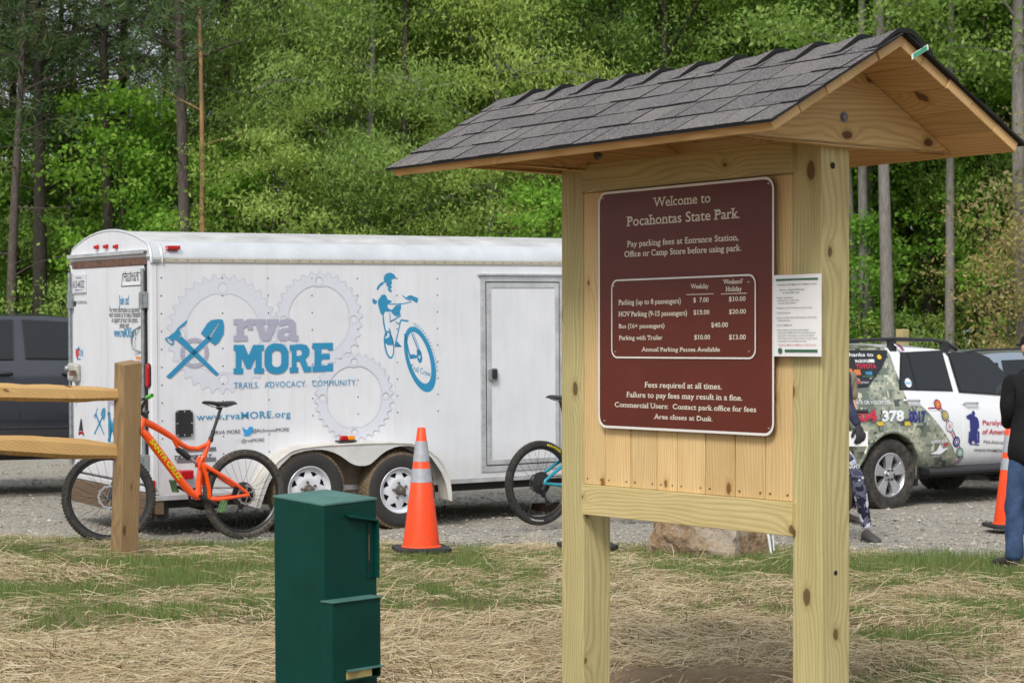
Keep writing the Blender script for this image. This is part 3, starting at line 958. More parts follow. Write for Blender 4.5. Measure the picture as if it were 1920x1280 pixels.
# ramp door
zd0, zd1 = 0.50, 2.37
mb = MB(); mb.box(-0.012, 0.05, 0.135, TW-0.105, zd0, zd1); door = mb.build("rear_door", M_tw, trailer, bevel=0.004)
def rearM(): return lambda p, q: (-0.0135, p, q)
mb = MB(); mb.box(-0.002, 0.02, 0.087, 0.133, zd0, zd1); mb.build("door_seal", M_rubber, trailer)
mb = MB(); mb.box(-0.002, 0.02, TW-0.104, TW-0.086, zd0, zd1); mb.build("door_seal", M_rubber, trailer)
a = Art()
for px in (203.5,):
    p = TR(px, 600); a.rect(p.y-0.003, p.y+0.003, zd0, zd1)
a.build("panel_seam", plain("seam_grey", (0.45,0.46,0.48,1), 0.5), door, lambda p, q: (-0.0128, p, q))
# sill and wooden bumper
mb = MB(); mb.box(-0.02, 0.06, 0.0, TW, 0.43, 0.475); mb.build("rear_sill", M_tw, trailer, bevel=0.006)
W_old = wood("weathered_plank", lin(118,98,78), lin(84,66,50), lin(50,36,26), 1, 22, 0.4)
mb = MB(); mb.box(-0.05, 0.0, 0.02, TW+0.03, 0.22, 0.425); bp = mb.build("bumper_board", W_old, trailer, bevel=0.006)
# locking bar on the near side, its hinges and handle; second bar on the far side
for (yy, nm) in ((0.118, 'near'), (TW-0.05, 'far')):
    mb = MB(); mb.tube([(-0.03, yy, 0.55), (-0.03, yy, 2.34)], 0.017, 10); bar = mb.build("lock_bar", M_galv, trailer, smooth=50)
    for z in (TR(284, 868).z, TR(284, 562).z):
        mb = MB(); mb.box(-0.042, -0.008, yy-0.07, yy+0.05, z-0.07, z+0.07); 
        if nm == 'near': mb.box(-0.055, -0.03, yy-0.03, yy+0.03, z-0.075, z+0.06)
        mb.build("hinge_bracket", M_galv, bar, bevel=0.004)
p = TR(266, 612); q = TR(266, 660)
hb = MB(); y0 = p.y
hb.tube([(-0.012, y0, p.z), (-0.05, y0+0.09, p.z-0.04), (-0.055, y0+0.1, p.z-0.12), (-0.055, y0+0.1, q.z+0.08), (-0.05, y0+0.09, q.z+0.03), (-0.012, y0, q.z)], 0.009, 8)
hb.build("grab_handle", M_galv, door, smooth=60)
# latch box on the far edge of the door
p = TR(147, 697); q = TR(141, 680)
mb = MB(); mb.box(-0.07, -0.012, p.y-0.11, p.y+0.13, p.z-0.09, p.z+0.085); lb = mb.build("latch_box", plain("latch_cream", (0.5,0.49,0.44,1), 0.5, 0.3), door, bevel=0.03, seg=3)
mb = MB(); mb.ball((-0.075, p.y+0.09, p.z+0.03), 0.03, 10, 6); mb.build("latch_knob", M_galv, lb, smooth=60)
mb = MB(); mb.box(-0.12, -0.07, p.y-0.14, p.y-0.09, p.z-0.03, p.z+0.02); mb.build("hasp", M_rust, lb, bevel=0.005)
mb = MB(); mb.tube([(-0.04, p.y-0.0, p.z-0.09), (-0.04, p.y, p.z-0.25)], 0.02, 8); mb.build("latch_post", M_tw, lb, smooth=60)
# running lights on the header
for px in (184.5, 202, 220.5):
    p = TR(px, 462.5 if px > 190 else 463.5); y = p.y
    mb = MB(); z = p.z
    mb.prism([(-0.005, z-0.022), (-0.035, z-0.016), (-0.04, z+0.012), (-0.005, z+0.024)], y-0.032, y+0.032, 1)
    mb.build("marker_lamp", M_redlens, trailer, bevel=0.006)
p = TS(325, 472)
mb = MB(); mb.box(p.x-0.06, p.x+0.055, -0.03, 0.035, 2.50, 2.533); mb.build("side_marker_lamp", M_redlens, trailer, bevel=0.006)
# tail lamp (near jamb)
p = TR(284.5, 704); q = TR(284.5, 682); r = TR(284.5, 726)
zc, hz = p.z, (q.z-r.z)/2
oval = [(0.045+0.036*cos(a)*1, zc + (hz-0.036)*(1 if sin(a) > 0 else -1) + 0.036*sin(a)) for a in [2*pi*k/24 for k in range(24)]]
mb = MB(); mb.prism([(0.045+(y-0.045)*1.2, zc+(z-zc)*1.05) for y, z in oval], -0.012, -0.003, 0); g = mb.build("lamp_gasket", M_rubber, trailer)
mb = MB(); mb.prism(oval, -0.03, -0.011, 0); mb.build("tail_lamp", M_redlens, trailer, bevel=0.006)
# licence plate
p, q = TR(141.5, 517), TR(165, 549)
y1_, y0_, z1_, z0_ = p.y, q.y, p.z, q.z
mb = MB(); mb.box(-0.03, -0.013, y0_, y1_, z0_, z1_+0.01); lp = mb.build("licence_plate", plain("plate_metal", (0.62,0.63,0.66,1), 0.4), door, bevel=0.004)
a = Art(); hh = z1_-z0_
def rtext(A, s, ya, yb, z0, cap, **k):       # on the rear the reading direction is -t
    A.text(s, -ya, -yb, z0, cap, **k)
rtext(a, "613-463Z", y1_-0.015, y0_+0.015, z0_+hh*0.3, hh*0.42, bold=0.01)
rtext(a, "VIRGINIA", y1_-0.09, y0_+0.09, z0_+hh*0.82, hh*0.10)
rtext(a, "PERMANENT TRL", y1_-0.07, y0_+0.07, z0_+hh*0.12, hh*0.10)
a.build("plate_lettering", plain("plate_ink", (0.03,0.035,0.08,1), 0.5), lp, lambda p, q: (-0.0312, -p, q))
# maker's badge and stickers on the ramp door
M_badgeb = plain("badge_black", (0.015,0.015,0.018,1), 0.35)
M_dw = plain("decal_white", (0.78,0.79,0.81,1), 0.4, var=0.03)
M_blue = plain("decal_blue", lin(45,138,180), 0.4, var=0.06, scale=3)
M_gray = plain("decal_lavender_grey", lin(166,166,184), 0.45, var=0.04)
M_lgray = plain("decal_pale_grey", lin(209,212,221), 0.45, var=0.03)
M_lline = plain("decal_outline_grey", lin(188,190,204), 0.45, var=0.03)
M_dblack = plain("decal_black", (0.03,0.03,0.035,1), 0.4)
M_dred = plain("decal_red", lin(200,30,50), 0.4)
def quadpx(f, pts): return [f(x, y) for x, y in pts]
def r3(x, y): return TR(110 + x/9.145, 420 + y/9.145)
a = Art(); a.poly([(-q.y, q.z) for q in quadpx(r3, [(1120,850),(1455,828),(1440,1058),(1098,1078)])]); 
bd = a.build("maker_badge", M_badgeb, door, lambda p, q: (-0.0140, -p, q))
a = Art(); a.poly([(-q.y, q.z) for q in quadpx(r3, [(1132,868),(1442,846),(1428,1040),(1112,1060)])]); a.build("badge_field", M_dw, bd, lambda p, q: (-0.0146, -p, q))
p, q = r3(1142, 1008), r3(1410, 1000)
a = Art(); rtext(a, "Haulmark", p.y, q.y, (p.z+q.z)/2+0.012, 0.088, bold=0.012); a.build("badge_lettering", M_badgeb, bd, lambda p, q: (-0.0152, -p, q))
def r1(x, y): return TR(100 + x/4, 420 + y/4)
def rline(A, s, x0, x1, y, cap, mi=0, **k):
    p, q = r1(x0, y), r1(x1, y-(x1-x0)*0.02); rtext(A, s, p.y, q.y, (p.z+q.z)/2, cap, mi=mi, **k)
a = Art()
rline(a, "Join us!", 503, 578, 604, 0.085, 1, bold=0.02, serif=0.05)
for s, x0, x1, y in (("For more information on upcoming", 432, 658, 664), ("work sessions or to make a donation", 430, 663, 701), ("in support of your trail system,", 449, 645, 740), ("please visit:", 509, 580, 779)):
    rline(a, s, x0, x1, y, 0.056, 0)
rline(a, "www.rvaMORE.org", 466, 632, 848, 0.085, 1, bold=0.02, serif=0.05)
rline(a, "BY VOLUNTEERS TRAIL", 182, 262, 600, 0.03, 0)
c = r1(172, 597); a.disc((-c.y, c.z), 0.035, 12, 0, 0.028)
# small sticker marks
c = r1(190, 975); a.poly([(-c.y-0.04, c.z+0.05), (-c.y+0.04, c.z+0.05), (-c.y+0.045, c.z), (-c.y, c.z-0.06), (-c.y-0.045, c.z)], 2)
rline(a, "Trails", 205, 234, 972, 0.05, 1); rline(a, "for all", 205, 234, 992, 0.035, 1)
c = r1(200, 938); a.poly([(-c.y-0.055, c.z-0.012), (-c.y+0.055, c.z-0.012), (-c.y, c.z+0.03)], 1)
c = r1(202, 1012); a.rect(-c.y-0.05, -c.y+0.05, c.z-0.006, c.z+0.006, 1)
c = r1(650, 1003); a.rect(-c.y-0.06, -c.y+0.05, c.z-0.01, c.z+0.012, 3); rline(a, "WARNING", 636, 668, 1044, 0.03, 2)
def r5(x, y): return TR(x/3.763, 560 + y/3.763)
c = r5(583, 893); a.poly([(-c.y-0.07, c.z-0.05), (-c.y-0.01, c.z+0.07), (-c.y+0.02, c.z+0.05), (-c.y+0.05, c.z-0.05)], 0); a.poly([(-c.y-0.075, c.z-0.08), (-c.y+0.065, c.z-0.08), (-c.y+0.065, c.z-0.055), (-c.y-0.075, c.z-0.055)], 2)
c = r5(585, 985)
a.poly([(-c.y+0.08*cos(t), c.z+0.03+0.03*sin(t)) for t in [pi*k/8 for k in range(9)]]+[(-c.y+0.05*cos(pi-t*1), c.z+0.03+0.015*sin(t)) for t in [pi*k/8 for k in range(9)]], 0)
a.build("door_decals", [M_dblack, M_blue, M_dred, M_amber], door, lambda p, q: (-0.0142, -p, q))
# tools-and-name logo repeated on the ramp door
def tools(A, fn, mi=0, face=None):
    """crossed axe and shovel; fn maps the logo's own 0..1 square to plane coordinates"""
    P = lambda pts: [fn(*p) for p in pts]
    A.loops([P([(0.06,0.0),(0.02,0.03),(0.73,0.72),(0.78,0.66),(0.10,-0.0)])], mi)                      # shovel shaft
    bl = [(0.60,0.76),(0.83,0.55),(0.90,0.60),(0.985,0.75),(0.99,0.89),(0.97,0.99),(0.90,1.0),(0.78,0.985),(0.71,0.93)]
    A.loops([P(bl), P([(0.735,0.70),(0.90,0.95),(0.915,0.935),(0.765,0.685)])], mi)                      # blade with its ridge
    A.loops([P([(0.85,0.02),(0.90,0.05),(0.28,0.71),(0.18,0.66)])], mi)                                  # axe handle
    hd = [(0.0,0.68),(0.07,0.71),(0.17,0.79),(0.22,0.86),(0.30,0.93),(0.36,0.985),(0.375,0.985),(0.365,0.95),(0.32,0.89),(0.235,0.84),(0.275,0.75),(0.20,0.67),(0.155,0.65),(0.145,0.56),(0.09,0.58),(0.03,0.63)]
    A.loops([P(hd), P([(0.03,0.675),(0.055,0.69),(0.135,0.625),(0.125,0.585),(0.085,0.60),(0.05,0.635)])], mi)
a = Art()
def fn(x, y):
    A0, A1 = r5(672, 955), r5(755, 770)
    p = (A0.y + (A1.y-A0.y)*x, A0.z + (A1.z-A0.z)*y); return (-p[0], p[1])
tools(a, fn, 1)
p, q = r5(770, 840), r5(925, 835); rtext(a, "rva", p.y, q.y, p.z, 0.19, bold=0.015, serif=0.07, mi=2, h=0.54)
p, q = r5(770, 985), r5(1000, 975); rtext(a, "MORE", p.y, q.y, p.z-0.02, 0.27, bold=0.012, serif=0.07, mi=1)
p, q = r5(772, 1020), r5(985, 1010); rtext(a, "TRAILS. ADVOCACY.", p.y, q.y, p.z-0.02, 0.05, mi=1)
a.build("door_logo", [M_dblack, M_blue, M_gray], door, lambda p, q: (-0.0142, -p, q))

# ---------------------------------------------------------------- near side artwork
def s1(x, y): return TS(100 + x/4, 420 + y/4)
def s2(x, y): return TS(560 + x/3.84, 420 + y/3.84)
def s4(x, y): return TS(480 + x/3.2, 740 + y/3.2)
def side(off): return lambda p, q: (p, -off, q)
# panel seams and rivets of the side skin
a = Art()
seams = [TS(px, 700).x for px in (299, 502.5, 741, 901)]
for u_ in seams: a.rect(u_-0.0015, u_+0.0015, ZB+0.03, ZT-0.012)
a.build("panel_seam", plain("seam_pale", (0.5,0.52,0.56,1), 0.5), body, side(0.0006))
rivu = [TS(301, 700).x+0.012] + [TS(px, 700).x for px in (418, 504, 586, 671, 745, 821)]
M_riv = plain("side_rivet", (0.16,0.16,0.17,1), 0.4, 0.6)
rm = None
for u_ in rivu:
    for k in range(11):
        z = 2.26 - k*0.152
        if z < 0.9 and TS(540, 850).x < u_ < TS(840, 880).x: continue
        if rm is None:
            b = MB(); b.ball((0, 0, 0), (0.0075, 0.004, 0.0075), 6, 4); rm = b.build("side_rivet", M_riv, body); o = rm
        else: o = rm.copy(); COL.objects.link(o)
        o.parent = body; o.location = (u_, -0.001, z)
def chainring(A, L, cpx, top, bot, teeth, ri=0.70, bolts=(90, 0, -90, 180), fill=0, edge=1, phase=0.0, hole=0.085):
    c = TS(*cpx); zt, zb = TS(cpx[0], top).z, TS(cpx[0], bot).z
    R = (zt-zb)/2; cz = (zt+zb)/2; cu = c.x
    out = []
    for k in range(teeth):
        for q, rr in ((0.0, .925), (0.14, .945), (0.28, .99), (0.36, 1.0), (0.48, 0.995), (0.6, .945), (0.74, .922), (0.87, .915)):
            t = 2*pi*(k+q)/teeth + phase
            out.append((cu + R*rr*cos(t), cz + R*rr*sin(t)))
    inn = []
    for k in range(96):
        t = 2*pi*k/96
        d = min(abs((t - radians(b) + pi) % (2*pi) - pi) for b in bolts)
        rr = ri - 0.035*exp(-(d/0.13)**4) * 1.0
        inn.append((cu + R*rr*cos(t), cz + R*rr*sin(t)))
    holes = [[(cu + R*(ri+0.085)*cos(radians(b)) + R*hole*cos(s_), cz + R*(ri+0.085)*sin(radians(b)) + R*hole*sin(s_)) for s_ in [2*pi*j/18 for j in range(18)]] for b in bolts]
    A.loops([out, inn] + holes, fill)
    for lp in [out, inn] + holes: L.line(lp + [lp[0]], 0.0045, edge)
A1, L1 = Art(), Art()
chainring(A1, L1, (418.5, 622), 513, 738, 34, 0.68)
A1.build("chainring_graphic", [M_lgray, M_lline], body, side(0.0012)); L1.build("chainring_outline", [M_lgray, M_lline], body, side(0.0020))
A1, L1 = Art(), Art()
chainring(A1, L1, (598.5, 597), 508, 690, 30, 0.71)
A1.build("chainring_graphic", [M_lgray, M_lline], body, side(0.0028)); L1.build("chainring_outline", [M_lgray, M_lline], body, side(0.0036))
A1, L1 = Art(), Art()
chainring(A1, L1, (664, 743), 661, 827, 32, 0.71)
A1.build("chainring_graphic", [M_lgray, M_lline], body, side(0.0044)); L1.build("chainring_outline", [M_lgray, M_lline], body, side(0.0052))
A1, L1 = Art(), Art()
chainring(A1, L1, (364.5, 661), 632, 691, 36, 0.70, hole=0.07)
A1.build("chainring_graphic", [M_gray, M_gray], body, side(0.0058))
M_sky_ = plain('decal_sky_blue', lin(50,155,215), 0.4); M_mgr_ = plain('decal_mid_grey', lin(110,110,116), 0.4)
SIDE_M = [M_blue, M_gray, M_dblack, M_dred, M_sky_, M_mgr_]
a = Art()
def fn(x, y):
    A0, A1 = s1(835, 1155), s1(1282, 712)
    return (A0.x + (A1.x-A0.x)*x, A0.z + (A1.z-A0.z)*y)
tools(a, fn, 0)
def stext(A, f, s, x0, y0, x1, y1, ycap, mi=0, h=None, **k):
    p, q, c = f(x0, y0), f(x1, y1), f(x0, ycap)
    A.text(s, p.x, q.x, (p.z+q.z)/2, c.z-p.z, mi=mi, h=h, **k)
def P1(*lps): return [[(s1(x, y).x, s1(x, y).z) for x, y in lp] for lp in lps]
def P2(*lps): return [[(s2(x, y).x, s2(x, y).z) for x, y in lp] for lp in lps]
a.loops(P1([(1350,712),(1420,710),(1422,738),(1445,716),(1478,709),(1494,713),(1494,792),(1455,792),(1453,762),(1425,782),(1425,834),(1455,834),(1455,876),(1350,878),(1350,835),(1372,835),(1372,752),(1350,752)]), 1)
a.loops(P1([(1494,712),(1590,712),(1590,750),(1570,752),(1592,818),(1615,752),(1600,750),(1600,712),(1688,712),(1688,750),(1672,752),(1624,876),(1562,876),(1512,752),(1494,750)]), 1)
a.loops(P1([(1696,722),(1740,709),(1790,713),(1815,740),(1818,832),(1834,834),(1834,876),(1776,877),(1768,862),(1735,879),(1695,872),(1676,840),(1685,800),(1720,780),(1765,778),(1762,758),(1740,752),(1725,764),(1690,764)], [(1765,806),(1735,812),(1725,828),(1738,845),(1765,835)]), 1)
a.loops(P1([(1350,905),(1430,905),(1462,985),(1497,905),(1577,905),(1577,948),(1560,948),(1560,1078),(1577,1078),(1577,1120),(1503,1120),(1503,1078),(1515,1078),(1515,1000),(1478,1085),(1447,1085),(1408,1000),(1408,1080),(1422,1080),(1422,1124),(1350,1124),(1350,1080),(1366,1080),(1366,948),(1350,948)]), 0)
def rr1(x0, x1, y0, y1, r): return [(x, y) for x, y in rrect(x0, x1, y0, y1, r, 7)]
a.loops(P1(rr1(1581,1762,894,1123,80), rr1(1636,1708,946,1071,34)), 0)
a.loops(P2([(-67,870),(15,862),(55,870),(76,903),(72,945),(46,972),(64,1026),(88,1022),(88,1063),(36,1066),(5,986),(-18,986),(-18,1030),(-5,1030),(-5,1068),(-67,1070),(-67,1030),(-52,1030),(-52,910),(-67,910)], [(-18,905),(8,903),(22,918),(20,938),(5,948),(-18,948)]), 0)
a.loops(P2([(97,856),(244,853),(244,907),(206,907),(206,895),(160,897),(160,934),(222,932),(222,972),(160,974),(160,1018),(206,1016),(206,1003),(246,1003),(246,1060),(97,1064),(97,1022),(112,1022),(112,898),(97,898)]), 0)
a.build("club_logo", SIDE_M, body, side(0.0070)); a = Art()
p0, p1, c0 = s1(1353, 1230), s2(418, 1160), s1(1353, 1183)
a.text("TRAILS.  ADVOCACY.  COMMUNITY.", p0.x, p1.x, (p0.z+p1.z)/2, (c0.z-p0.z), bold=0.0, spacing=1.12)
def b3(x, y): return TS(90 + x/3.2, 640 + y/3.2)
a.build("tagline_lettering", SIDE_M, body, side(0.0070)); a = Art()
stext(a, b3, "www.rvaMORE.org", 890,472, 1453,452, 440, 0, h=0.545, bold=0.004, serif=0.05, spacing=1.08)
a.build("web_address", SIDE_M, body, side(0.0070)); a = Art()
stext(a, b3, "RVA MORE", 1006,556, 1152,550, 532, 2); stext(a, b3, "@RichmondMORE", 1225,546, 1445,536, 524, 2); stext(a, b3, "@rvaMORE", 1160,606, 1296,598, 584, 2)
p, q = b3(975, 556), b3(1000, 530); a.rect(p.x, q.x, p.z, q.z, 1)
p, q = b3(1130, 608), b3(1152, 586); a.loops([rrect(p.x, q.x, p.z, q.z, 0.012, 3), [(( p.x+q.x)/2+0.016*cos(t), (p.z+q.z)/2+0.016*sin(t)) for t in [2*pi*k/12 for k in range(12)]]], 3)
c = b3(1200, 536); bx, bz = c.x, c.z; k = 0.0105
bird = [(-5,3.6),(-3.2,1.6),(-0.2,0.9),(0.1,2.6),(1.6,3.7),(3.2,3.2),(4.7,3.4),(4.1,2.5),(4.2,0.4),(3.0,-2.2),(0.6,-3.8),(-2.6,-3.9),(-5,-3.0),(-2.8,-2.5),(-4.2,-1.4),(-3.2,-1.2),(-5.0,0.6),(-4.2,0.6),(-5.3,2.0)]
a.poly([(bx+x*k, bz+z*k) for x, z in bird], 4)
a.build("social_handles", SIDE_M, body, side(0.0070)); a = Art()
for yy in (650, 712):
    p, q = b3(770, yy+6), b3(1006, yy-2); a.rect(p.x, q.x, p.z-0.012, p.z+0.02, 5)
stext(a, b3, "TRANSPORT", 755,708, 985,700, 682, 2, bold=0.02, shear=0.25)
a.build("trade_mark", [M_blue, M_gray, M_dblack, M_dred, M_sky_, M_mgr_], body, side(0.0070))
# rider graphic (its own flat artwork, blue on white)
R_ = Art()
def rl(*loops): R_.loops([[(s2(x, y).x, s2(x, y).z) for x, y in lp] for lp in loops])
def rstroke(pts, wd): R_.line([(s2(x, y).x, s2(x, y).z) for x, y in pts], wd*0.00125)
def ell(cx, cy, rx, ry, rot=0, n=36):
    return [(cx+rx*cos(t)*cos(rot)-ry*sin(t)*sin(rot), cy+rx*cos(t)*sin(rot)+ry*sin(t)*cos(rot)) for t in [2*pi*k/n for k in range(n)]]
rl([(612,410),(612,385),(622,362),(645,350),(670,352),(690,365),(698,382),(710,388),(690,392),(668,400),(640,418),(628,425),(615,420)])                 # helmet
rl([(632,425),(668,402),(672,425),(662,440),(672,450),(660,470),(640,450),(630,438)])                                                               # face shade
rl([(606,415),(616,425),(600,440),(586,450),(570,478),(560,470),(566,450),(585,428)])                                                              # pack strap
rl([(640,455),(655,468),(672,478),(668,492),(650,484),(640,470)])
rl([(596,510),(618,506),(632,520),(640,545),(660,548),(672,560),(640,575),(640,600),(655,612),(670,618),(700,585),(735,578),(738,600),(728,632),(735,650),(718,662),(700,665),(680,650),(662,628),(640,632),(622,628),(612,652),(598,655),(588,640),(578,605),(570,575),(572,545),(585,530)])   # trunk, shorts
rl([(530,545),(540,534),(552,548),(566,552),(560,572),(548,578),(532,566)])                                                                            # rear glove
rl([(790,515),(812,512),(838,525),(858,532),(860,548),(850,570),(832,558),(812,545),(775,528)])                                                        # front glove
rl([(742,508),(775,530),(812,548),(800,552),(770,540),(750,520)])
rstroke([(640,575),(700,576),(760,572),(812,558)], 7)
rl([(604,650),(612,655),(616,700),(624,750),(640,800),(632,808),(616,760),(606,710)])                                                              # leg edge
rl([(646,745),(660,760),(668,800),(684,850),(680,872),(640,870),(618,850),(626,825),(650,812),(655,790)])                                             # shoe
rstroke([(655,705),(735,660)], 9); rstroke([(735,690),(715,780),(692,880)], 9); rstroke([(655,640),(660,700),(690,690)], 6); rstroke([(735,690),(790,698)], 12)
rstroke([(700,700),(712,720),(726,708)], 7); rstroke([(692,870),(740,880)], 7); rl([(706,840),(742,882),(695,886)])
rl(ell(650,868,36,101,-0.13), ell(652,868,26,88,-0.13))                                                                                            # far wheel
tw = ell(873,973,100,243,-0.27,60); ti = ell(868,962,72,192,-0.27,60)
rl(tw, ti)
for k in range(34):                                                                                                                                 # tread knobs
    t = -1.35 + k*0.055
    for rr in (1.05, 1.12):
        x = 873+100*rr*cos(t)*cos(-.27)-243*rr*0.985*sin(t)*sin(-.27); y = 973+100*rr*cos(t)*sin(-.27)+243*rr*0.985*sin(t)*cos(-.27)
        rl([(x-3,y-4),(x+3,y-4),(x+3,y+4),(x-3,y+4)]) if (k+int(rr*10)) % 2 else None
rstroke([(762,790),(795,930),(812,965)], 12); rstroke([(812,785),(850,880),(870,950)], 9); rstroke([(825,785),(862,880),(880,940)], 5)
rl([(850,905),(868,898),(882,920),(890,965),(885,995),(870,1000),(858,985),(850,950)], ell(869,952,7,16))
rl([(798,945),(820,935),(850,945),(850,965),(800,970)])
p, q, c = s2(806, 1048), s2(948, 1100), s2(806, 1003)
R_.text("Trail Crew", p.x, q.x, p.z, c.z-p.z, 0.0, db=q.z-p.z)
R_.build("rider_graphic", M_blue, body, side(0.0016))
# side access door
zd0, zd1 = 0.4564, 2.2874
du0, du1 = 3.238, 3.238+0.93
def frame(mb, u0, u1, z0, z1, w_, y0, y1):
    mb.box(u0, u0+w_, y0, y1, z0, z1); mb.box(u1-w_, u1, y0, y1, z0, z1)
    mb.box(u0+w_, u1-w_, y0, y1, z1-w_, z1); mb.box(u0+w_, u1-w_, y0, y1, z0, z0+w_)
mb = MB(); frame(mb, du0, du1, zd0, zd1, 0.052, -0.010, 0.0); mb.build("side_door_frame", M_trim, trailer, bevel=0.003)
mb = MB(); frame(mb, du0+0.056, du1-0.056, zd0+0.056, zd1-0.056, 0.008, -0.004, 0.0); mb.build("side_door_seal", M_rubber, trailer)
mb = MB(); mb.box(du0+0.065, du1-0.065, -0.006, 0.0, zd0+0.065, zd1-0.065); sdoor = mb.build("side_door", M_tw, trailer)
mb = MB(); frame(mb, du0+0.066, du1-0.066, zd0+0.066, zd1-0.066, 0.045, -0.013, -0.0065); mb.build("door_edge_trim", M_trim, sdoor, bevel=0.003)
mb = MB(); mb.box(du0-0.03, du1+0.03, -0.03, 0.0, zd1+0.002, zd1+0.022); mb.build("door_drip_cap", M_trim, trailer, bevel=0.003)
k = 0
sr = None
for kk in range(24):
    for (u_, z_) in ((du0+0.02, zd0+0.05+kk*0.078), (du0+0.095, zd0+0.1+kk*0.074)):
        if z_ > zd1-0.08: continue
        if sr is None:
            b = MB(); b.ball((0,0,0), (0.006,0.004,0.006), 6, 4); sr = b.build("door_rivet", M_galv, trailer); o = sr
        else: o = sr.copy(); COL.objects.link(o)
        o.parent = trailer; o.location = (u_, -0.0105, z_)
p, q = s2(1362, 1036), s2(1418, 1128)
mb = MB(); mb.prism(rrect(p.x, q.x, q.z, p.z, 0.02, 4), -0.045, -0.006, 1); lt = mb.build("latch", M_galv, sdoor, bevel=0.006)
mb = MB(); mb.prism(rrect(p.x+0.02, q.x-0.012, q.z+0.02, p.z-0.012, 0.015, 4), -0.055, -0.0455, 1); mb.build("latch_paddle", M_blk, lt, bevel=0.004)
# bottom rail of the body
mb = MB(); mb.box(0.0, TL, -0.012, 0.0, ZB-0.01, ZB+0.035); mb.build("bottom_rail", M_trim, trailer, bevel=0.003)
# round-cornered black vent cover
p, q = b3(762, 412), b3(866, 568)
mb = MB(); mb.prism(rrect(p.x, q.x, q.z, p.z, 0.03, 4), -0.025, 0.0, 1); vc = mb.build("vent_cover", M_blk, trailer, bevel=0.006)
for (uu, zz) in [(p.x+0.015+(q.x-p.x-0.03)*i/2, z) for i in range(3) for z in (p.z-0.014, q.z+0.014)] + [(x, (p.z+q.z)/2) for x in (p.x+0.012, q.x-0.012)]:
    b = MB(); b.ball((uu, -0.026, zz), (0.008, 0.004, 0.008), 6, 4); b.build("cover_screw", M_galv, vc)
# red reflector low at the rear corner
p = b3(640, 930); mb = MB(); mb.box(0.0, 0.02, -0.012, 0.03, 0.44, 0.54); mb.build("reflector", M_redlens, trailer)
# red tool tray on the side behind the bicycle crank
p, q = b3(775, 770), b3(850, 820)
mb = MB(); mb.box(p.x, q.x, -0.10, -0.012, q.z, p.z); mb.build("side_step_lamp", M_redlens, trailer, bevel=0.01)
# ---------------------------------------------------------------- fender, wheels, underbody
FY = -0.235
TF = plane_map(MT, 1, FY)
def f5(x, y): return TF(490 + x/5.333, 810 + y/5.333)
outer = [TF(479, 951), TF(487, 925), TF(497, 898), TF(507, 882)] + [TF(521, 864)] + [f5(x, y) for x, y in ((280,200),(330,178),(400,160),(550,142),(700,130),(900,120),(1100,111),(1300,107),(1490,112),(1580,135),(1690,196),(1760,255),(1810,320),(1850,390),(1880,480),(1895,600),(1897,685))]
inner = [f5(x, y) for x, y in ((1872,672),(1862,600),(1840,500),(1800,400),(1750,325),(1700,255),(1640,196),(1570,155),(1490,135),(1400,136),(1330,150),(1250,185),(1190,228),(1140,275),(1090,318),(1040,334),(980,335),(930,325),(885,303),(840,270),(790,235),(730,205),(660,182),(600,173),(520,173),(430,186),(360,205),(300,228))] + [TF(527, 871), TF(514, 888), TF(504, 905), TF(494, 932), TF(488, 952)]
ou = [(p.x, p.z) for p in outer]; iu = [(p.x, p.z) for p in inner]
mb = MB(); mb.prism(ou + iu, FY-0.004, FY, 1)
fend = mb.build("fender", plain("fender_white", (0.66,0.65,0.63,1), 0.4, 0.15, 0.12, 5), trailer)
mb = MB(); n = len(ou)
v = [(p[0], FY-0.006, p[1]+0.002) for p in ou] + [(p[0], 0.0, p[1]+0.01) for p in ou]
mb.add(v, [(i, i+1, n+i+1, n+i) for i in range(n-1)])
mb.tube([(p[0], FY-0.004, p[1]) for p in ou], 0.010, 8)
mb.build("fender_top", plain("fender_dusty", (0.60,0.57,0.52,1), 0.5, 0.1, 0.2, 4), fend, smooth=50)
p = TF(660, 827); 
mb = MB(); mb.box(p.x-0.085, p.x+0.085, -0.16, -0.07, p.z-0.012, p.z+0.004); fl = mb.build("fender_lamp", M_blk, fend)
mb = MB(); mb.prism(rrect(p.x-0.055, p.x+0.01, p.z+0.004, p.z+0.045, 0.012, 3), -0.14, -0.09, 1); mb.build("red_half", M_redlens, fl, bevel=0.006)
mb = MB(); mb.prism(rrect(p.x+0.011, p.x+0.08, p.z+0.004, p.z+0.042, 0.012, 3), -0.14, -0.09, 1); mb.build("amber_half", M_amber, fl, bevel=0.006)
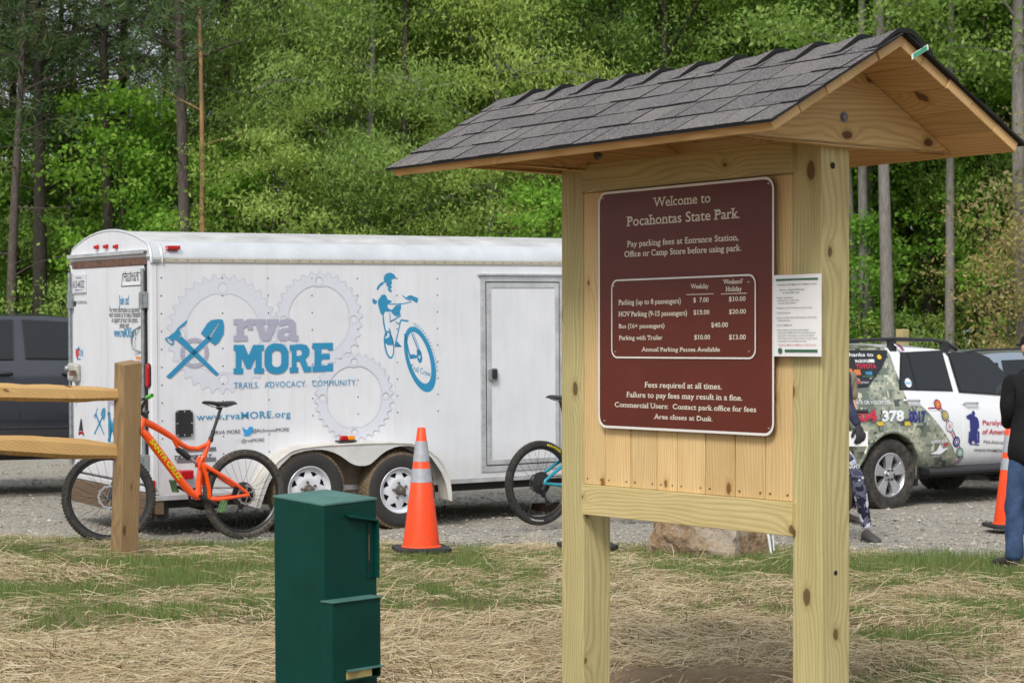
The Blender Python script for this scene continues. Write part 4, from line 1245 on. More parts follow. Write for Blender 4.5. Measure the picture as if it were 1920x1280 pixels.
# dirty inner fender wall
mb = MB(); u0, u1 = ou[0][0]+0.1, ou[-1][0]-0.05
uc = (u0+u1)/2; mb.prism([(uc+(p[0]-uc)*0.96, 0.32+(p[1]-0.32)*0.93) for p in ou], -0.006, -0.001, 1); mb.build("inner_fender", plain("mud_brown", (0.15,0.115,0.08,1), 0.9, 0, 0.4, 10), trailer)
def muddy_tyre():
    t = NT("muddy_tyre"); co = t.coord("Object")
    sep = t.n("SeparateXYZ"); t.l(co, sep.inputs[0])
    r2 = t.math('SQRT', t.math('ADD', t.math('MULTIPLY', sep.outputs[0], sep.outputs[0]), t.math('MULTIPLY', sep.outputs[2], sep.outputs[2])))
    m = t.ramp(r2, [(0.318, (0,0,0,1)), (0.335, (1,1,1,1))])
    nz = t.noise(co, 30, 5, 0.7)
    f = t.math('MULTIPLY', m, t.ramp(nz, [(0.3, (0.25,0.25,0.25,1)), (0.6, (1,1,1,1))]))
    c = t.mix(t.math('MULTIPLY', t.noise(co, 8, 4, 0.6), 0.4), (0.032,0.030,0.030,1), (0.075,0.068,0.06,1))
    c = t.mix(f, c, (0.24,0.175,0.105,1))
    t.bump(nz, 0.5, 0.01)
    return t.set(c, 0.85, 0, 0.3)
M_mud = muddy_tyre()
M_rimw = plain("white_steel_wheel", (0.68,0.69,0.73,1), 0.35, 0.1, 0.06, 6)
M_hub = plain("greasy_hub", (0.13,0.11,0.09,1), 0.55, 0.5, 0.3, 30)
def trailer_wheel(u_, z_):
    """outer face towards -y; tyre 0.345 m radius"""
    R = 0.345; M = Matrix.Translation((u_, -0.13, z_))
    w_ = bpy.data.objects.new("wheel", None); COL.objects.link(w_); w_.parent = trailer; w_.location = (u_, -0.125, z_)
    mb = MB()
    prof = [(0.205,-0.082),(0.215,-0.096),(0.245,-0.104),(0.285,-0.106),(0.312,-0.100),(0.330,-0.088),(0.340,-0.07),(0.345,-0.045),(0.345,0.045),(0.340,0.07),(0.312,0.1),(0.25,0.104),(0.205,0.085)]
    mb.lathe(prof, 56, 'y')
    rnd = random.Random(int(u_*10))
    for k in range(56):                                  # shoulder lugs
        a = 2*pi*k/56
        for (y0, y1, off) in ((-0.082, -0.05, 0), (-0.042, -0.004, .5), (0.004, 0.042, 0), (0.05, 0.082, .5)):
            Mr = Matrix.Rotation(-(a+off*2*pi/56), 4, 'Y') @ Matrix.Translation((R-0.003, 0, 0))
            mb.box(-0.01, 0.008-(0.006 if abs(y0) > 0.045 or abs(y1) > .045 else 0), y0, y1, -0.0135, 0.0135, Mr)
    t_ = mb.build("tyre", M_mud, w_, smooth=35)
    # rim: stepped dish, eight windows cut as gaps between web plates
    mb = MB()
    mb.lathe([(0.205,-0.080),(0.209,-0.090),(0.203,-0.095),(0.196,-0.088),(0.193,-0.070),(0.186,-0.050),(0.178,-0.046),(0.172,-0.05)], 48, 'y')
    mb.lathe([(0.0,-0.062),(0.05,-0.066),(0.092,-0.072),(0.105,-0.070)], 32, 'y')
    n_ = 8
    for k in range(n_):                                  # web: full annulus 0.105..0.172 less a triangular window
        a0 = 2*pi*k/n_; a1 = 2*pi*(k+1)/n_; am = (a0+a1)/2
        def P(r, a, y): return (r*cos(a), y, r*sin(a))
        def yy(r): return -0.070 + (r-0.105)/(0.172-0.105)*0.020
        A = [P(0.105, a0, yy(.105)), P(0.172, a0, yy(.172)), P(0.172, a0+0.35*(a1-a0), yy(.172)), P(0.172, am+0.15*(a1-a0), yy(.172)), P(0.172, a1, yy(.172)), P(0.105, a1, yy(.105)), P(0.105, am, yy(.105)),
             P(0.118, am, yy(.118)), P(0.158, am-0.30*(a1-a0), yy(.158)), P(0.163, am, yy(.163)), P(0.158, am+0.30*(a1-a0), yy(.158))]
        mb.add(A, [(0,1,8,7,6), (1,2,8), (2,3,9,8), (3,4,10,9), (4,5,6,7,10)])
    rim = mb.build("rim", M_rimw, w_, smooth=40)
    mb = MB(); mb.lathe([(0.1, -0.02), (0.19, -0.02), (0.19, -0.01)], 24, 'y'); mb.build("brake_drum", M_dark, w_)
    mb = MB(); mb.lathe([(0.045,-0.062),(0.045,-0.085),(0.037,-0.10),(0.034,-0.13),(0.025,-0.137),(0.012,-0.138),(0.0,-0.138)], 20, 'y'); mb.build("hub", M_hub, w_, smooth=40)
    for k in range(5):
        a = 2*pi*k/5+0.5
        mb = MB(); mb.lathe([(0.012,-0.066),(0.012,-0.088),(0.006,-0.094),(0,-0.094)], 6, 'y', Matrix.Translation((0.068*cos(a), 0, 0.068*sin(a)))); mb.build("lug_nut", M_hub, w_)
    return w_
TWm = plane_map(MT, 1, -0.22)
pw1, pw2 = TWm(581, 918), TWm(752, 919)
wz = 0.5*(pw1.z+pw2.z)
trailer_wheel(pw1.x, pw1.z); trailer_wheel(pw2.x, pw2.z)
for u_ in (pw1.x, pw2.x):
    mb = MB(); mb.tube([(u_, -0.02, wz), (u_, TW+0.02, wz)], 0.04, 8); mb.build("axle", M_dark, trailer)
    mb = MB(); mb.lathe([(0.2,-0.08),(0.3,-0.1),(0.345,-0.06),(0.345,0.06),(0.3,0.1),(0.2,0.08)], 40, 'y', Matrix.Translation((u_, TW+0.12, wz))); mb.build("far_tyre", M_mud, trailer, smooth=35)
mb = MB(); 
for y in (0.15, TW-0.15): mb.box(0.05, TL+0.1, y-0.04, y+0.04, ZB-0.09, ZB-0.001)
mb.box(0.05, TL, 0.02, TW-0.02, ZB-0.02, ZB-0.002)
mb.build("chassis", M_dark, trailer)
for u_ in (0.08,):
    mb = MB(); mb.box(u_-0.05, u_+0.08, 0.04, 0.16, 0.19, ZB-0.001); mb.build("drop_leg", M_dark, trailer)
    mb = MB(); mb.box(u_-0.05, u_+0.02, -0.0, 0.04, 0.25, 0.42); mb.build("bumper_end", W_old, trailer)
mb = MB()
for s_ in (-1, 1): mb.tube([(TL-0.1, TW/2+s_*0.7, ZB-0.05), (TL+1.2, TW/2, ZB-0.05)], 0.04, 6)
mb.tube([(TL+1.0, TW/2, 0.03), (TL+1.0, TW/2, 0.7)], 0.03, 8)
mb.build("tow_frame", M_dark, trailer)

# ================================================================== BICYCLES
def dusty(name, col, dust=(0.20,0.17,0.13,1), amt=0.4, rough=0.8, sc=35):
    t = NT(name); co = t.coord("Object")
    nz = t.noise(co, sc, 5, 0.7); big = t.noise(co, 4, 3, 0.6)
    f = t.math('MULTIPLY', t.ramp(nz, [(0.35, (0,0,0,1)), (0.7, (1,1,1,1))]), t.math('MULTIPLY', big, amt*1.6))
    t.set(t.mix(f, col, dust), rough, 0, 0.35); return t.m
M_tyre = dusty("bicycle_tyre", (0.018,0.018,0.019,1), amt=0.35)
M_tyre_d = dusty("dusty_bicycle_tyre", (0.028,0.027,0.026,1), amt=0.8)
M_rimb = plain("black_rim", (0.016,0.016,0.018,1), 0.35)
M_spoke = plain("black_spoke", (0.03,0.03,0.032,1), 0.4, 0.5)
M_steel = plain("brushed_steel", (0.55,0.55,0.56,1), 0.3, 0.9, 0.1, 40)
M_orange = plain("orange_frame", lin(242,84,20), 0.22, 0, 0.05, 6, coat=0.5)
M_teal = plain("teal_frame", lin(14,138,158), 0.22, 0, 0.05, 6, coat=0.5)
M_blackf = plain("black_frame", (0.02,0.02,0.022,1), 0.3, 0, 0.05, 6, coat=0.3)
M_greeng = plain("green_grip", lin(88,190,58), 0.6)
M_greenp = plain("green_pedal", lin(92,128,82), 0.5, 0.2)
M_lime = plain("lime_lettering", lin(205,205,30), 0.4)
M_yel = plain("tyre_yellow", lin(225,205,20), 0.5)
M_decw = plain("tyre_white", (0.75,0.75,0.75,1), 0.5)
M_silver = plain("shock_silver", (0.45,0.45,0.46,1), 0.25, 0.8)
M_saddle = plain("saddle_vinyl", (0.016,0.016,0.017,1), 0.4)
_bw = {}
def bike_wheel(parent, loc, rz, tyre_m, rotor, R=0.372, steerM=None, rearside=False, stem_rot=0.0):
    w_ = bpy.data.objects.new("wheel", None); COL.objects.link(w_); w_.parent = parent
    w_.matrix_local = steerM if steerM is not None else Matrix.Translation(loc)
    key = tyre_m.name
    if key not in _bw:
        mb = MB(); tr = 0.030
        mb.lathe([(R-tr*0.98 + tr*cos(a)*0.98, tr*sin(a)) for a in [2*pi*k/14+pi/14 for k in range(14)]], 72, 'y', closed=True)
        for k in range(84):
            a = 2*pi*k/84
            for j, (yo, zo, s) in enumerate(((-0.024, -0.011, .010), (-0.009, -0.001, .010), (0.009, -0.001, .010), (0.024, -0.011, .010))):
                aa = a + (0.5*2*pi/84 if j in (1, 2) else 0)
                Mr = Matrix.Rotation(-aa, 4, 'Y') @ Matrix.Translation((R+zo, yo, 0))
                mb.box(-0.006, 0.0045, -0.0055, 0.0055, -0.0075, 0.0075, Mr)
        t_ = mb.build("tyre", tyre_m, None, smooth=40)
        mb = MB(); ro = R-0.052
        mb.lathe([(ro+0.004,-0.015),(ro+0.006,-0.0165),(ro-0.012,-0.0155),(ro-0.022,-0.006),(ro-0.022,0.006),(ro-0.012,0.0155),(ro+0.006,0.0165),(ro+0.004,0.015)], 72, 'y', closed=True)
        r_ = mb.build("rim", M_rimb, None, smooth=40)
        mb = MB(); mb.lathe([(0.0,-0.062),(0.012,-0.062),(0.012,-0.036),(0.028,-0.034),(0.028,-0.026),(0.016,-0.02),(0.014,0.0),(0.016,0.02),(0.028,0.026),(0.028,0.034),(0.012,0.036),(0.012,0.062),(0.0,0.062)], 20, 'y')
        h_ = mb.build("hub", M_blk, None, smooth=40)
        mb = MB(); mb.tube([(0.026,0,0),(ro-0.02,0,0)], 0.0013, 5); s_ = mb.build("spoke", M_spoke, None)
        _bw[key] = (t_, r_, h_, s_)
        objs = list(_bw[key]); first = True
    else:
        objs = [o.copy() for o in _bw[key]]; first = False
        for o in objs: COL.objects.link(o)
    for o in objs: o.parent = w_; 
    ro = R-0.052
    for k in range(28):
        s_ = objs[3] if k == 0 else objs[3].copy()
        if k: COL.objects.link(s_); s_.parent = w_
        a = 2*pi*k/28 + stem_rot; sgn = 1 if k % 2 else -1; tw = 0.32*(1 if (k//2) % 2 else -1)
        hubp = Vector((0.026*cos(a+tw*4.4), 0.030*sgn, 0.026*sin(a+tw*4.4))); rimp = Vector((ro*cos(a), 0.003*sgn, ro*sin(a)))
        d = rimp-hubp
        s_.matrix_local = Matrix.Translation(hubp) @ d.to_track_quat('X', 'Z').to_matrix().to_4x4() @ Matrix.Diagonal((d.length/(ro-0.046), 1, 1, 1)) @ Matrix.Translation((-0.026, 0, 0))
    # disc rotor on the left
    mb = MB(); rr = rotor; y = 0.042; n = 48
    v = []; f = []
    for k in range(n):
        a = 2*pi*k/n; wv = 0.0025*(1 if k % 4 < 2 else -1)
        v += [((rr+wv)*cos(a), y, (rr+wv)*sin(a)), ((rr-0.017+wv)*cos(a), y, (rr-0.017+wv)*sin(a))]
    for k in range(n):
        k2 = (k+1) % n
        f.append((2*k, 2*k2, 2*k2+1, 2*k+1))
    mb.add(v, f)
    for k in range(6):
        a = 2*pi*k/6; b = a+0.55
        p0 = Vector((0.022*cos(a), y+.0005, 0.022*sin(a))); p1 = Vector(((rr-0.012)*cos(b), y+.0005, (rr-0.012)*sin(b)))
        mid = (p0+p1)/2 + Vector((-sin(a), 0, cos(a)))*0.012
        mb.tube([p0, mid, p1], 0.0045, 5)
    mb.lathe([(0.014, y), (0.024, y+0.001), (0.024, y-0.001)], 16, 'y')
    mb.build("disc_rotor", M_steel, w_)
    return w_
def bicycle(M, label, P):
    B = thing("mountain_bike", label, "bicycle", M, group=P.get('group'))
    R = 0.372; WB = P.get('wb', 1.2); col = P['frame']; steer = P.get('steer', 0)
    V = Vector
    # --- frame
    def side_pair(mb, pts, rad, y, n=8):
        for s in (-1, 1): mb.tube([(p[0], s*(y if len(p) < 3 else p[2]), p[1]) for p in pts], rad, n)
    mb = MB()
    ht0, ht1 = V((0.918, 0, 1.005)), V((0.966, 0, 0.875))
    mb.tube([ht0, ht0.lerp(ht1, .5), ht1], [0.029, 0.026, 0.031], 14)
    mb.tube([(0.945,0,0.905),(0.90,0,0.870),(0.82,0,0.775),(0.70,0,0.632),(0.58,0,0.49),(0.50,0,0.405),(0.44,0,0.365),(0.405,0,0.365)], [0.028,0.036,0.037,0.036,0.035,0.033,0.034,0.03], 14, sy=0.85)
    mb.tube([(0.925,0,0.985),(0.86,0,0.955),(0.76,0,0.905),(0.655,0,0.845),(0.58,0,0.790),(0.52,0,0.762),(0.44,0,0.755),(0.36,0,0.785),(0.325,0,0.815)], [0.028,0.030,0.027,0.024,0.022,0.020,0.019,0.019,0.018], 14, sy=0.9)
    mb.tube([(0.322,0,0.835),(0.35,0,0.765),(0.385,0,0.67),(0.412,0,0.58),(0.42,0,0.47),(0.425,0,0.365)], [0.019,0.020,0.022,0.023,0.024,0.03], 12)
    mb.tube([(0.655,0,0.838),(0.63,0,0.79),(0.617,0,0.765)], [0.02,0.017,0.014], 8)          # shock mount tab
    mb.lathe([(0,-0.043),(0.026,-0.043),(0.026,0.043),(0,0.043)], 18, 'y', Matrix.Translation((0.423, 0, 0.365)))
    fr = mb.build("frame", col, B, smooth=60)
    # --- rear swing arm
    mb = MB()
    side_pair(mb, [(0.405,0.628,0.03),(0.33,0.585,0.055),(0.22,0.525,0.062),(0.10,0.455,0.065),(0.01,0.395,0.066),(0.0,0.372,0.066)], [0.022,0.018,0.016,0.015,0.014,0.012], 0)
    side_pair(mb, [(0.335,0.342,0.035),(0.27,0.338,0.055),(0.15,0.352,0.062),(0.04,0.366,0.066),(-0.01,0.372,0.066)], [0.022,0.018,0.015,0.014,0.016], 0)
    side_pair(mb, [(0.405,0.625,0.036),(0.37,0.53,0.040),(0.345,0.43,0.040),(0.335,0.345,0.036)], [0.02,0.018,0.019,0.02], 0)
    mb.tube([(0.405,-0.035,0.63),(0.405,0.035,0.63)], 0.02, 8)
    mb.build("swing_arm", col, B, smooth=60)
    # --- shock, link
    mb = MB(); mb.tube([(0.615,0,0.752),(0.58,0,0.728),(0.51,0,0.68)], [0.022,0.026,0.026], 12); mb.tube([(0.63,0,0.762),(0.6,0,0.742)], 0.016, 8); mb.tube([(0.575,-0.03,0.74),(0.535,-0.03,0.712)], 0.016, 8)
    sh = mb.build("shock", M_blk, B, smooth=50)
    mb = MB(); mb.tube([(0.51,0,0.68),(0.43,0,0.626)], 0.013, 10); mb.build("shock_shaft", M_silver, sh, smooth=50)
    mb = MB(); side_pair(mb, [(0.40,0.69,0.028),(0.43,0.64,0.03),(0.43,0.60,0.03)], [0.014,0.016,0.013], 0); mb.build("link", col, B, smooth=50)
    # --- seat post, saddle
    mb = MB(); mb.tube([(0.32,0,0.835),(0.235,0,1.085)], 0.0135, 10); mb.tube([(0.322,0,0.825),(0.295,0,0.905)], 0.0175, 10); mb.tube([(0.325,0,0.815),(0.315,0,0.845)], 0.023, 10)
    mb.tube([(0.225,0,1.085),(0.27,0,1.098)], 0.016, 8)
    mb.build("seat_post", M_blk, B, smooth=50)
    rails = MB(); 
    for s in (-1, 1): rails.tube([(0.13,s*0.022,1.118),(0.19,s*0.022,1.100),(0.30,s*0.020,1.100),(0.385,s*0.008,1.125)], 0.0038, 6)
    rails.build("saddle_rails", M_silver, B)
    st = [(0.105,0.052,1.136,0.010),(0.12,0.068,1.139,0.016),(0.16,0.070,1.137,0.020),(0.21,0.052,1.130,0.022),(0.27,0.030,1.130,0.020),(0.33,0.021,1.137,0.017),(0.385,0.018,1.140,0.014),(0.402,0.010,1.136,0.009)]
    mb = MB(); v = []; n = 14
    for (x, wy, z, hz) in st:
        for k in range(n):
            a = 2*pi*k/n
            v.append((x, wy*cos(a)*(1 if sin(a) > -0.2 else 0.92), z + hz*(sin(a)*0.75 if sin(a) > 0 else sin(a)*1.1) - 0.012*(abs(cos(a))**2)*(wy/0.07)))
    f = [(i*n+k, i*n+(k+1) % n, (i+1)*n+(k+1) % n, (i+1)*n+k) for i in range(len(st)-1) for k in range(n)]
    f += [tuple(range(n)), tuple(range((len(st)-1)*n, len(st)*n))]
    mb.add(v, f); mb.build("saddle", M_saddle, B, smooth=60)
    # --- cranks, chainring, pedals
    ca = P.get('crank', radians(205))
    bb = V((0.423, 0, 0.365))
    for s in (1, -1):
        d = V((cos(ca), 0, sin(ca))) * (0.175 if s > 0 else -0.175)
        p0, p1 = bb + V((0, s*0.06, 0)), bb + V((0, s*0.075, 0)) + d
        mb = MB(); mb.tube([bb + V((0, s*0.03, 0)), p0], 0.018, 8); mb.tube([p0, p0.lerp(p1, .5), p1], [0.018, 0.013, 0.012], 10); cr = mb.build("crank", M_blk, B, smooth=50)
        mb = MB(); c = p1 + V((0, s*0.06, 0)); 
        ang = P.get('pedal', 1.1); Mp = Matrix.Translation(c) @ Matrix.Rotation(ang*s, 4, 'Y')
        mb.tube([p1, p1+V((0, s*0.1, 0))], 0.007, 8)
        mb.box(-0.052, -0.038, -0.05, 0.05, -0.009, 0.009, Mp); mb.box(0.038, 0.052, -0.05, 0.05, -0.009, 0.009, Mp)
        mb.box(-0.052, 0.052, -0.05, -0.036, -0.009, 0.009, Mp); mb.box(-0.052, 0.052, 0.036, 0.05, -0.009, 0.009, Mp); mb.box(-0.04, 0.04, -0.012, 0.012, -0.009, 0.009, Mp)
        for xx in (-0.045, 0, 0.045):
            for yy in (-0.043, 0.043): mb.box(xx-.002, xx+.002, yy-.002, yy+.002, -0.013, 0.013, Mp)
        mb.build("pedal", P['pedal_m'], B, bevel=0.003)
    mb = MB(); rr = 0.064; nT = 32; y = -0.048
    v = []
    for k in range(nT*2): 
        a = pi*k/nT; r_ = rr + (0.004 if k % 2 else -0.002)
        v += [(r_*cos(a), y-.002, r_*sin(a)), (r_*cos(a), y+.002, r_*sin(a)), (0.045*cos(a), y-.002, 0.045*sin(a)), (0.045*cos(a), y+.002, 0.045*sin(a))]
    f = []
    for k in range(nT*2):
        a0, b0 = 4*k, 4*((k+1) % (nT*2)); f += [(a0, b0, b0+1, a0+1), (a0, a0+2, b0+2, b0), (a0+1, b0+1, b0+3, a0+3)]
    mb.add(v, f, M=Matrix.Translation(bb))
    for k in range(4):
        a = pi/2*k+0.4; mb.tube([bb+V((0, y, 0)), bb+V((0.048*cos(a), y, 0.048*sin(a)))], 0.008, 6)
    mb.build("chainring", M_blk, B)
    mb = MB()
    for i, rr in enumerate((0.104,0.094,0.084,0.075,0.066,0.058,0.051,0.044,0.038,0.032,0.027)):
        yy = -0.022 - i*0.0035; nT = int(rr*500)
        for k in range(nT): 
            a = 2*pi*k/nT; mb.cbox((0,0,0), (0.006,0.0018,0.005), Matrix.Translation((0,yy,R)) @ Matrix.Rotation(-a,4,'Y') @ Matrix.Translation((rr-0.002,0,0)))
        mb.lathe([(rr-0.004, yy-.0009), (rr-0.004, yy+.0009), (rr-0.018, yy+.0009), (rr-0.018, yy-.0009)], 28, 'y', Matrix.Translation((0,0,R)), closed=True)
    mb.lathe([(0.02,-0.015),(0.03,-0.02),(0.025,-0.06),(0.0,-0.062)], 16, 'y', Matrix.Translation((0,0,R)))
    mb.build("cassette", M_dark, B)
    # rear mech
    mb = MB(); jw1, jw2 = V((0.005, -0.045, R-0.105)), V((0.055, -0.045, R-0.175))
    mb.tube([(0.0,-0.07,R-0.015),(-0.03,-0.075,R-0.05),(0.0,-0.06,R-0.10)], [0.014,0.018,0.014], 8)
    mb.tube([jw1+V((0,-.012,0)), jw2+V((0,-.012,0))], 0.008, 6)
    for c in (jw1, jw2): mb.lathe([(0.0,-0.006),(0.024,-0.005),(0.024,0.005),(0.0,0.006)], 14, 'y', Matrix.Translation(c))
    mb.build("rear_derailleur", M_blk, B, smooth=40)
    mb = MB(); ch = []
    cr_ = 0.052
    for k in range(9): a = pi/2 - pi*k/8; ch.append((0.423+0.066*cos(a), -0.047, 0.365+0.066*sin(a)))
    ch += [(0.055+0.024*cos(a), -0.045, R-0.175+0.024*sin(a)) for a in (-1.5, -2.2, -3.0)] + [(0.005+0.024*cos(a), -0.045, R-0.105+0.024*sin(a)) for a in (-0.6, 0.2, 0.9)]
    ch += [(cr_*cos(a), -0.043, R+cr_*sin(a)) for a in (-2.2, -2.8, 2.8, 2.2, 1.6)]
    mb.tube(ch, 0.0045, 5, closed=True); mb.build("chain", M_dark, B)
    # rear caliper
    mb = MB(); mb.box(0.03, 0.075, 0.045, 0.075, R+0.05, R+0.09); mb.build("brake_calliper", M_blk, B, bevel=0.006)
    # --- steering assembly: everything that turns with the fork
    ax0, axd = V((0.912, 0, 1.02)), V((0.405, 0, -0.914)).normalized()
    SM = Matrix.Translation(ax0) @ Matrix.Rotation(-steer, 4, axd) @ Matrix.Translation(-ax0)
    fa = V((WB, 0, R))
    off = (fa-ax0); perp = off - axd*off.dot(axd)
    crown = ax0 + axd*0.175
    mb = MB(); mb.tube([crown+perp*0.3-axd*0.01+V((0,-0.07,0)), crown+perp*0.3-axd*0.03, crown+perp*0.3-axd*0.01+V((0,0.07,0))], [0.022,0.03,0.022], 10, M=SM)
    mb.tube([ax0-axd*0.03, crown], 0.017, 10, M=SM)
    fk = mb.build("fork_crown", M_blk, B, smooth=50)
    for s in (-1, 1):
        q0 = crown + perp*0.6 + V((0, s*0.068, 0)); q1 = fa + V((0, s*0.068, 0)) 
        m_ = q0.lerp(q1, 0.42)
        mb = MB(); mb.tube([q0-axd*0.01, m_], 0.0165, 10, M=SM); mb.build("stanchion", M_rimb, fk, smooth=50)
        mb = MB(); mb.tube([m_, q0.lerp(q1, .8), q1-V((0.0, 0, 0.012))], [0.022, 0.020, 0.016], 10, M=SM); mb.build("fork_leg", P.get('fork', M_blk), fk, smooth=50)
    mb = MB(); mb.tube([ax0-axd*0.02, ax0-axd*0.02+V((0.05,0,0.012))], 0.018, 10, M=SM); mb.tube([ax0-axd*0.05, ax0+axd*0.0], 0.019, 10, M=SM); stem = mb.build("stem", M_blk, B, smooth=50)
    hbc = ax0-axd*0.02+V((0.05,0,0.012))
    bar = [hbc + V(p) for p in ((-0.035,-0.385,0.03+P.get('rise',0)),(-0.02,-0.26,0.028+P.get('rise',0)),(0.0,-0.09,0.004+P.get('rise',0)*.4),(0,0,0),(0.0,0.09,0.004+P.get('rise',0)*.4),(-0.02,0.26,0.028+P.get('rise',0)),(-0.035,0.385,0.03+P.get('rise',0)))]
    mb = MB(); mb.tube(bar, [0.011,0.011,0.0155,0.0155,0.0155,0.011,0.011], 10, M=SM); hb_ = mb.build("handlebar", M_blk, B, smooth=50)
    for s in (0, 1):
        e0, e1 = (bar[0], bar[1]) if s == 0 else (bar[6], bar[5])
        mb = MB(); mb.tube([e0, e0.lerp(e1, .25), e0.lerp(e1, .5), e0.lerp(e1, 1.0)], [0.0175,0.016,0.0165,0.017], 10, M=SM); g = mb.build("grip", P['grip'], hb_, smooth=50)
        mb = MB(); q = e0.lerp(e1, 1.35); tip = e0.lerp(e1, 0.55)+V((0.055,0,-0.03))
        mb.tube([q, q+V((0.035,0,-0.012)), q.lerp(tip, .6)+V((0.02,0,0)), tip], [0.012,0.010,0.006,0.006], 6, M=SM); mb.build("brake_lever", M_blk, hb_, smooth=50)
        mb = MB(); mb.lathe([(0.0,-0.002),(0.017,-0.002),(0.018,0.003)], 12, 'y', SM @ Matrix.Translation(e0)); mb.build("bar_end_cap", M_silver if P.get('caps') else M_blk, g)
    mb = MB()                                                    # hoses
    for s in (-1, 1):
        mb.tube([SM @ (hbc+V((0.03, s*0.2, 0.02))), SM @ (hbc+V((0.12, s*0.07, 0.0))), SM @ (crown+perp+V((0.05, s*0.03, 0.1))), SM @ (crown+perp*0.5+V((0.03, 0.06, -0.05))) if s > 0 else V((0.93, -0.04, 0.93))], 0.0025, 5)
    mb.build("brake_hose", M_blk, B)
    if P.get('guard'):
        mb = MB(); c = SM @ fa; v = []; f = []
        for k in range(9):
            a = pi*0.34 + pi*0.30*k/8
            for yy, dz in ((-0.04*(1-abs(k-2)/9), 0.0), (0, 0.008), (0.04*(1-abs(k-2)/9), 0.0)):
                v.append(SM @ (fa + V(((R+0.03+dz)*cos(a), yy, (R+0.03+dz)*sin(a)))))
        for k in range(8):
            for j in range(2): f.append((k*3+j, k*3+j+1, (k+1)*3+j+1, (k+1)*3+j))
        mb.add(v, f); mb.build("mudguard", M_greeng, B, smooth=60)
    bike_wheel(B, (0, 0, R), 0, P['tyre_r'], 0.085, R)
    fwM = SM @ Matrix.Translation(fa)
    fw = bike_wheel(B, None, 0, P['tyre_f'], 0.095, R, fwM, stem_rot=0.1)
    return B, SM, fa, fw
# orange bike: rear wheel touching the lot in front of the trailer, front wheel turned square to the photographer
rr_, rf_ = at(456, 926.4, 16.7), at(201, 932, 16.0)
d = (rf_-rr_); yaw = atan2(d.y, d.x)
MB1 = Matrix.Translation((rr_.x, rr_.y, rr_.z-0.372)) @ Matrix.Rotation(yaw, 4, 'Z') @ Matrix.Rotation(-(rf_.z-rr_.z)/1.216, 4, 'Y')
ob, SM, fa, fw = bicycle(MB1, "bright orange full suspension mountain bike with green grips beside the fence post", dict(frame=M_orange, wb=1.21, steer=radians(-17), rise=.07, grip=M_greeng, pedal_m=M_greenp, tyre_r=M_tyre_d, tyre_f=M_tyre, guard=True, caps=True, crank=radians(207), pedal=1.25, group=None))
a = Art(); k0, k1 = Vector((0.868, 0.832)), Vector((0.60, 0.512)); dd = (k1-k0); L_ = dd.length; dd.normalize(); nn = Vector((-dd.y, dd.x))
a.text("SANTA CRUZ", 0.0, L_, -0.019, 0.040, bold=0.03)
if True:
    a.build("frame_lettering", M_lime, ob, lambda p, q: (k0.x+dd.x*p+dd.y*q, 0.0335, k0.y+dd.y*p-dd.x*q))
def tyre_print(w_, s, a0, a1, r0, cap, mat, y):
    """lettering round a tyre wall; a0 to a1 in radians"""
    A = Art(); A.text(s, 0, 1, 0, 1, bold=0.02)
    A.build("tyre_lettering", mat, w_, lambda p, q: ((r0+cap*q)*cos(a0+(a1-a0)*p), y, (r0+cap*q)*sin(a0+(a1-a0)*p)))
tyre_print(fw, "SCHWALBE TUBELESS", radians(-122)+0, radians(-86), 0.322+0.012, -0.014, M_decw, 0.0175)
tyre_print(fw, "MAXXIS", radians(104), radians(78), 0.335, 0.016, M_yel, 0.031)
mb = MB(); mb.ball((0.335*cos(radians(-128)), 0.02, 0.335*sin(radians(-128))), (0.012,0.004,0.012), 8, 6); mb.build("tyre_mark", M_dred, fw)
# teal bike: rear wheel towards the left, seen from its drive side
rr_, rf_ = at(1012, 905, 17.75), at(1200, 899, 18.45)
d = (rf_-rr_); yaw = atan2(d.y, d.x)
MB2 = Matrix.Translation((rr_.x, rr_.y, rr_.z-0.372)) @ Matrix.Rotation(yaw, 4, 'Z')
tb_, _, _, fw2 = bicycle(MB2, "teal mountain bike with yellow tyre lettering half hidden behind the left kiosk post", dict(frame=M_teal, wb=1.19, steer=radians(4), grip=M_blk, pedal_m=M_blk, tyre_r=M_tyre, tyre_f=M_tyre, crank=radians(20)))
rw2 = [c for c in tb_.children if c.name.startswith("wheel")][0]
tyre_print(rw2, "MAXXIS", radians(80), radians(52), 0.333, 0.022, M_yel, -0.031)
tyre_print(rw2, "TUBELESS READY", radians(-112), radians(-86), 0.338, -0.012, M_decw, -0.0305)

# ================================================================== FENCE, CONES, FEE BOX, BOULDER, SMALL THINGS
W_fpost = wood("fence_post_wood", lin(150,125,90), lin(104,84,58), lin(92,64,38), 2, 30, 0.3)
W_frail = wood("split_rail_wood", lin(204,168,112), lin(172,132,80), lin(112,76,42), 0, 22, 0.5)
FD = 14.7
f0, f1 = at(236, 1037, FD), at(240, 682, FD)
fence = thing("split_rail_fence", "rough split rail fence of two pale rails let into a square wooden post", "fence", Matrix.Translation((f0.x, f0.y, 0)))
lean = (f1.x-f0.x)
mb = MB(); hw = 0.1; zt = f1.z; zb = f0.z-0.25; ang = radians(40)
def fp(cx, z, k): 
    c_, s_ = cos(ang), sin(ang); r = 0.074
    q = [(-r,-r),(r,-r),(r,r),(-r,r)][k]
    return (cx+q[0]*c_-q[1]*s_, q[0]*s_+q[1]*c_, z)
v = []
for z, cx, dz in ((zb, -0.02, None), (0.8, lean*.55, None), (zt, lean, 1)):
    for k in range(4):
        p = list(fp(cx, z, k))
        if dz: p[2] += (-0.03, 0.0, 0.035, 0.0)[k]*0.6 + 0.01
        v.append(p)
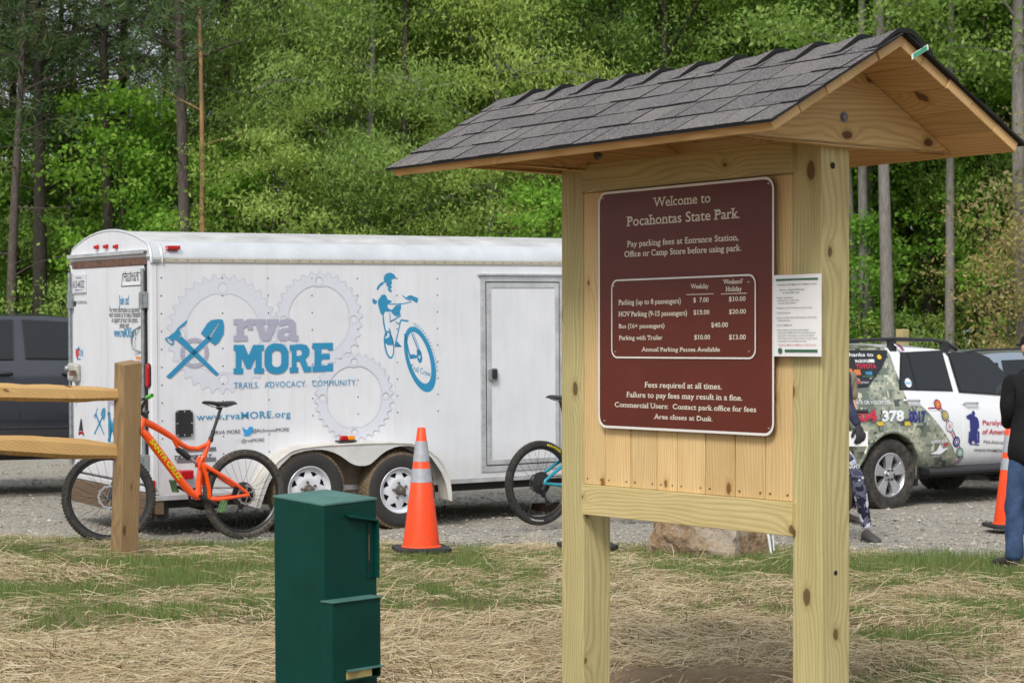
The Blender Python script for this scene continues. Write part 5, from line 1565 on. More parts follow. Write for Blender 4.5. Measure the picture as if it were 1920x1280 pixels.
mb.add(v, [(0,1,5,4),(1,2,6,5),(2,3,7,6),(3,0,4,7),(4,5,9,8),(5,6,10,9),(6,7,11,10),(7,4,8,11),(8,9,10,11),(3,2,1,0)])
mb.build("post", W_fpost, fence, bevel=0.006)
def split_rail(px0, y0a, y0b, px1, y1a, y1b, seed):
    """rough rail from the post out to the left and a little nearer; px0 is the post end"""
    mb = MB(); n = 26; rnd = random.Random(seed)
    A0, A1 = at(px0, y0a, FD-0.0), at(px0, y0b, FD-0.0)
    B0, B1 = at(px1, y1a, FD-1.1), at(px1, y1b, FD-1.1)
    v = []
    for i in range(n+1):
        t = i/n
        top, bot = A0.lerp(B0, t), A1.lerp(B1, t)
        tp = sstep(0.0, 0.16, t); hgt = (top.z-bot.z)
        c = (top+bot)/2; d_ = 0.035 + 0.045*tp
        nz = 0.010*noise.noise((t*9, seed, 0)); n2 = 0.007*noise.noise((t*31, seed, 4))
        h = hgt/2*(0.85+0.42*tp)
        m = c.z
        ring = [(-d_*0.9, -h*0.55), (-d_*0.45, -h+n2), (d_*0.6, -h*0.9), (d_, h*0.2), (d_*0.55, h*0.95+nz), (-d_*0.1, h+nz+n2), (-d_*0.75, h*0.55+nz)]
        for (yy, zz) in ring: v.append((c.x-f0.x, c.y-f0.y+yy, m+zz))
    k = 7; f = [(i*k+j, i*k+(j+1) % k, (i+1)*k+(j+1) % k, (i+1)*k+j) for i in range(n) for j in range(k)]
    f += [tuple(range(k)), tuple(range(n*k, n*k+k))]
    mb.add(v, f); return mb.build("rail", W_frail, fence, smooth=22)
split_rail(232, 727, 752, -420, 713, 739, 3)
split_rail(226, 829, 862, -420, 798, 818, 8)

# cones
M_cone = dusty("cone_orange", lin(255,72,22), (0.45,0.10,0.04,1), 0.55, 0.45, 14)
M_refl = plain("reflective_band", (0.40,0.42,0.45,1), 0.4, 0.2, 0.12, 30)
def cone_proto():
    c = thing("traffic_cone", "orange traffic cone with two silver bands standing between the trailer and the green box", "traffic cone", loc=(0,0,0), group="orange traffic cones")
    mb = MB(); mb.prism(rrect(-0.2, 0.2, -0.2, 0.2, 0.05, 4), 0.0, 0.032, 2); mb.build("base", plain("cone_base_rubber", (0.02,0.02,0.021,1), 0.75, 0, 0.3, 20), c, bevel=0.008)
    H_ = 0.905
    def rad(z): return 0.138 - (0.138-0.03)*(z-0.032)/(H_-0.032)
    def band(name, z0, z1, m, e=0.0, cap=False, parent=None):
        mb = MB(); pr = [(rad(z0)+e, z0), (rad(z1)+e, z1)]
        if cap: pr += [(rad(z1)-0.004, z1+0.004), (rad(z1)-0.012, z1+0.002), (0.012, z1-0.1)]
        mb.lathe(pr, 40, 'z'); return mb.build(name, m, parent, smooth=40)
    b = band("cone_body", 0.03, H_, M_cone, 0, True, c)
    mb = MB(); mb.lathe([(0.15,0.033),(0.146,0.04),(0.138,0.046)], 40, 'z'); mb.build("skirt", M_cone, b, smooth=40)
    band("reflective_band", 0.66, 0.81, M_refl, 0.0018, False, c)
    band("reflective_band", 0.508, 0.609, M_refl, 0.0018, False, c)
    return c
c1 = cone_proto()
def put(o, px, py, Y):
    p = at(px, py, Y); o.location = (p.x, p.y, p.z)
put(c1, 790, 1032, 14.76); c1.rotation_euler.z = radians(12)
c2 = copy_tree(c1); put(c2, 1101, 1026, 14.95); c2['label'] = "orange traffic cone hidden behind the left kiosk post, its black base showing"
c3 = copy_tree(c1); put(c3, 1893, 988, 17.6); c3['label'] = "orange traffic cone by the white off road car, behind the man in jeans"; c3.rotation_euler.z = radians(5)

# green self-pay fee box
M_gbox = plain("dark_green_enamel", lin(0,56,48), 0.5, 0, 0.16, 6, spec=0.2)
M_gtop = plain("pale_green_top", lin(70,112,104), 0.6, 0, 0.18, 12)  # paler, greyer green for the lids and the holder lip
M_env = plain("yellow_envelope", lin(205,190,120), 0.6)
BD = 6.0
pf, pl, pr_ = at(611.5, 944, BD), at(515.5, 926, BD+0.165), at(710.5, 932, BD+0.15)
ex = (pr_-pf); ex.z = 0; bw = ex.length; exn = ex.normalized(); 
eyn = Vector((-exn.y, exn.x, 0)); el = (pl-pf); el.z = 0; bd_ = el.length
yaw = atan2(exn.y, exn.x)
MBX = Matrix.Translation((pf.x, pf.y, 0)) @ Matrix.Rotation(yaw, 4, 'Z') @ Matrix.Rotation(radians(-0.5), 4, 'Y')
box = thing("fee_box", "tall dark green metal fee box with a slot and an envelope holder", "fee box", MBX)
BX = plane_map(MBX, 1, 0.0)
zt = BX(611.5, 944).z; zl = zt+0.012; zr = zt+0.004
gb = gz(pf.x, pf.y)-0.1
mb = MB(); w2 = bw; d2 = bd_
mb.add([(0,0,gb),(w2,0,gb),(w2,d2,gb),(0,d2,gb),(0,0,zt-.008),(w2,0,zt-.008+.006),(w2,d2,zt+.020-.008),(0,d2,zt+.014-.008)], [(3,2,1,0),(0,1,5,4),(1,2,6,5),(2,3,7,6),(3,0,4,7),(4,5,6,7)])
mb.build("cabinet", M_gbox, box, bevel=0.004)
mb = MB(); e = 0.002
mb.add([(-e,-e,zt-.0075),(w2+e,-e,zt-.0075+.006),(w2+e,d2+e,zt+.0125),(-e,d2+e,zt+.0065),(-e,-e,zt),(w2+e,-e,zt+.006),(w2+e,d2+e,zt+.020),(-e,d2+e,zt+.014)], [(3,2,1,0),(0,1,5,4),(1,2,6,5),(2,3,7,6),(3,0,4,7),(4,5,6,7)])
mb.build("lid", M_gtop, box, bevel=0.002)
def b8(x, y): return BX(490 + x/3.368, 900 + y/3.368)
# slot hood and slot recess
p, q = b8(527, 222), b8(712, 255)
mb = MB(); mb.add([(p.x,-0.022,p.z-.006),(q.x,-0.022,q.z-.002),(q.x,0.0,q.z+.004),(p.x,0.0,p.z+.002),(p.x,-0.022,p.z),(q.x,-0.022,q.z+.004),(q.x,0.0,q.z+.010),(p.x,0.0,p.z+.008)], [(3,2,1,0),(0,1,5,4),(1,2,6,5),(2,3,7,6),(3,0,4,7),(4,5,6,7)])
mb.build("slot_hood", M_gbox, box, bevel=0.002)
p, q = b8(668, 262), b8(722, 612)
mb = MB(); mb.box(q.x-0.008, q.x, -0.02, 0.0, q.z, p.z+0.004); mb.box(p.x, q.x-0.008, -0.004, 0.0, q.z, p.z); mb.build("slot_guard", M_gbox, box, bevel=0.002)
r0, r1 = b8(668, 300), b8(680, 565)
mb = MB(); mb.box(r0.x, r1.x, -0.0052, -0.004, r1.z, r0.z); mb.build("payment_slot", plain("slot_dark", (0.012,0.008,0.006,1), 0.8), box)
mb = MB(); mb.box(r0.x+0.001, r0.x+0.004, -0.0062, -0.0052, r1.z+0.03, r0.z-0.02); mb.build("slot_rust", M_rust, box)
# envelope holder
p, q = b8(446, 745), b8(742, 1248)
y0, y1 = -0.055, -0.0
hx0, hx1 = p.x+0.006, p.x+0.006+0.165
hz1, hz0 = p.z, q.z+0.02
BH = plane_map(MBX, 1, y0)
def b9(x, y): return BH(490 + x/3.368, 900 + y/3.368)
hx0, hx1 = b9(446, 760).x, b9(762, 740).x; hz1 = b9(530, 768).z; hz0 = b9(530, 1275).z
op1, op0 = b9(545, 1203).z, b9(545, 1262).z
xo = b9(540, 1200).x
mb = MB(); mb.box(hx0+0.004, hx1-0.004, y0+.003, y1, op1, hz1-.001); mb.box(hx0+0.004, hx1-0.004, y0+.003, y1, hz0, op0); mb.box(hx0+.004, xo, y0+.003, y1, op0, op1); mb.box(hx1-0.006, hx1-.004, y0+.003, y1, op0, op1)
hol = mb.build("envelope_holder", M_gbox, box, bevel=0.003)
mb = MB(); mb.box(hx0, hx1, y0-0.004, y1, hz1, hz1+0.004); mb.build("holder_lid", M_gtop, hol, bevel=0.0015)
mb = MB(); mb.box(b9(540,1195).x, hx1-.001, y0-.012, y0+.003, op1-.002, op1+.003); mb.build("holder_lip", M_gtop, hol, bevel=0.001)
e1 = b9(706, 1200).x
mb = MB(); mb.box(xo+.001, e1, y0+.006, y0+.02, op0+.001, op1-.004); 
ev = mb.build("envelope", M_env, hol)
a = Art()
for i in range(4): a.rect(xo+.008, xo+.008+(e1-xo)*(.5-.06*i), op1-.010-.005*i, op1-.0085-.005*i)
a.build("envelope_printing", M_ink, ev, lambda s, t: (s, y0+.0055, t))

# boulder
def boulder():
    c = at(1330, 1046, 14.6); bm = bmesh.new(); rb_ = random.Random(17)
    planes = [(Vector((rb_.gauss(0,1), rb_.gauss(0,1), rb_.gauss(0,.8))).normalized(), rb_.uniform(.68, .98)) for _ in range(17)] + [(Vector((-.75,-.5,.55)).normalized(), .72), (Vector((.5,-.8,.25)).normalized(), .74), (Vector((0,0,1)), .8)]
    bmesh.ops.create_icosphere(bm, subdivisions=5, radius=1)
    for v in bm.verts:
        p = v.co.copy()
        q = Vector((max(-0.82, min(0.86, p.x)), max(-0.75, min(0.8, p.y)), max(-0.6, min(0.72, p.z))))
        rp_ = min(dd_/max(1e-4, p.dot(nn_)) if p.dot(nn_) > 0.02 else 9 for nn_, dd_ in planes)
        q = p*rp_
        n1 = noise.noise((p.x*1.3+3, p.y*1.3, p.z*1.3)); n2 = noise.noise((p.x*4, p.y*4+5, p.z*4)); n3 = noise.noise((p.x*11, p.y*11, p.z*11))
        cell = noise.voronoi((p.x*1.6+2.2, p.y*1.6, p.z*1.6))[0][0]
        s = 1.06 + 0.05*n1 + 0.07*n2 + 0.05*n3
        v.co = Vector((q.x*s*0.43, q.y*s*0.40, q.z*s*0.44))
    me = bpy.data.meshes.new("boulder"); bm.to_mesh(me); bm.free()
    me.polygons.foreach_set("use_smooth", [True]*len(me.polygons)); me.set_sharp_from_angle(angle=radians(28))
    t = NT("boulder_stone"); co = t.coord("Object")
    a_ = t.noise(co, 3.2, 6, 0.65); b_ = t.noise(co, 22, 6, 0.7); d_ = t.noise(t.coord("Object", (1,1,1), (1.3,7,2)), 2.0, 5, 0.6)
    c_ = t.ramp(a_, [(0.3, (0.24,0.135,0.07)), (0.5, (0.42,0.29,0.17)), (0.68, (0.60,0.50,0.38))])
    c_ = t.mix(t.ramp(d_, [(0.52, (0,0,0,1)), (0.64, (.7,.7,.7,1))]), c_, (0.60,0.53,0.44,1))
    c_ = t.mix(t.math('MULTIPLY', t.ramp(b_, [(0.5, (0,0,0,1)), (0.75, (1,1,1,1))]), 0.5), c_, (0.16,0.1,0.06,1))
    t.bump(t.math('ADD', b_, t.math('MULTIPLY', a_, 2.0)), 1.0, 0.06); t.set(c_, 0.85, 0, 0.3)
    me.materials.append(t.m)
    o = bpy.data.objects.new("boulder", me); COL.objects.link(o)
    o.location = (c.x+0.05, c.y+0.2, c.z+0.14); o.rotation_euler = (0.05, -0.08, 0.5)
    tag(o, "tan and white boulder lying on the grass edge between the kiosk posts", "boulder")
boulder()
# white stake by the boulder, rusty timber block by the teal bike, post far behind the cars
p = at(1446, 1026, 14.4)
mb = MB(); mb.tube([(0,0,-0.05),(-0.015,0,0.06),(-0.04,0.01,0.17)], [0.009,0.009,0.008], 6); mb.tube([(0.02,0,-0.02),(0.012,0,0.09)], 0.005, 6)
o = mb.build("plastic_stake", plain("white_plastic", (0.75,0.77,0.8,1), 0.5), smooth=50); o.location = p
tag(o, "short white plastic stake leaning beside the boulder", "stake")
p = at(1050, 950, 20.0)
mb = MB(); mb.box(-0.28, 0.4, -0.1, 0.1, 0, 0.085); mb.box(0.12, 0.22, -0.05, 0.05, 0.0875, 0.42)
o = mb.build("timber_block", plain("rust_brown_timber", (0.12,0.055,0.035,1), 0.85, 0, 0.4, 15), bevel=0.01); o.location = (p.x, p.y, gz(p.x, p.y)); o.rotation_euler.z = 0.5
tag(o, "rust brown timber block with an upright, on the gravel behind the teal bicycle", "timber block")
p = at(1692, 640, 29.5)
mb = MB(); mb.prism([(-.07,-.07),(.07,-.07),(.07,.07),(-.07,.07)], gz(p.x, p.y)-.2, at(1692, 617, 29.5).z, 2)
o = mb.build("wooden_post", W_rail, bevel=0.01); o.location = (p.x, p.y, 0); o.rotation_euler.z = 0.6
tag(o, "pale square wooden post standing behind the white car's roof rack", "post")
# dark twigs
M_twig = plain("dark_twig", (0.05,0.04,0.032,1), 0.85)
tr_ = random.Random(21)
for (px, py) in ((940,1010),(752,1072),(830,1075),(1250,1085),(1170,1060),(150,1225),(175,1165),(20,1160),(1880,1075),(1700,1085),(1690,1115),(330,1050),(460,1238),(985,1025),(1380,1120),(1345,1170),(215,1135)):
    g = ground_at(px, py)
    mb = MB(); a_ = tr_.random()*3.1; ln = tr_.uniform(.07, .2); up = tr_.uniform(0, 1.0) if tr_.random() < .5 else 0.1
    P = [(0,0,0.0)]
    for i in range(1, 5):
        q = Vector(P[-1]) + Vector((cos(a_)*ln/4, sin(a_)*ln/4, up*ln/4*(1.0 if i < 3 else -0.2))); a_ += tr_.gauss(0, .35); P.append(tuple(q))
    mb.tube(P, [0.004,0.004,0.0035,0.003,0.0015], 5)
    if tr_.random() < .4: mb.tube([P[2], tuple(Vector(P[2])+Vector((0.03,-0.02,0.05)))], 0.0018, 4)
    o = mb.build("twig", M_twig); o.location = (g.x, g.y, g.z+0.012)
    tag(o, "thin dark twig lying in the straw", "twig", "dark twigs scattered in the straw")

# ================================================================== VEHICLES
def interp(pts, x):
    if x <= pts[0][0]: return pts[0][1]
    for (a, va), (b, vb) in zip(pts, pts[1:]):
        if x <= b:
            t = (x-a)/(b-a); return va + (vb-va)*t
    return pts[-1][1]
M_glass = None
def glass_mat(name, col=(0.012,0.014,0.016,1), rough=0.03):
    t = NT(name); t.set(col, rough, 0, 0.5)
    return t.m
M_glass = glass_mat("tinted_glass")
M_gasket = plain("window_rubber", (0.012,0.012,0.013,1), 0.6)
M_ctyre = dusty("car_tyre", (0.02,0.02,0.021,1), amt=0.5, rough=0.85, sc=20)
M_alloy = plain("alloy_wheel", (0.55,0.55,0.57,1), 0.28, 0.75, 0.1, 20)
M_alloyd = plain("alloy_shadow", (0.02,0.02,0.022,1), 0.7)  # near-black metal of the brake discs and lug nuts
M_chrome = plain("chrome_handle", (0.72,0.73,0.75,1), 0.15, 0.9, 0.05)
class CarShape:
    def __init__(s, P):
        s.P = P
    def w(s, x): return interp(s.P['width'], x)
    def zr(s, x): return interp(s.P['roof'], x)
    def belt(s, x): return min(interp(s.P['belt'], x), s.zr(x)-0.015)
    def section(s, x):
        w, zr, b = s.w(x), s.zr(x), s.belt(x); zs = interp(s.P['sill'], x)
        H0 = s.P['full']; g = max(0.0, min(1.0, (zr-b)/(H0)))
        zm = zs + (b-zs)*0.55
        top = zr - min(0.10, (zr-b)*0.45)
        tb = s.P.get('tumble', 0.13)/0.5*(top-b)
        return [(w-0.09, zs), (w-0.015, zs+(b-zs)*0.18), (w, zm), (w-0.006, zs+(b-zs)*0.82), (w-0.035, b), (w-0.035-tb, top), (w-0.035-tb-0.05-0.02*g, zr-min(0.03, (zr-b)*.2)), ((w-0.1-tb)*0.6, zr), (0, zr+0.012)]
    def side(s, x, z):
        sec = s.section(x)
        for (ya, za), (yb, zb) in zip(sec, sec[1:]):
            if za <= z <= zb and zb > za: return ya + (yb-ya)*(z-za)/(zb-za)
        return sec[0][0] if z < sec[0][1] else sec[-1][0]
def car_body(S_, stations, arches, mat, parent, R=0.46, name="body"):
    v = []; f = []
    for x in stations:
        sec = S_.section(x)
        ring = [(x, -y, z) for y, z in sec] + [(x, y, z) for y, z in reversed(sec[:-1])]
        v += ring
    n = 2*9-1
    for i in range(len(stations)-1):
        for k in range(n):
            k2 = (k+1) % n
            f.append((i*n+k, i*n+k2, (i+1)*n+k2, (i+1)*n+k))
    f += [tuple(range(n)), tuple(range((len(stations)-1)*n, len(stations)*n))]
    mb = MB(); mb.add(v, f)
    o = mb.build(name, mat, None)
    for ax, az in arches:
        c = MB(); c.lathe([(0, -1.4), (R, -1.4), (R, 1.4), (0, 1.4)], 40, 'y', Matrix.Translation((ax, 0, az)))
        co = c.build("cut", mat, None)
        for y0, y1 in ((-1.4, -0.55), (0.55, 1.4)):
            pass
        bm_ = o.modifiers.new("b", 'BOOLEAN'); bm_.operation = 'DIFFERENCE'; bm_.object = co; bm_.solver = 'EXACT'
        dg = bpy.context.evaluated_depsgraph_get(); dg.update()
        me = bpy.data.meshes.new_from_object(o.evaluated_get(dg))
        o.modifiers.clear(); o.data = me; bpy.data.objects.remove(co)
    me = o.data; me.materials.clear(); me.materials.append(mat)
    me.polygons.foreach_set("use_smooth", [True]*len(me.polygons)); me.set_sharp_from_angle(angle=radians(32))
    o.parent = parent
    return o
def surf_panel(S_, name, mat, parent, zrows, x0f, x1f, off=0.004, nx=10, sgn=-1, smooth=40):
    v = []; f = []
    for z in zrows:
        a, b = x0f(z), x1f(z)
        for i in range(nx+1):
            x = a + (b-a)*i/nx
            v.append((x, sgn*(S_.side(x, z)+off), z))
    for j in range(len(zrows)-1):
        for i in range(nx): f.append((j*(nx+1)+i, j*(nx+1)+i+1, (j+1)*(nx+1)+i+1, (j+1)*(nx+1)+i))
    mb = MB(); mb.add(v, f)
    # returned edge so the panel has thickness
    n = nx+1; m = len(zrows)
    bl = list(range(n)) + [j*n+nx for j in range(1, m)] + [(m-1)*n+i for i in range(nx-1, -1, -1)] + [j*n for j in range(m-2, 0, -1)]
    q = [(v[i][0], v[i][1]-sgn*0.012, v[i][2]) for i in bl]; base = len(mb.v); mb.v += q
    for i in range(len(bl)):
        j = (i+1) % len(bl); mb.f.append((bl[i], bl[j], base+j, base+i)); mb.mi.append(0)
    return mb.build(name, mat, parent, smooth=smooth)
def car_wheel(parent, x, y, z, R, W, sgn, style=5, tyre=None, name="wheel"):
    w_ = bpy.data.objects.new(name, None); COL.objects.link(w_); w_.parent = parent; w_.location = (x, y, z)
    if sgn > 0: w_.rotation_euler.z = pi
    rr = R*0.60
    mb = MB(); h = W/2
    mb.lathe([(rr,-h*.72),(rr+.01,-h*.86),(rr+.05,-h*.98),(R*.86,-h*1.0),(R*.95,-h*.93),(R*.985,-h*.80),(R,-h*.6),(R,h*.6),(R*.97,h*.9),(R*.86,h),(rr,h*.75)], 60, 'y')
    for k in range(48):
        a = 2*pi*k/48
        for (y0, y1, o_) in ((-.93, -.5, 0), (-.42, .0, .5), (.05, .45, 0), (.5, .93, .5)):
            Mr = Matrix.Rotation(-(a+o_*2*pi/48), 4, 'Y') @ Matrix.Translation((R-.004 - (0.012 if abs(y0) > .9 or abs(y1) > .9 else 0), 0, 0))
            mb.box(-.01, .008, y0*h, y1*h, -.016, .016, Mr)
    mb.build("tyre", tyre or M_ctyre, w_, smooth=35)
    mb = MB(); mb.lathe([(rr,-h*.72),(rr+.006,-h*.84),(rr-.006,-h*.88),(rr-.016,-h*.8),(rr-.03,-h*.3),(rr-.035,h*.5)], 56, 'y'); rim = mb.build("rim", M_alloy, w_, smooth=40)
    mb = MB(); mb.lathe([(0,-h*.2),(rr-.03,-h*.2)], 32, 'y'); mb.build("brake_disc", M_alloyd, w_)
    for k in range(style):
        a = 2*pi*k/style + pi/2
        Mr = Matrix.Rotation(-a, 4, 'Y')
        mb = MB()
        o1, o2 = rr-.012, .055
        pts = [(o2,-.036),(rr*.5,-.044),(rr*.8,-.062),(o1,-.078),(o1+.004,0),(o1,.078),(rr*.8,.062),(rr*.5,.044),(o2,.036)]
        v = [(p[0], -h*.80 + .012*(1-p[0]/rr), p[1]) for p in pts] + [(p[0], -h*.35, p[1]*1.1) for p in pts]
        n = len(pts); f = [tuple(range(n))] + [(i, (i+1) % n, n+(i+1) % n, n+i) for i in range(n)]
        mb.add(v, f, M=Mr); mb.build("spoke", M_alloy, rim, bevel=0.006)
    mb = MB(); mb.lathe([(.075,-h*.6),(.07,-h*.80),(.04,-h*.86),(.036,-h*.92),(0,-h*.93)], 24, 'y'); mb.build("hub_cap", M_alloy, rim, smooth=40)
    for k in range(6):
        a = 2*pi*k/6
        mb = MB(); mb.lathe([(.011,-h*.75),(.011,-h*.95),(0,-h*.97)], 8, 'y', Matrix.Translation((.056*cos(a)*1.0, 0, .056*sin(a)))); mb.build("lug_nut", M_alloyd, rim)
    return w_
def tilt_map(M, p0, n):
    Mi = M.inverted(); o = Mi @ CAM; R3 = Mi.to_3x3()
    def f(px, py):
        d = R3 @ ray(px, py); t = (p0-o).dot(n)/d.dot(n); return o + d*t
    return f

# ---------------------------------------------------------------- white and camouflage off-road car
SYAW = radians(36.8)
cw = at(1668, 890, 21.4)
lat = Vector((-sin(SYAW), cos(SYAW), 0))
so = cw + lat*0.90
SGZ = cw.z - 0.388
MS = Matrix.Translation((so.x, so.y, SGZ)) @ Matrix.Rotation(SYAW, 4, 'Z')
suv = thing("off_road_car", "white off road car with a green pixel camouflage rear and veterans artwork", "car", MS)
SH = CarShape(dict(
    width=[(-.95,.80),(-.9,.87),(-.7,.915),(-.3,.935),(2.9,.935),(3.4,.90),(3.65,.80),(3.76,.66)],
    roof=[(-.95,1.02),(-.93,1.12),(-.85,1.50),(-.78,1.66),(-.6,1.745),(-.2,1.775),(.5,1.785),(1.0,1.765),(1.28,1.72),(1.5,1.58),(2.08,1.20),(2.2,1.165),(3.2,1.10),(3.55,1.0),(3.72,.82),(3.76,.70)],
    belt=[(-.95,1.13),(0,1.13),(2.1,1.10),(3.8,1.05)], sill=[(-.95,.52),(-.5,.44),(3.2,.44),(3.76,.40)], full=0.62, tumble=0.135))
def camo_body():
    t = NT("camouflage_and_white_paint"); co = t.coord("Object")
    sep = t.n("SeparateXYZ"); t.l(co, sep.inputs[0]); x, y, z = sep.outputs
    q = 0.026
    def snap(v): return t.math('MULTIPLY', t.math('FLOOR', t.math('DIVIDE', v, q)), q)
    cb = t.n("CombineXYZ"); t.l(snap(x), cb.inputs[0]); t.l(snap(y), cb.inputs[1]); t.l(snap(z), cb.inputs[2])
    n1 = t.noise(cb.outputs[0], 5.0, 3, 0.62)
    cb2 = t.n("VectorMath", operation='ADD'); t.l(cb.outputs[0], cb2.inputs[0]); cb2.inputs[1].default_value = (3.3, 1.7, 5.1)
    n2 = t.noise(cb2.outputs[0], 6.5, 3, 0.62)
    c = t.ramp(n1, [(0.0, lin(98,108,94)), (0.40, lin(98,108,94)), (0.43, lin(138,145,128)), (0.54, lin(172,172,150)), (0.62, lin(118,127,112))], 'CONSTANT')
    c = t.mix(t.math('LESS_THAN', n2, 0.40), c, lin(66,75,66))
    c = t.mix(t.math('GREATER_THAN', n2, 0.635), c, lin(198,196,172))
    # edge of the wrap: sweeps down and forward across the rear door, straight up the pillar above the belt
    zz = t.math('SUBTRACT', 1.02, z)
    edge_lo = t.math('ADD', 0.62, t.math('MULTIPLY', zz, 0.86))
    bulge = t.math('MULTIPLY', t.math('SINE', t.math('MULTIPLY', zz, 5.5)), 0.05)
    edge = t.math('ADD', edge_lo, bulge)
    top = t.math('GREATER_THAN', z, 1.12)
    edge = t.math('ADD', t.math('MULTIPLY', edge, t.math('SUBTRACT', 1.0, top)), t.math('MULTIPLY', top, t.math('MULTIPLY_ADD', t.math('SUBTRACT', 1.78, z), 0.25, 0.14)))
    m = t.math('LESS_THAN', x, edge)
    c = t.mix(m, lin(232,233,236), c)
    dz = t.math('MULTIPLY', t.ramp(z, [(0.44, (1,1,1,1)), (0.75, (0,0,0,1))]), t.math('MULTIPLY', t.noise(co, 7, 5, 0.7), 0.5))
    c = t.mix(dz, c, (0.28,0.24,0.18,1))
    t.b.inputs["Coat Weight"].default_value = 0.6; t.b.inputs["Coat Roughness"].default_value = 0.06
    return t.set(c, 0.32, 0, 0.5)
M_camo = camo_body()
st = [-.95,-.93,-.9,-.85,-.78,-.7,-.6,-.46,-.3,-.1,.1,.3,.5,.7,.9,1.1,1.28,1.4,1.6,1.85,2.08,2.2,2.4,2.6,2.9,3.2,3.4,3.55,3.65,3.72,3.76]
SB = car_body(SH, st, [(0, .388), (2.79, .388)], M_camo, suv, 0.455)
mb = MB()
for ax in (0, 2.79): mb.lathe([(0.462, -0.90), (0.462, 0.90)], 40, 'y', Matrix.Translation((ax, 0, .388)), a0=-0.3, a1=pi+0.3)
mb.build("wheel_well", M_dark, suv)
for ax in (0, 2.79):
    for s in (-1, 1):
        arc = []
        for k in range(25):
            a = radians(-8 + 196*k/24); X, Z = ax+.47*cos(a), .388+.47*sin(a)
            arc.append((X, s*(SH.side(X, max(Z, .45))+0.004), Z))
        mb = MB(); mb.tube(arc, [0.010+0.016*sin(pi*k/24)**.5 for k in range(25)], 8); mb.build("wheel_arch", M_camo, suv, smooth=60)
for ax in (0, 2.79):
    for s in (-1, 1): car_wheel(suv, ax, s*0.80, 0.388, 0.388, 0.255, s, 5)
mb = MB(); mb.box(-.6, 3.4, -.6, .6, .30, .47); mb.build("chassis", M_dark, suv)
zr_ = [0.47, 0.55, 0.65, 0.75, 0.85, 0.95, 1.03, 1.095]
def arch0(z): 
    d = 0.48**2-(z-.388)**2
    return max(0.30, sqrt(d) if d > 0 else 0.0)
rdoor = surf_panel(SH, "rear_door", M_camo, suv, zr_, arch0, lambda z: 1.135)
fdoor = surf_panel(SH, "front_door", M_camo, suv, zr_, lambda z: 1.145, lambda z: 2.10+0.0*z)
SV = plane_map(MS, 1, -0.935)
def v8(x, y): return SV(1440 + x/2.1333, 500 + y/2.1333)
def on_side(off): return lambda p, q: (p, -(SH.side(p, q)+off), q)
for (x0, y0, x1, d_) in ((556, 535, 614, rdoor), (787, 545, 844, fdoor)):
    p, q = v8(x0, y0), v8(x1, y0)
    mb = MB(); yb = -(SH.side(p.x, p.z)); mb.tube([(p.x, yb-.01, p.z), (p.x+.03, yb-.045, p.z), (q.x-.03, yb-.045, q.z), (q.x, yb-.01, q.z)], [.012,.015,.015,.012], 8); mb.build("handle", M_chrome, d_, smooth=50)
# glass: follows the leaning upper side
n_ = Vector((0, -0.49, 0.135)).normalized(); n_ = Vector((0, -cos(atan2(.135,.5)), sin(atan2(.135,.5))))
GP = tilt_map(MS, Vector((0, -0.90, 1.12)), n_)
def g8(x, y): return GP(1440 + x/2.1333, 500 + y/2.1333)
def onsurf(p, o): return p + n_*o
def window(name, pts, off=0.012, mat=M_glass, rim=True, parent=None, grow_=1.05):
    P = [g8(*p) for p in pts]; c = sum(P, Vector())/len(P)
    if rim:
        mb = MB(); Q = [c + (p-c)*grow_ for p in P]; n = len(Q)
        mb.add([onsurf(p, off-.004) for p in Q] + [onsurf(p, -.05) for p in Q], [tuple(range(n))] + [(i, (i+1) % n, n+(i+1) % n, n+i) for i in range(n)])
        fr = mb.build("window_seal", M_gasket, parent or suv); parent = fr
    mb = MB(); n = len(P)
    mb.add([onsurf(p, off) for p in P] + [onsurf(p, 0) for p in P], [tuple(range(n))] + [(i, (i+1) % n, n+(i+1) % n, n+i) for i in range(n)])
    return mb.build(name, mat, parent)
q0 = window("quarter_window", [(190,333),(474,335),(472,362),(452,404),(398,480),(190,486)], grow_=1.01)
w1 = window("door_window", [(532,346),(690,338),(733,494),(528,489)], parent=rdoor)
w2 = window("door_window", [(722,347),(834,346),(880,366),(973,456),(958,511),(768,499)], parent=fdoor)
mb = MB(); a_, b_ = g8(556, 345), g8(595, 491); mb.tube([a_+n_*.014, b_+n_*.014], 0.009, 6); mb.build("window_divider", M_gasket, rdoor)
p = g8(965, 480); mb = MB(); mb.ball((p.x+0.05, p.y-0.13, p.z+.02), (0.07,0.13,0.10), 14, 10); mb.build("mirror", plain("mirror_white", lin(228,229,232), 0.3), fdoor, smooth=60)
# inside: seat backs seen as dark shapes are left to the tint
# roof rails
for s in (-1, 1):
    P = [(-.72, s*.70, 1.70), (-.66, s*.70, 1.80), (-.4, s*.705, 1.825), (.3, s*.71, 1.845), (.9, s*.70, 1.835), (1.15, s*.69, 1.80), (1.32, s*.68, 1.73)]
    mb = MB(); mb.tube(P, [.03,.024,.02,.02,.02,.024,.03], 8)
    for X in (-.66, .25, 1.1): mb.box(X-.05, X+.05, s*.70-.025, s*.70+.025, 1.70, 1.82)
    mb.build("roof_rail", M_blk, suv, smooth=50)
for X in (-.3, .75): mb = MB(); mb.tube([(X, -.70, 1.83), (X, .70, 1.83)], .016, 8); mb.build("roof_bar", M_blk, suv)
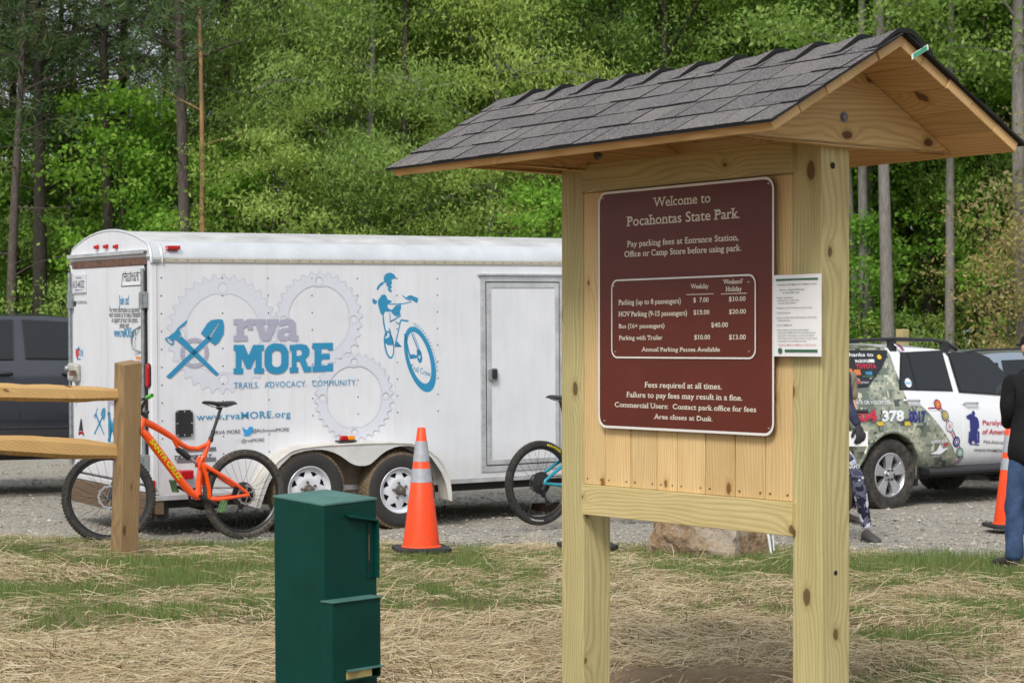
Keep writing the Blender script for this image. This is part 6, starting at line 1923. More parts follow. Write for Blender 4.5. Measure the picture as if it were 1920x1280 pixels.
# running board
for s in (-1, 1):
    mb = MB(); mb.prism([(s*.86, .36), (s*1.0, .37), (s*1.02, .40), (s*1.0, .435), (s*.84, .45)], .52, 2.28, 0); mb.build("running_board", M_blk, suv, bevel=0.01)
mb = MB(); mb.box(-1.02, -.85, -.86, .86, .46, .68); mb.build("bumper", M_camo, suv, bevel=0.04, seg=3)
for s in (-1, 1):
    mb = MB(); mb.box(-.965, -.80, s*.84-.09, s*.84+.09, .92, 1.20); mb.build("tail_lamp", M_redlens, suv, bevel=0.02)
    mb = MB(); mb.box(3.45, 3.70, s*.72-.12, s*.72+.12, .80, .95); mb.build("headlight", M_glass, suv, bevel=0.02)
mb = MB(); mb.add([(-.945,-.7,1.14),(-.945,.7,1.14),(-.815,.62,1.62),(-.815,-.62,1.62)], [(0,1,2,3)]); 
o = mb.build("rear_window", M_glass, suv)
mb = MB(); mb.add([(1.315,-.62,1.715),(1.315,.62,1.715),(2.05,.76,1.235),(2.05,-.76,1.235)], [(0,1,2,3)]); o = mb.build("windscreen", M_glass, suv)
# artwork
M_dnavy = plain("decal_navy", lin(40,44,120), 0.4); M_dcrim = plain("decal_crimson", lin(190,44,66), 0.4); M_dyel = plain("decal_yellow", lin(225,190,40), 0.4)
M_dgrn = plain("decal_green", lin(90,150,120), 0.4); M_dlb = plain("decal_light_blue", lin(70,160,210), 0.4); M_dora = plain("decal_orange", lin(230,120,40), 0.4)
DM = [M_dw, M_dnavy, M_dcrim, M_dyel, M_dblack, M_dgrn, M_dlb, M_dora, plain("decal_sage", lin(150,150,120), 0.4)]
a = Art()
def vt(s, x0, y0, x1, y1, cap, mi, **k):
    p, q, c = v8(x0, y0), v8(x1, y1), v8(x0, cap); a.text(s, p.x, q.x, p.z, c.z-p.z, mi=mi, db=q.z-p.z, **k)
vt("DONATE OR VOLUNTEER", 332,550, 500,550, 534, 0, bold=0.01)
vt("804", 332,618, 437,616, 573, 2, bold=0.05, shear=0.12); vt("_", 438,618, 460,618, 600, 3, bold=0.06, h=0.2); vt("378", 455,616, 545,614, 575, 0, bold=0.05, shear=0.12); vt("_", 545,618, 567,618, 600, 3, bold=0.06, h=0.2); vt("0017", 565,620, 634,620, 576, 1, bold=0.05, shear=0.12)
a.build("phone_number", DM, SB, on_side(0.0105)); a = Art()
vt("Paralyzed Veterans", 857,632, 1075,634, 612, 2, bold=0.015); vt("of America", 855,668, 965,670, 647, 2, bold=0.02, shear=0.2); vt("Mid-Atlantic", 862,706, 946,709, 692, 4); vt("WWW.PVAMIDATLANTIC.ORG", 826,739, 1035,742, 727, 4, shear=0.3, bold=0.01)
a.build("charity_lettering", DM, SB, on_side(0.0105)); a = Art()
vt("SUPPORTED BY", 652,707, 720,702, 694, 0, bold=0.02)
a.poly([(v8(x, y).x, v8(x, y).z) for x, y in ((650,748),(675,735),(686,712),(705,708),(697,728),(722,722),(700,742),(690,749))], 0)
a.poly([(v8(x, y).x, v8(x, y).z) for x, y in ((690,712),(725,700),(715,714),(695,722))], 2)
vt("US FLIGHT", 660,762, 692,760, 753, 0)
a.build("supporter_mark", DM, SB, on_side(0.0105)); a = Art()
# saluting figure beside a wheelchair
def vp(pts, mi): a.poly([(v8(x, y).x, v8(x, y).z) for x, y in pts], mi)
vp([(815,590),(818,578),(826,575),(830,584),(826,597),(836,602),(842,618),(843,640),(836,652),(834,672),(836,690),(806,690),(808,660),(806,640),(806,612),(800,608),(793,604),(793,596),(812,586)], 1)
vp([(801,660),(807,655),(806,700),(800,703)], 1); vp([(836,655),(843,660),(845,704),(838,703)], 1); vp([(806,690),(836,690),(838,706),(828,706),(824,696),(816,696),(814,706),(804,706)], 1)
a.line([(v8(806,708).x, v8(806,708).z), (v8(845,712).x, v8(845,712).z)], 0.012, 1)
a.build("saluting_figure", DM, SB, on_side(0.0105))
# ribbon and service seals
rib = [(650,500),(665,515),(684,545),(700,580),(718,620),(737,665),(755,705),(771,738),(779,762),(770,790)]
for off_, wd, mi in ((0, .05, 0), (.0015, .016, 2)):
    a = Art(); pts = [(v8(x, y).x, v8(x, y).z) for x, y in rib]
    # thin tricolour band cut into short lengths so that it follows the door
    fine = []
    for i in range(len(pts)-1):
        for k in range(4): fine.append((pts[i][0]+(pts[i+1][0]-pts[i][0])*k/4, pts[i][1]+(pts[i+1][1]-pts[i][1])*k/4))
    fine.append(pts[-1])
    fine = [(x, min(z, 1.092)) for x, z in fine]
    if mi == 0: a.line(fine, wd, 0)
    else:
        a.line([(x-.017, z) for x, z in fine], wd, 2); a.line([(x+.017, z) for x, z in fine], wd, 1)
    a.build("ribbon", DM, SB, on_side(0.0095+off_))
for (x, y, m1, m2) in ((686,551,2,3),(708,594,8,3),(724,638,0,2),(752,699,1,0),(768,743,5,0)):
    c = v8(x, y)
    a = Art(); a.disc((c.x, c.z), .058, 24, 4); a.build("service_seal", DM, SB, on_side(0.0125))
    a = Art(); a.disc((c.x, c.z), .052, 24, m1)
    a.build("seal_face", DM, SB, on_side(0.0135))
    a = Art(); a.loops([[(c.x+.034*cos(t), c.z+.034*sin(t)) for t in [2*pi*k/20 for k in range(20)]], [(c.x+.029*cos(t), c.z+.029*sin(t)) for t in [2*pi*k/20 for k in range(20)]]], m2)
    a.poly([(c.x+(.022 if k % 2 else .010)*cos(pi*k/5), c.z+(.022 if k % 2 else .010)*sin(pi*k/5)) for k in range(10)], m2); a.build("seal_emblem", DM, SB, on_side(0.0145))
# sponsors on the quarter glass, round window sticker, stripe on the roof pillar
def on_glass(off): return lambda p, q: tuple(onsurf(GB + GU*p + GV*q, off))
GB = g8(400, 400); GU = Vector((1,0,0)); GV = Vector((0, sin(atan2(.135,.5)), cos(atan2(.135,.5)))) 
def gl(x, y): p = g8(x, y)-GB; return (p.dot(GU), p.dot(GV))
a = Art()
def gt(s, x0, y0, x1, cap, mi, **k):
    p, q, c = gl(x0, y0), gl(x1, y0), gl(x0, cap); a.text(s, p[0], q[0], p[1], c[1]-p[1], mi=mi, **k)
gt("Special thanks to", 225,360, 418,345, 0, bold=0.02); gt("McGEORGE", 346,384, 402,372, 0, bold=0.03); gt("TOYOTA", 348,407, 431,390, 2, bold=0.05)
for k in range(4): p, q = gl(402+5*k, 384), gl(405+5*k, 371); a.rect(p[0], q[0], p[1], q[1], 0)
c = gl(441, 362); a.disc(c, .035, 18, 3, .026); c = gl(327, 420); a.poly([(c[0]-.02, c[1]-.03), (c[0]+.025, c[1]-.03), (c[0]+.025, c[1]+.03), (c[0]-.02, c[1]+.03)], 7)
p, q = gl(344, 434), gl(364, 412); a.rect(p[0], q[0], p[1], q[1], 7); c = gl(354, 424); a.line([(c[0]-.02, c[1]-.02), (c[0]+.02, c[1]+.025)], .012, 0)
gt("N2S", 388,432, 414,420, 6, bold=0.05); gt("nationwide", 375,442, 418,434, 5); gt("USA", 402,450, 414,443, 0)
c = gl(333, 458); a.disc(c, .034, 16, 6); gt("PATRIOT", 366,468, 402,460, 0); a.disc(gl(358, 458), .032, 16, 2); a.disc(gl(358, 455), .018, 12, 0)
a.build("window_stickers", DM, q0, on_glass(.0150))
a = Art(); a.disc(gl(557, 465), .052, 24, 0); a.build("round_sticker", DM, w1, on_glass(.0150))
a = Art(); gt("Texaco", 541,470, 573,459, 6, bold=0.02); a.build("sticker_lettering", DM, w1, on_glass(.0160))
a = Art()
for off_, mi in ((-6, 0), (0, 2), (6, 1)):
    a.line([gl(505+off_, 312), gl(520+off_, 320), gl(534+off_, 338)], .018, mi)
a.build("roof_stripe", DM, SB, on_glass(.020))

# ---------------------------------------------------------------- dark pick-up at the left
TY = radians(24)
pp = at(66, 880, 22.6)
MPK = Matrix.Translation((pp.x, pp.y, 0.02)) @ Matrix.Rotation(TY+pi, 4, 'Z')      # it faces left
pick = thing("pickup_truck", "dark grey crew cab pickup truck parked behind the fence at the left", "pickup truck", MPK)
M_pk = plain("dark_slate_paint", lin(56,58,66), 0.25, 0.3, 0.05, 3, coat=0.9)
# local x forward (to the left in the photo); the side seen is y = +W
PK = CarShape(dict(
    width=[(-2.45,.92),(-2.3,.99),(2.9,1.0),(3.3,.95),(3.45,.85)],
    roof=[(-2.45,1.18),(-2.4,1.32),(-.72,1.34),(-.70,1.36),(-.60,1.80),(-.45,1.90),(0,1.94),(.9,1.94),(1.3,1.88),(2.0,1.34),(2.15,1.30),(3.1,1.22),(3.4,1.05),(3.45,.9)],
    belt=[(-2.5,1.30),(-.7,1.30),(2.1,1.26),(3.5,1.2)], sill=[(-2.5,.62),(-.8,.50),(2.5,.50),(3.45,.52)], full=0.6, tumble=0.16))
stp = [-2.45,-2.4,-2.2,-1.8,-1.2,-.74,-.72,-.70,-.65,-.60,-.52,-.45,-.2,0,.3,.6,.9,1.1,1.3,1.5,1.75,2.0,2.15,2.4,2.8,3.1,3.3,3.4,3.45]
car_body(PK, stp, [(-1.35, .42), (2.35, .42)], M_pk, pick, 0.49)
for ax in (-1.35, 2.35):
    for s in (-1, 1): car_wheel(pick, ax, s*0.86, 0.42, 0.42, 0.28, s, 6)
mb = MB(); mb.box(-2.3, 3.2, -.7, .7, .34, .52); mb.build("chassis", M_dark, pick)
mb = MB()
for ax in (-1.35, 2.35): mb.lathe([(0.497, -0.95), (0.497, 0.95)], 40, 'y', Matrix.Translation((ax, 0, .42)), a0=-0.3, a1=pi+0.3)
mb.build("wheel_well", M_dark, pick)
zp = [0.56, 0.66, 0.8, 0.95, 1.1, 1.2, 1.265]
PVS = plane_map(MPK, 1, 1.0)
xB = PVS(37, 700).x; xC = -0.62; xA = xB+1.05
d1 = surf_panel(PK, "rear_door", M_pk, pick, zp, lambda z: xC, lambda z: xB-.006, 0.004, 8, 1)
d2 = surf_panel(PK, "front_door", M_pk, pick, zp, lambda z: xB+.006, lambda z: xA, 0.004, 8, 1)
nP = Vector((0, cos(atan2(.16,.5)), sin(atan2(.16,.5))))
PGm = tilt_map(MPK, Vector((0, 0.965, 1.30)), nP)
def pwin(pts, parent):
    P = [PGm(x, y) for x, y in pts]; c = sum(P, Vector())/len(P); n = len(P)
    mb = MB(); Q = [c+(p-c)*1.05 for p in P]; mb.add([p+nP*.010 for p in Q]+[p-nP*.05 for p in Q], [tuple(range(n))]+[(i, (i+1) % n, n+(i+1) % n, n+i) for i in range(n)]); g = mb.build("window_seal", M_gasket, parent)
    mb = MB(); mb.add([p+nP*.014 for p in P]+[p for p in P], [tuple(range(n))]+[(i, (i+1) % n, n+(i+1) % n, n+i) for i in range(n)]); mb.build("window", M_glass, g)
pwin([(43.5,601),(160,607),(170,672),(51,671)], d1)
pwin([(-130,612),(-80,600),(20,601),(21.5,672),(-140,672)], d2)
for (px, d_) in ((24, d2), (158, d1)):
    p = PVS(px, 700); y = PK.side(p.x, p.z)
    mb = MB(); mb.tube([(p.x, y+.01, p.z), (p.x+.03, y+.05, p.z), (p.x+.20, y+.05, p.z), (p.x+.23, y+.01, p.z)], [.014,.02,.02,.014], 8); mb.build("handle", M_blk, d_, smooth=50)
mb = MB(); mb.prism([(1.0, .40), (1.10, .41), (1.11, .46), (1.0, .50)], -.6, 1.8, 0); mb.build("running_board", M_blk, pick, bevel=0.01)
mb = MB(); v_ = [(x, PK.side(x, .70)+.006, .70) for x in (-.7, 0, .8, 1.7)]
mb.tube(v_, .012, 6); mb.build("side_moulding", M_pk, pick)
for s in (-1, 1):
    mb = MB(); mb.box(-2.47, -2.3, s*.9-.07, s*.9+.07, .85, 1.2); mb.build("tail_lamp", M_redlens, pick, bevel=0.02)
    mb = MB(); mb.box(3.2, 3.44, s*.72-.14, s*.72+.14, .92, 1.1); mb.build("headlight", M_glass, pick, bevel=0.02)
mb = MB(); mb.box(-2.58, -2.4, -.9, .9, .5, .7); mb.build("bumper", M_chrome, pick, bevel=0.03)
mb = MB(); mb.add([(1.34,-.66,1.865),(1.34,.66,1.865),(1.98,.82,1.365),(1.98,-.82,1.365)], [(0,1,2,3)]); mb.build("windscreen", M_glass, pick)

# ---------------------------------------------------------------- silver car beyond the white one
pp = at(1800, 655, 26.5)
MSL = Matrix.Translation((pp.x, pp.y, gz(pp.x, pp.y))) @ Matrix.Rotation(radians(30), 4, 'Z')
sil = thing("silver_car", "silver grey estate car parked beyond the white off road car", "car", MSL)
M_sil = plain("silver_blue_paint", lin(150,160,172), 0.25, 0.5, 0.05, 3, coat=0.7)
SL = CarShape(dict(
    width=[(-.95,.80),(-.8,.88),(-.3,.92),(2.9,.92),(3.5,.85),(3.75,.70)],
    roof=[(-.95,1.0),(-.92,1.12),(-.72,1.52),(-.4,1.66),(.2,1.71),(.9,1.70),(1.25,1.64),(2.1,1.12),(2.3,1.08),(3.3,.98),(3.65,.82),(3.75,.7)],
    belt=[(-1,1.08),(2.1,1.02),(3.8,.95)], sill=[(-1,.40),(3.76,.36)], full=0.6, tumble=0.14))
car_body(SL, st[:-1]+[3.75], [(0, .35), (2.75, .35)], M_sil, sil, 0.41)
for ax in (0, 2.75):
    for s in (-1, 1): car_wheel(sil, ax, s*0.80, 0.35, 0.35, 0.22, s, 5)
def swin(name, pts):
    nS = Vector((0, -cos(.25), sin(.25))); n = len(pts)
    P = [Vector((x, -(SL.side(x, z)+.008), z)) for x, z in pts]
    mb = MB(); mb.add(P+[p+Vector((0,.03,0)) for p in P], [tuple(range(n))]+[(i, (i+1) % n, n+(i+1) % n, n+i) for i in range(n)]); mb.build(name, M_glass, sil)
swin("quarter_window", [(-.62,1.13),(-.05,1.12),(-.05,1.54),(-.42,1.52)])
swin("door_window", [(.02,1.11),(.92,1.09),(.92,1.59),(.02,1.57)])
swin("door_window", [(1.0,1.09),(1.88,1.07),(1.28,1.54),(1.0,1.57)])
mb = MB(); mb.add([(1.30,-.60,1.62),(1.30,.60,1.62),(2.06,.74,1.15),(2.06,-.74,1.15)], [(0,1,2,3)]); mb.build("windscreen", M_glass, sil)
mb = MB(); mb.tube([(-.6, -.66, 1.66), (-.3, -.66, 1.70), (.9, -.66, 1.73), (1.1, -.66, 1.68)], .014, 6); mb.build("roof_rail", M_blk, sil)
mb = MB(); mb.prism([(-.30,1.69),(-.12,1.71),(-.2,1.79)], -.015, .015, 1); mb.build("aerial_fin", M_blk, sil)

# ================================================================== PEOPLE
def skin_geo(nodes, edges, level=2, root=0):
    names = list(nodes); me = bpy.data.meshes.new("s")
    me.from_pydata([nodes[k][0] for k in names], [(names.index(a), names.index(b)) for a, b in edges], [])
    o = bpy.data.objects.new("s", me); COL.objects.link(o)
    sm = o.modifiers.new("skin", 'SKIN'); sm.use_smooth_shade = True; sm.branch_smoothing = 0.6
    for i, k in enumerate(names):
        r = nodes[k][1]; r = r if hasattr(r, '__len__') else (r, r)
        me.skin_vertices[0].data[i].radius = r
        me.skin_vertices[0].data[i].use_root = (i == root)
    ss = o.modifiers.new("sub", 'SUBSURF'); ss.levels = level; ss.render_levels = level
    dg = bpy.context.evaluated_depsgraph_get(); dg.update()
    ev = o.evaluated_get(dg); m = ev.to_mesh()
    v = [tuple(q.co) for q in m.vertices]; f = [tuple(q.vertices) for q in m.polygons]
    ev.to_mesh_clear(); bpy.data.objects.remove(o)
    return v, f
def chain(names): return list(zip(names, names[1:]))
def folds(mb, amp, sc, seed=0):
    out = []
    for p in mb.v:
        n = noise.noise_vector((p[0]*sc+seed, p[1]*sc, p[2]*sc*0.6))
        out.append((p[0]+n.x*amp, p[1]+n.y*amp, p[2]+n.z*amp*0.4))
    mb.v = out
def head_geo(mb, c, turn=0.0, tilt=0.0):
    """head 0.23 m tall, face towards +y; c = centre"""
    M = Matrix.Translation(c) @ Matrix.Rotation(turn, 4, 'Z') @ Matrix.Rotation(tilt, 4, 'X')
    v = []; f = []; n, m = 24, 18
    for i in range(m+1):
        th = pi*i/m; z = cos(th)
        for k in range(n):
            a = 2*pi*k/n; x, y = sin(th)*cos(a), sin(th)*sin(a)
            X, Y, Z = x*.076, y*.096, z*.116
            if z < -.1: X *= 1-.28*(-z-.1); Y = Y*(1-.10*(-z)) + .012*(-z)*(1 if y > 0 else 0)       # jaw, chin
            if y > .5:
                Y -= .004*(1-min(1, abs(z-.02)/.12))                                                # eye line
                d = exp(-((X/.012)**2)) * exp(-(((Z+.022)/.026)**2)); Y += .022*d                   # nose
                Y += .006*exp(-((X/.025)**2))*exp(-(((Z+.065)/.010)**2))                            # lips
                Y -= .007*exp(-(((abs(X)-.03)/.014)**2))*exp(-(((Z-.012)/.012)**2))                 # sockets
            v.append((X, Y, Z))
    for i in range(m):
        for k in range(n): f.append((i*n+k, (i+1)*n+k, (i+1)*n+(k+1) % n, i*n+(k+1) % n))
    mb.add(v, f, M=M)
    for s in (-1, 1): mb.ball((s*.077, -.004, -.008), (.010, .022, .032), 10, 8, M=M)
    return M
def hand_geo(mb, wrist, d, up, side, curl=0.5, r=0.0085):
    """palm with four bent fingers and a thumb; d = pointing direction, up = back of the hand, side = thumb side"""
    d, up = Vector(d).normalized(), Vector(up).normalized(); sd = Vector(side).normalized(); w = Vector(wrist)
    v, f = skin_geo({'a': (w, (.024,.018)), 'b': (w+d*.045, (.036,.016)), 'c': (w+d*.085, (.040,.014))}, [('a','b'), ('b','c')], 2)
    mb.add(v, f)
    for i, (o, L) in enumerate(((.030,.072), (.010,.082), (-.010,.076), (-.029,.060))):
        p = w + d*.088 + sd*o; P = [p - d*.02]; dd = d.copy()
        for k in range(4):
            P.append(P[-1] + dd*(L/3 if k else .02)); 
            ax = up.cross(d) if False else None
            dd = (dd - up*curl*0.55).normalized() if k < 3 else dd
        mb.tube(P, [r*1.05, r*1.1, r, r*.95, r*.75], 8)
    p = w + d*.030 + sd*.026
    mb.tube([p, p + (sd*.7+d*.6).normalized()*.035, p + (sd*.7+d*.6).normalized()*.035 + (d*.8+sd*.15-up*.4).normalized()*.030, p + (sd*.7+d*.6).normalized()*.035 + (d*.8-up*.6).normalized()*.055], [.013,.0115,.0095,.0075], 8)
M_skin = plain("skin", (0.52,0.31,0.22,1), 0.5, 0, 0.08, 20)
M_hair = plain("brown_hair", (0.05,0.03,0.02,1), 0.7)
def person(name_label, M, J, garments, extra=None):
    P = thing("person", name_label, "person", M)
    return P
def remesh(o, vox):
    r = o.modifiers.new("one_skin", 'REMESH'); r.mode = 'VOXEL'; r.voxel_size = vox; r.use_smooth_shade = True
def cloth_mat(name, base, dark, sc=40, fold=6):
    t = NT(name); co = t.coord("Object"); n1 = t.noise(co, fold, 3, 0.6); n2 = t.noise(co, sc*8, 3, 0.7)
    c = t.mix(t.ramp(n1, [(0.35, (0,0,0,1)), (0.65, (1,1,1,1))]), dark, base)
    t.bump(t.math('ADD', t.math('MULTIPLY', n1, 1.0), t.math('MULTIPLY', n2, 0.15)), 0.7, 0.03)
    return t.set(c, 0.9, 0, 0.2)
M_shirtb = cloth_mat("black_shirt_cloth", (0.016,0.016,0.018,1), (0.010,0.010,0.011,1))
M_jean = cloth_mat("blue_denim", (0.060,0.105,0.20,1), (0.030,0.055,0.115,1), 60)
M_leather = plain("dark_shoe_leather", (0.03,0.026,0.023,1), 0.6)
M_sole = plain("shoe_sole", (0.06,0.055,0.05,1), 0.8)
def shoe(parent, heel, yaw, L=0.285, mat=None, name="shoe"):
    M = Matrix.Translation(heel) @ Matrix.Rotation(yaw, 4, 'Z')
    st_ = [(-.045,.028,.055),(-.02,.038,.085),(.03,.040,.095),(.09,.042,.075),(.15,.050,.060),(.20,.050,.050),(.235,.036,.038),(.25,.015,.025)]
    v = []; f = []; n = 14
    for (y, w_, h_) in st_:
        for k in range(n):
            a = 2*pi*k/n; v.append((w_*cos(a), y, max(.016, h_*.5+.008 + h_*.5*sin(a))))
    for i in range(len(st_)-1):
        for k in range(n): f.append((i*n+k, i*n+(k+1) % n, (i+1)*n+(k+1) % n, (i+1)*n+k))
    f += [tuple(range(n)), tuple(range((len(st_)-1)*n, len(st_)*n))]
    mb = MB(); mb.add(v, f, M=M); s = mb.build(name, mat or M_leather, parent, smooth=60)
    sole = [(.034,-.05),(.045,.02),(.045,.09),(.054,.15),(.053,.21),(.035,.25),(-.035,.25),(-.052,.21),(-.052,.15),(-.040,.09),(-.042,.02),(-.034,-.05)]
    mb = MB(); mb.prism(sole, 0.0, .02, 2, M=M); mb.build("sole", M_sole, s, bevel=.005)
    return s
def body_parts(P, J, torso_r, skin_extra=None, head_turn=0.0, head_tilt=0.0, hands=True, curl=.5, hand_dirs=None):
    """J: joint -> position. One continuous body mesh (torso, limbs, neck, head, hands)"""
    V = Vector
    nodes = {'pelvis': (J['pelvis'], (.125,.09)), 'waist': (J['waist'], (.115,.085)), 'chest': (J['chest'], (.13,.095)), 'neckb': (J['neckb'], (.06,.06)), 'neck': (J['neck'], (.052,.055))}
    E_ = chain(['pelvis','waist','chest','neckb','neck'])
    for s in 'LR':
        nodes.update({s+'sh': (J[s+'sh'], .044), s+'el': (J[s+'el'], .038), s+'wr': (J[s+'wr'], .028), s+'hip': (J[s+'hip'], .088), s+'kn': (J[s+'kn'], .056), s+'cf': (V(J[s+'kn']).lerp(V(J[s+'an']), .3), .054), s+'an': (J[s+'an'], .038)})
        E_ += [('chest', s+'sh')] + chain([s+'sh', s+'el', s+'wr']) + [('pelvis', s+'hip')] + chain([s+'hip', s+'kn', s+'cf', s+'an'])
    v, f = skin_geo(nodes, E_, 2)
    mb = MB(); mb.add(v, f)
    hM = head_geo(mb, J['head'], head_turn, head_tilt)
    for s in 'LR':
        d, up, sd = hand_dirs[s]
        hand_geo(mb, J[s+'wr'], d, up, sd, curl)
    b = mb.build("body", M_skin, P); remesh(b, 0.007)
    eb = MB()
    for s in (-1, 1): eb.ball((s*.030, .083, .010), .011, 10, 8, M=hM)
    eb.build("eyes", plain("eye", (0.25,0.22,0.2,1), 0.2), b)
    return b, hM
def garment(P, name, nodes, edges, mat, amp=0.006, sc=9, seed=0, level=2, cut=None):
    v, f = skin_geo(nodes, edges, level); mb = MB(); mb.add(v, f); folds(mb, amp, sc, seed)
    return mb.build(name, mat, P, smooth=180)
# ---- man in the black shirt, back to the camera, at the right edge
fx = ground_at(1939, 1064)
PM = Matrix.Translation((fx.x, fx.y, gz(fx.x, fx.y))) @ Matrix.Rotation(radians(8), 4, 'Z') @ Matrix.Diagonal((.94, .94, .92, 1))      # faces +y, away
man = thing("person", "man in black shirt, dark cap and blue jeans seen from behind", "person", PM)
V = Vector
J = dict(pelvis=V((0,0,.95)), waist=V((0,.0,1.08)), chest=V((0,-.01,1.32)), neckb=V((0,-.01,1.47)), neck=V((0,0,1.53)), head=V((0,.03,1.64)),
    Lsh=V((-.185,-.01,1.41)), Lel=V((-.19,.03,1.13)), Lwr=V((-.11,.20,1.05)), Rsh=V((.185,-.01,1.41)), Rel=V((.225,.02,1.13)), Rwr=V((.13,.20,1.05)),
    Lhip=V((-.095,0,.90)), Lkn=V((-.135,.03,.50)), Lan=V((-.165,-.02,.09)), Rhip=V((.095,0,.90)), Rkn=V((.13,.03,.50)), Ran=V((.15,-.02,.09)))
hd = {'L': (V((.9,.35,-.1)), V((-.2,.9,.2)), V((0,.1,1))), 'R': (V((-.9,.35,-.1)), V((.2,.9,.2)), V((0,.1,1)))}
b, hM = body_parts(man, J, None, hand_dirs=hd, head_turn=0.1, head_tilt=-.08)
nd = {'hip': (V((0,0,.72)), (.225,.17)), 'pelvis': (V((0,0,.95)), (.22,.165)), 'waist': (V((0,0,1.12)), (.205,.15)), 'chest': (V((0,-.01,1.33)), (.185,.135)), 'nb': (V((0,-.01,1.46)), (.085,.08)), 'nk': (V((0,-.005,1.495)), (.068,.068))}
ed = chain(['hip','pelvis','waist','chest','nb','nk'])
for s in 'LR':
    nd[s+'s'] = (J[s+'sh'], .092); nd[s+'m'] = (J[s+'sh'].lerp(J[s+'el'], .55), .072); nd[s+'e'] = (J[s+'el'], .064); nd[s+'w'] = (J[s+'el'].lerp(J[s+'wr'], .9), .046)
    ed += [('chest', s+'s')] + chain([s+'s', s+'m', s+'e', s+'w'])
garment(man, "shirt", nd, ed, M_shirtb, .020, 10, 3)
nd = {'w': (V((0,0,1.0)), (.145,.11)), 'p': (V((0,0,.92)), (.155,.125))}; ed = [('w','p')]
for s in 'LR':
    k = J[s+'kn']; h = J[s+'hip']; a_ = J[s+'an']
    nd.update({s+'h': (h+V((0,0,-.06)), .105), s+'t': (h.lerp(k, .55), .095), s+'k': (k, .080), s+'c': (k.lerp(a_, .5), .074), s+'a': (a_+V((0,0,.02)), .068), s+'b': (a_+V((0,.01,-.03)), .07)})
    ed += [('p', s+'h')] + chain([s+'h', s+'t', s+'k', s+'c', s+'a', s+'b'])
garment(man, "jeans", nd, ed, M_jean, .017, 13, 5)
shoe(man, (J['Lan'].x, J['Lan'].y+.0, 0), radians(14)); shoe(man, (J['Ran'].x, J['Ran'].y, 0), radians(-12))
mb = MB(); v = []; 
for i in range(9):
    th = pi*.5*i/8
    for k in range(20): v.append((.084*sin(th)*cos(2*pi*k/20), .104*sin(th)*sin(2*pi*k/20), .03+.095*cos(th)))
f = [(i*20+k, i*20+(k+1) % 20, (i+1)*20+(k+1) % 20, (i+1)*20+k) for i in range(8) for k in range(20)]
mb.add(v, f, M=hM); mb.prism([(-.065,.09),(.065,.09),(.055,.15),(0,.17),(-.055,.15)], .030, .036, 2, M=hM)
mb.build("cap", cloth_mat("black_cap_cloth", (0.02,0.02,0.022,1), (0.012,0.012,0.013,1)), man, smooth=60)
mb = MB(); mb.ball((0,-.012,.0), (.081,.096,.085), 18, 12, M=hM @ Matrix.Translation((0,-.012,-.01))); mb.build("hair", M_hair, man, smooth=60)
# ---- cyclist standing over a bike that points at the camera
YC = 16.35
c0 = at(1541, 1020, YC); GZC = gz(c0.x, c0.y)+.012
PC = Matrix.Translation((c0.x, c0.y+.25, GZC)) @ Matrix.Rotation(pi-radians(-10), 4, 'Z')       # faces the camera (-y)
cyc = thing("person", "cyclist in camouflage tights astride a bicycle behind the right kiosk post", "person", PC)
PCi = PC.inverted()
def cl(px, py, dy): return PCi @ at(px, py, YC+dy)
# the local +x of a figure facing the camera is at the left in the photo
J = dict(pelvis=V((0,-.02,.93)), waist=V((0,.02,1.06)), chest=V((0,.10,1.28)), neckb=V((0,.14,1.43)), neck=V((0,.16,1.49)), head=V((0,.20,1.60)),
    Lsh=V((-.18,.12,1.37)), Rsh=V((.18,.12,1.37)), Lhip=V((-.09,0,.88)), Rhip=V((.09,0,.88)))
J['Lel'] = cl(1589, 758, .02); J['Lwr'] = cl(1609, 796, -.22); J['Rel'] = V((-J['Lel'].x, J['Lel'].y, J['Lel'].z)); J['Rwr'] = V((.27, J['Lwr'].y, J['Lwr'].z))
J['Lkn'] = cl(1607, 893, -.05); J['Lan'] = cl(1624, 988, .0); J['Rkn'] = V((.12,.08,.50)); J['Ran'] = V((.14,-.02,.09))
J['Lan'].z = max(.085, J['Lan'].z)
hd = {'L': (V((-.1,.45,-.8)), V((-.55,.75,.3)), V((1,.1,0))), 'R': (V((.1,.45,-.8)), V((.55,.75,.3)), V((-1,.1,0)))}
b, hM = body_parts(cyc, J, None, hand_dirs=hd, curl=.8)
M_jersey = cloth_mat("navy_jersey", (0.045,0.05,0.085,1), (0.025,0.028,0.05,1))
nd = {'hip': (V((0,0,.90)), (.15,.115)), 'waist': (J['waist'], (.145,.115)), 'chest': (J['chest'], (.175,.125)), 'nb': (J['neckb'], (.08,.075)), 'nk': (J['neck']-V((0,0,.02)), (.064,.064))}; ed = chain(['hip','waist','chest','nb','nk'])
for s in 'LR':
    nd[s+'s'] = (J[s+'sh'], .070); nd[s+'m'] = (J[s+'sh'].lerp(J[s+'el'], .55), .057); nd[s+'e'] = (J[s+'el'], .050); nd[s+'w'] = (J[s+'el'].lerp(J[s+'wr'], 1.03), .036)
    ed += [('chest', s+'s')] + chain([s+'s', s+'m', s+'e', s+'w'])
jer = garment(cyc, "jersey", nd, ed, M_jersey, .005, 9, 2)
def tights():
    t = NT("camouflage_tights"); co = t.coord("Object"); n1 = t.noise(co, 13, 2, 0.5, 0.4); n2 = t.noise(t.coord("Object", (1,1,1), (5,3,1)), 11, 2, 0.5, 0.4)
    c = t.ramp(n1, [(0, lin(34,35,52)), (0.46, lin(34,35,52)), (0.47, lin(96,98,118)), (0.58, lin(58,60,80))], 'CONSTANT')
    c = t.mix(t.math('GREATER_THAN', n2, 0.60), c, lin(205,206,216))
    return t.set(c, 0.7, 0, 0.3)
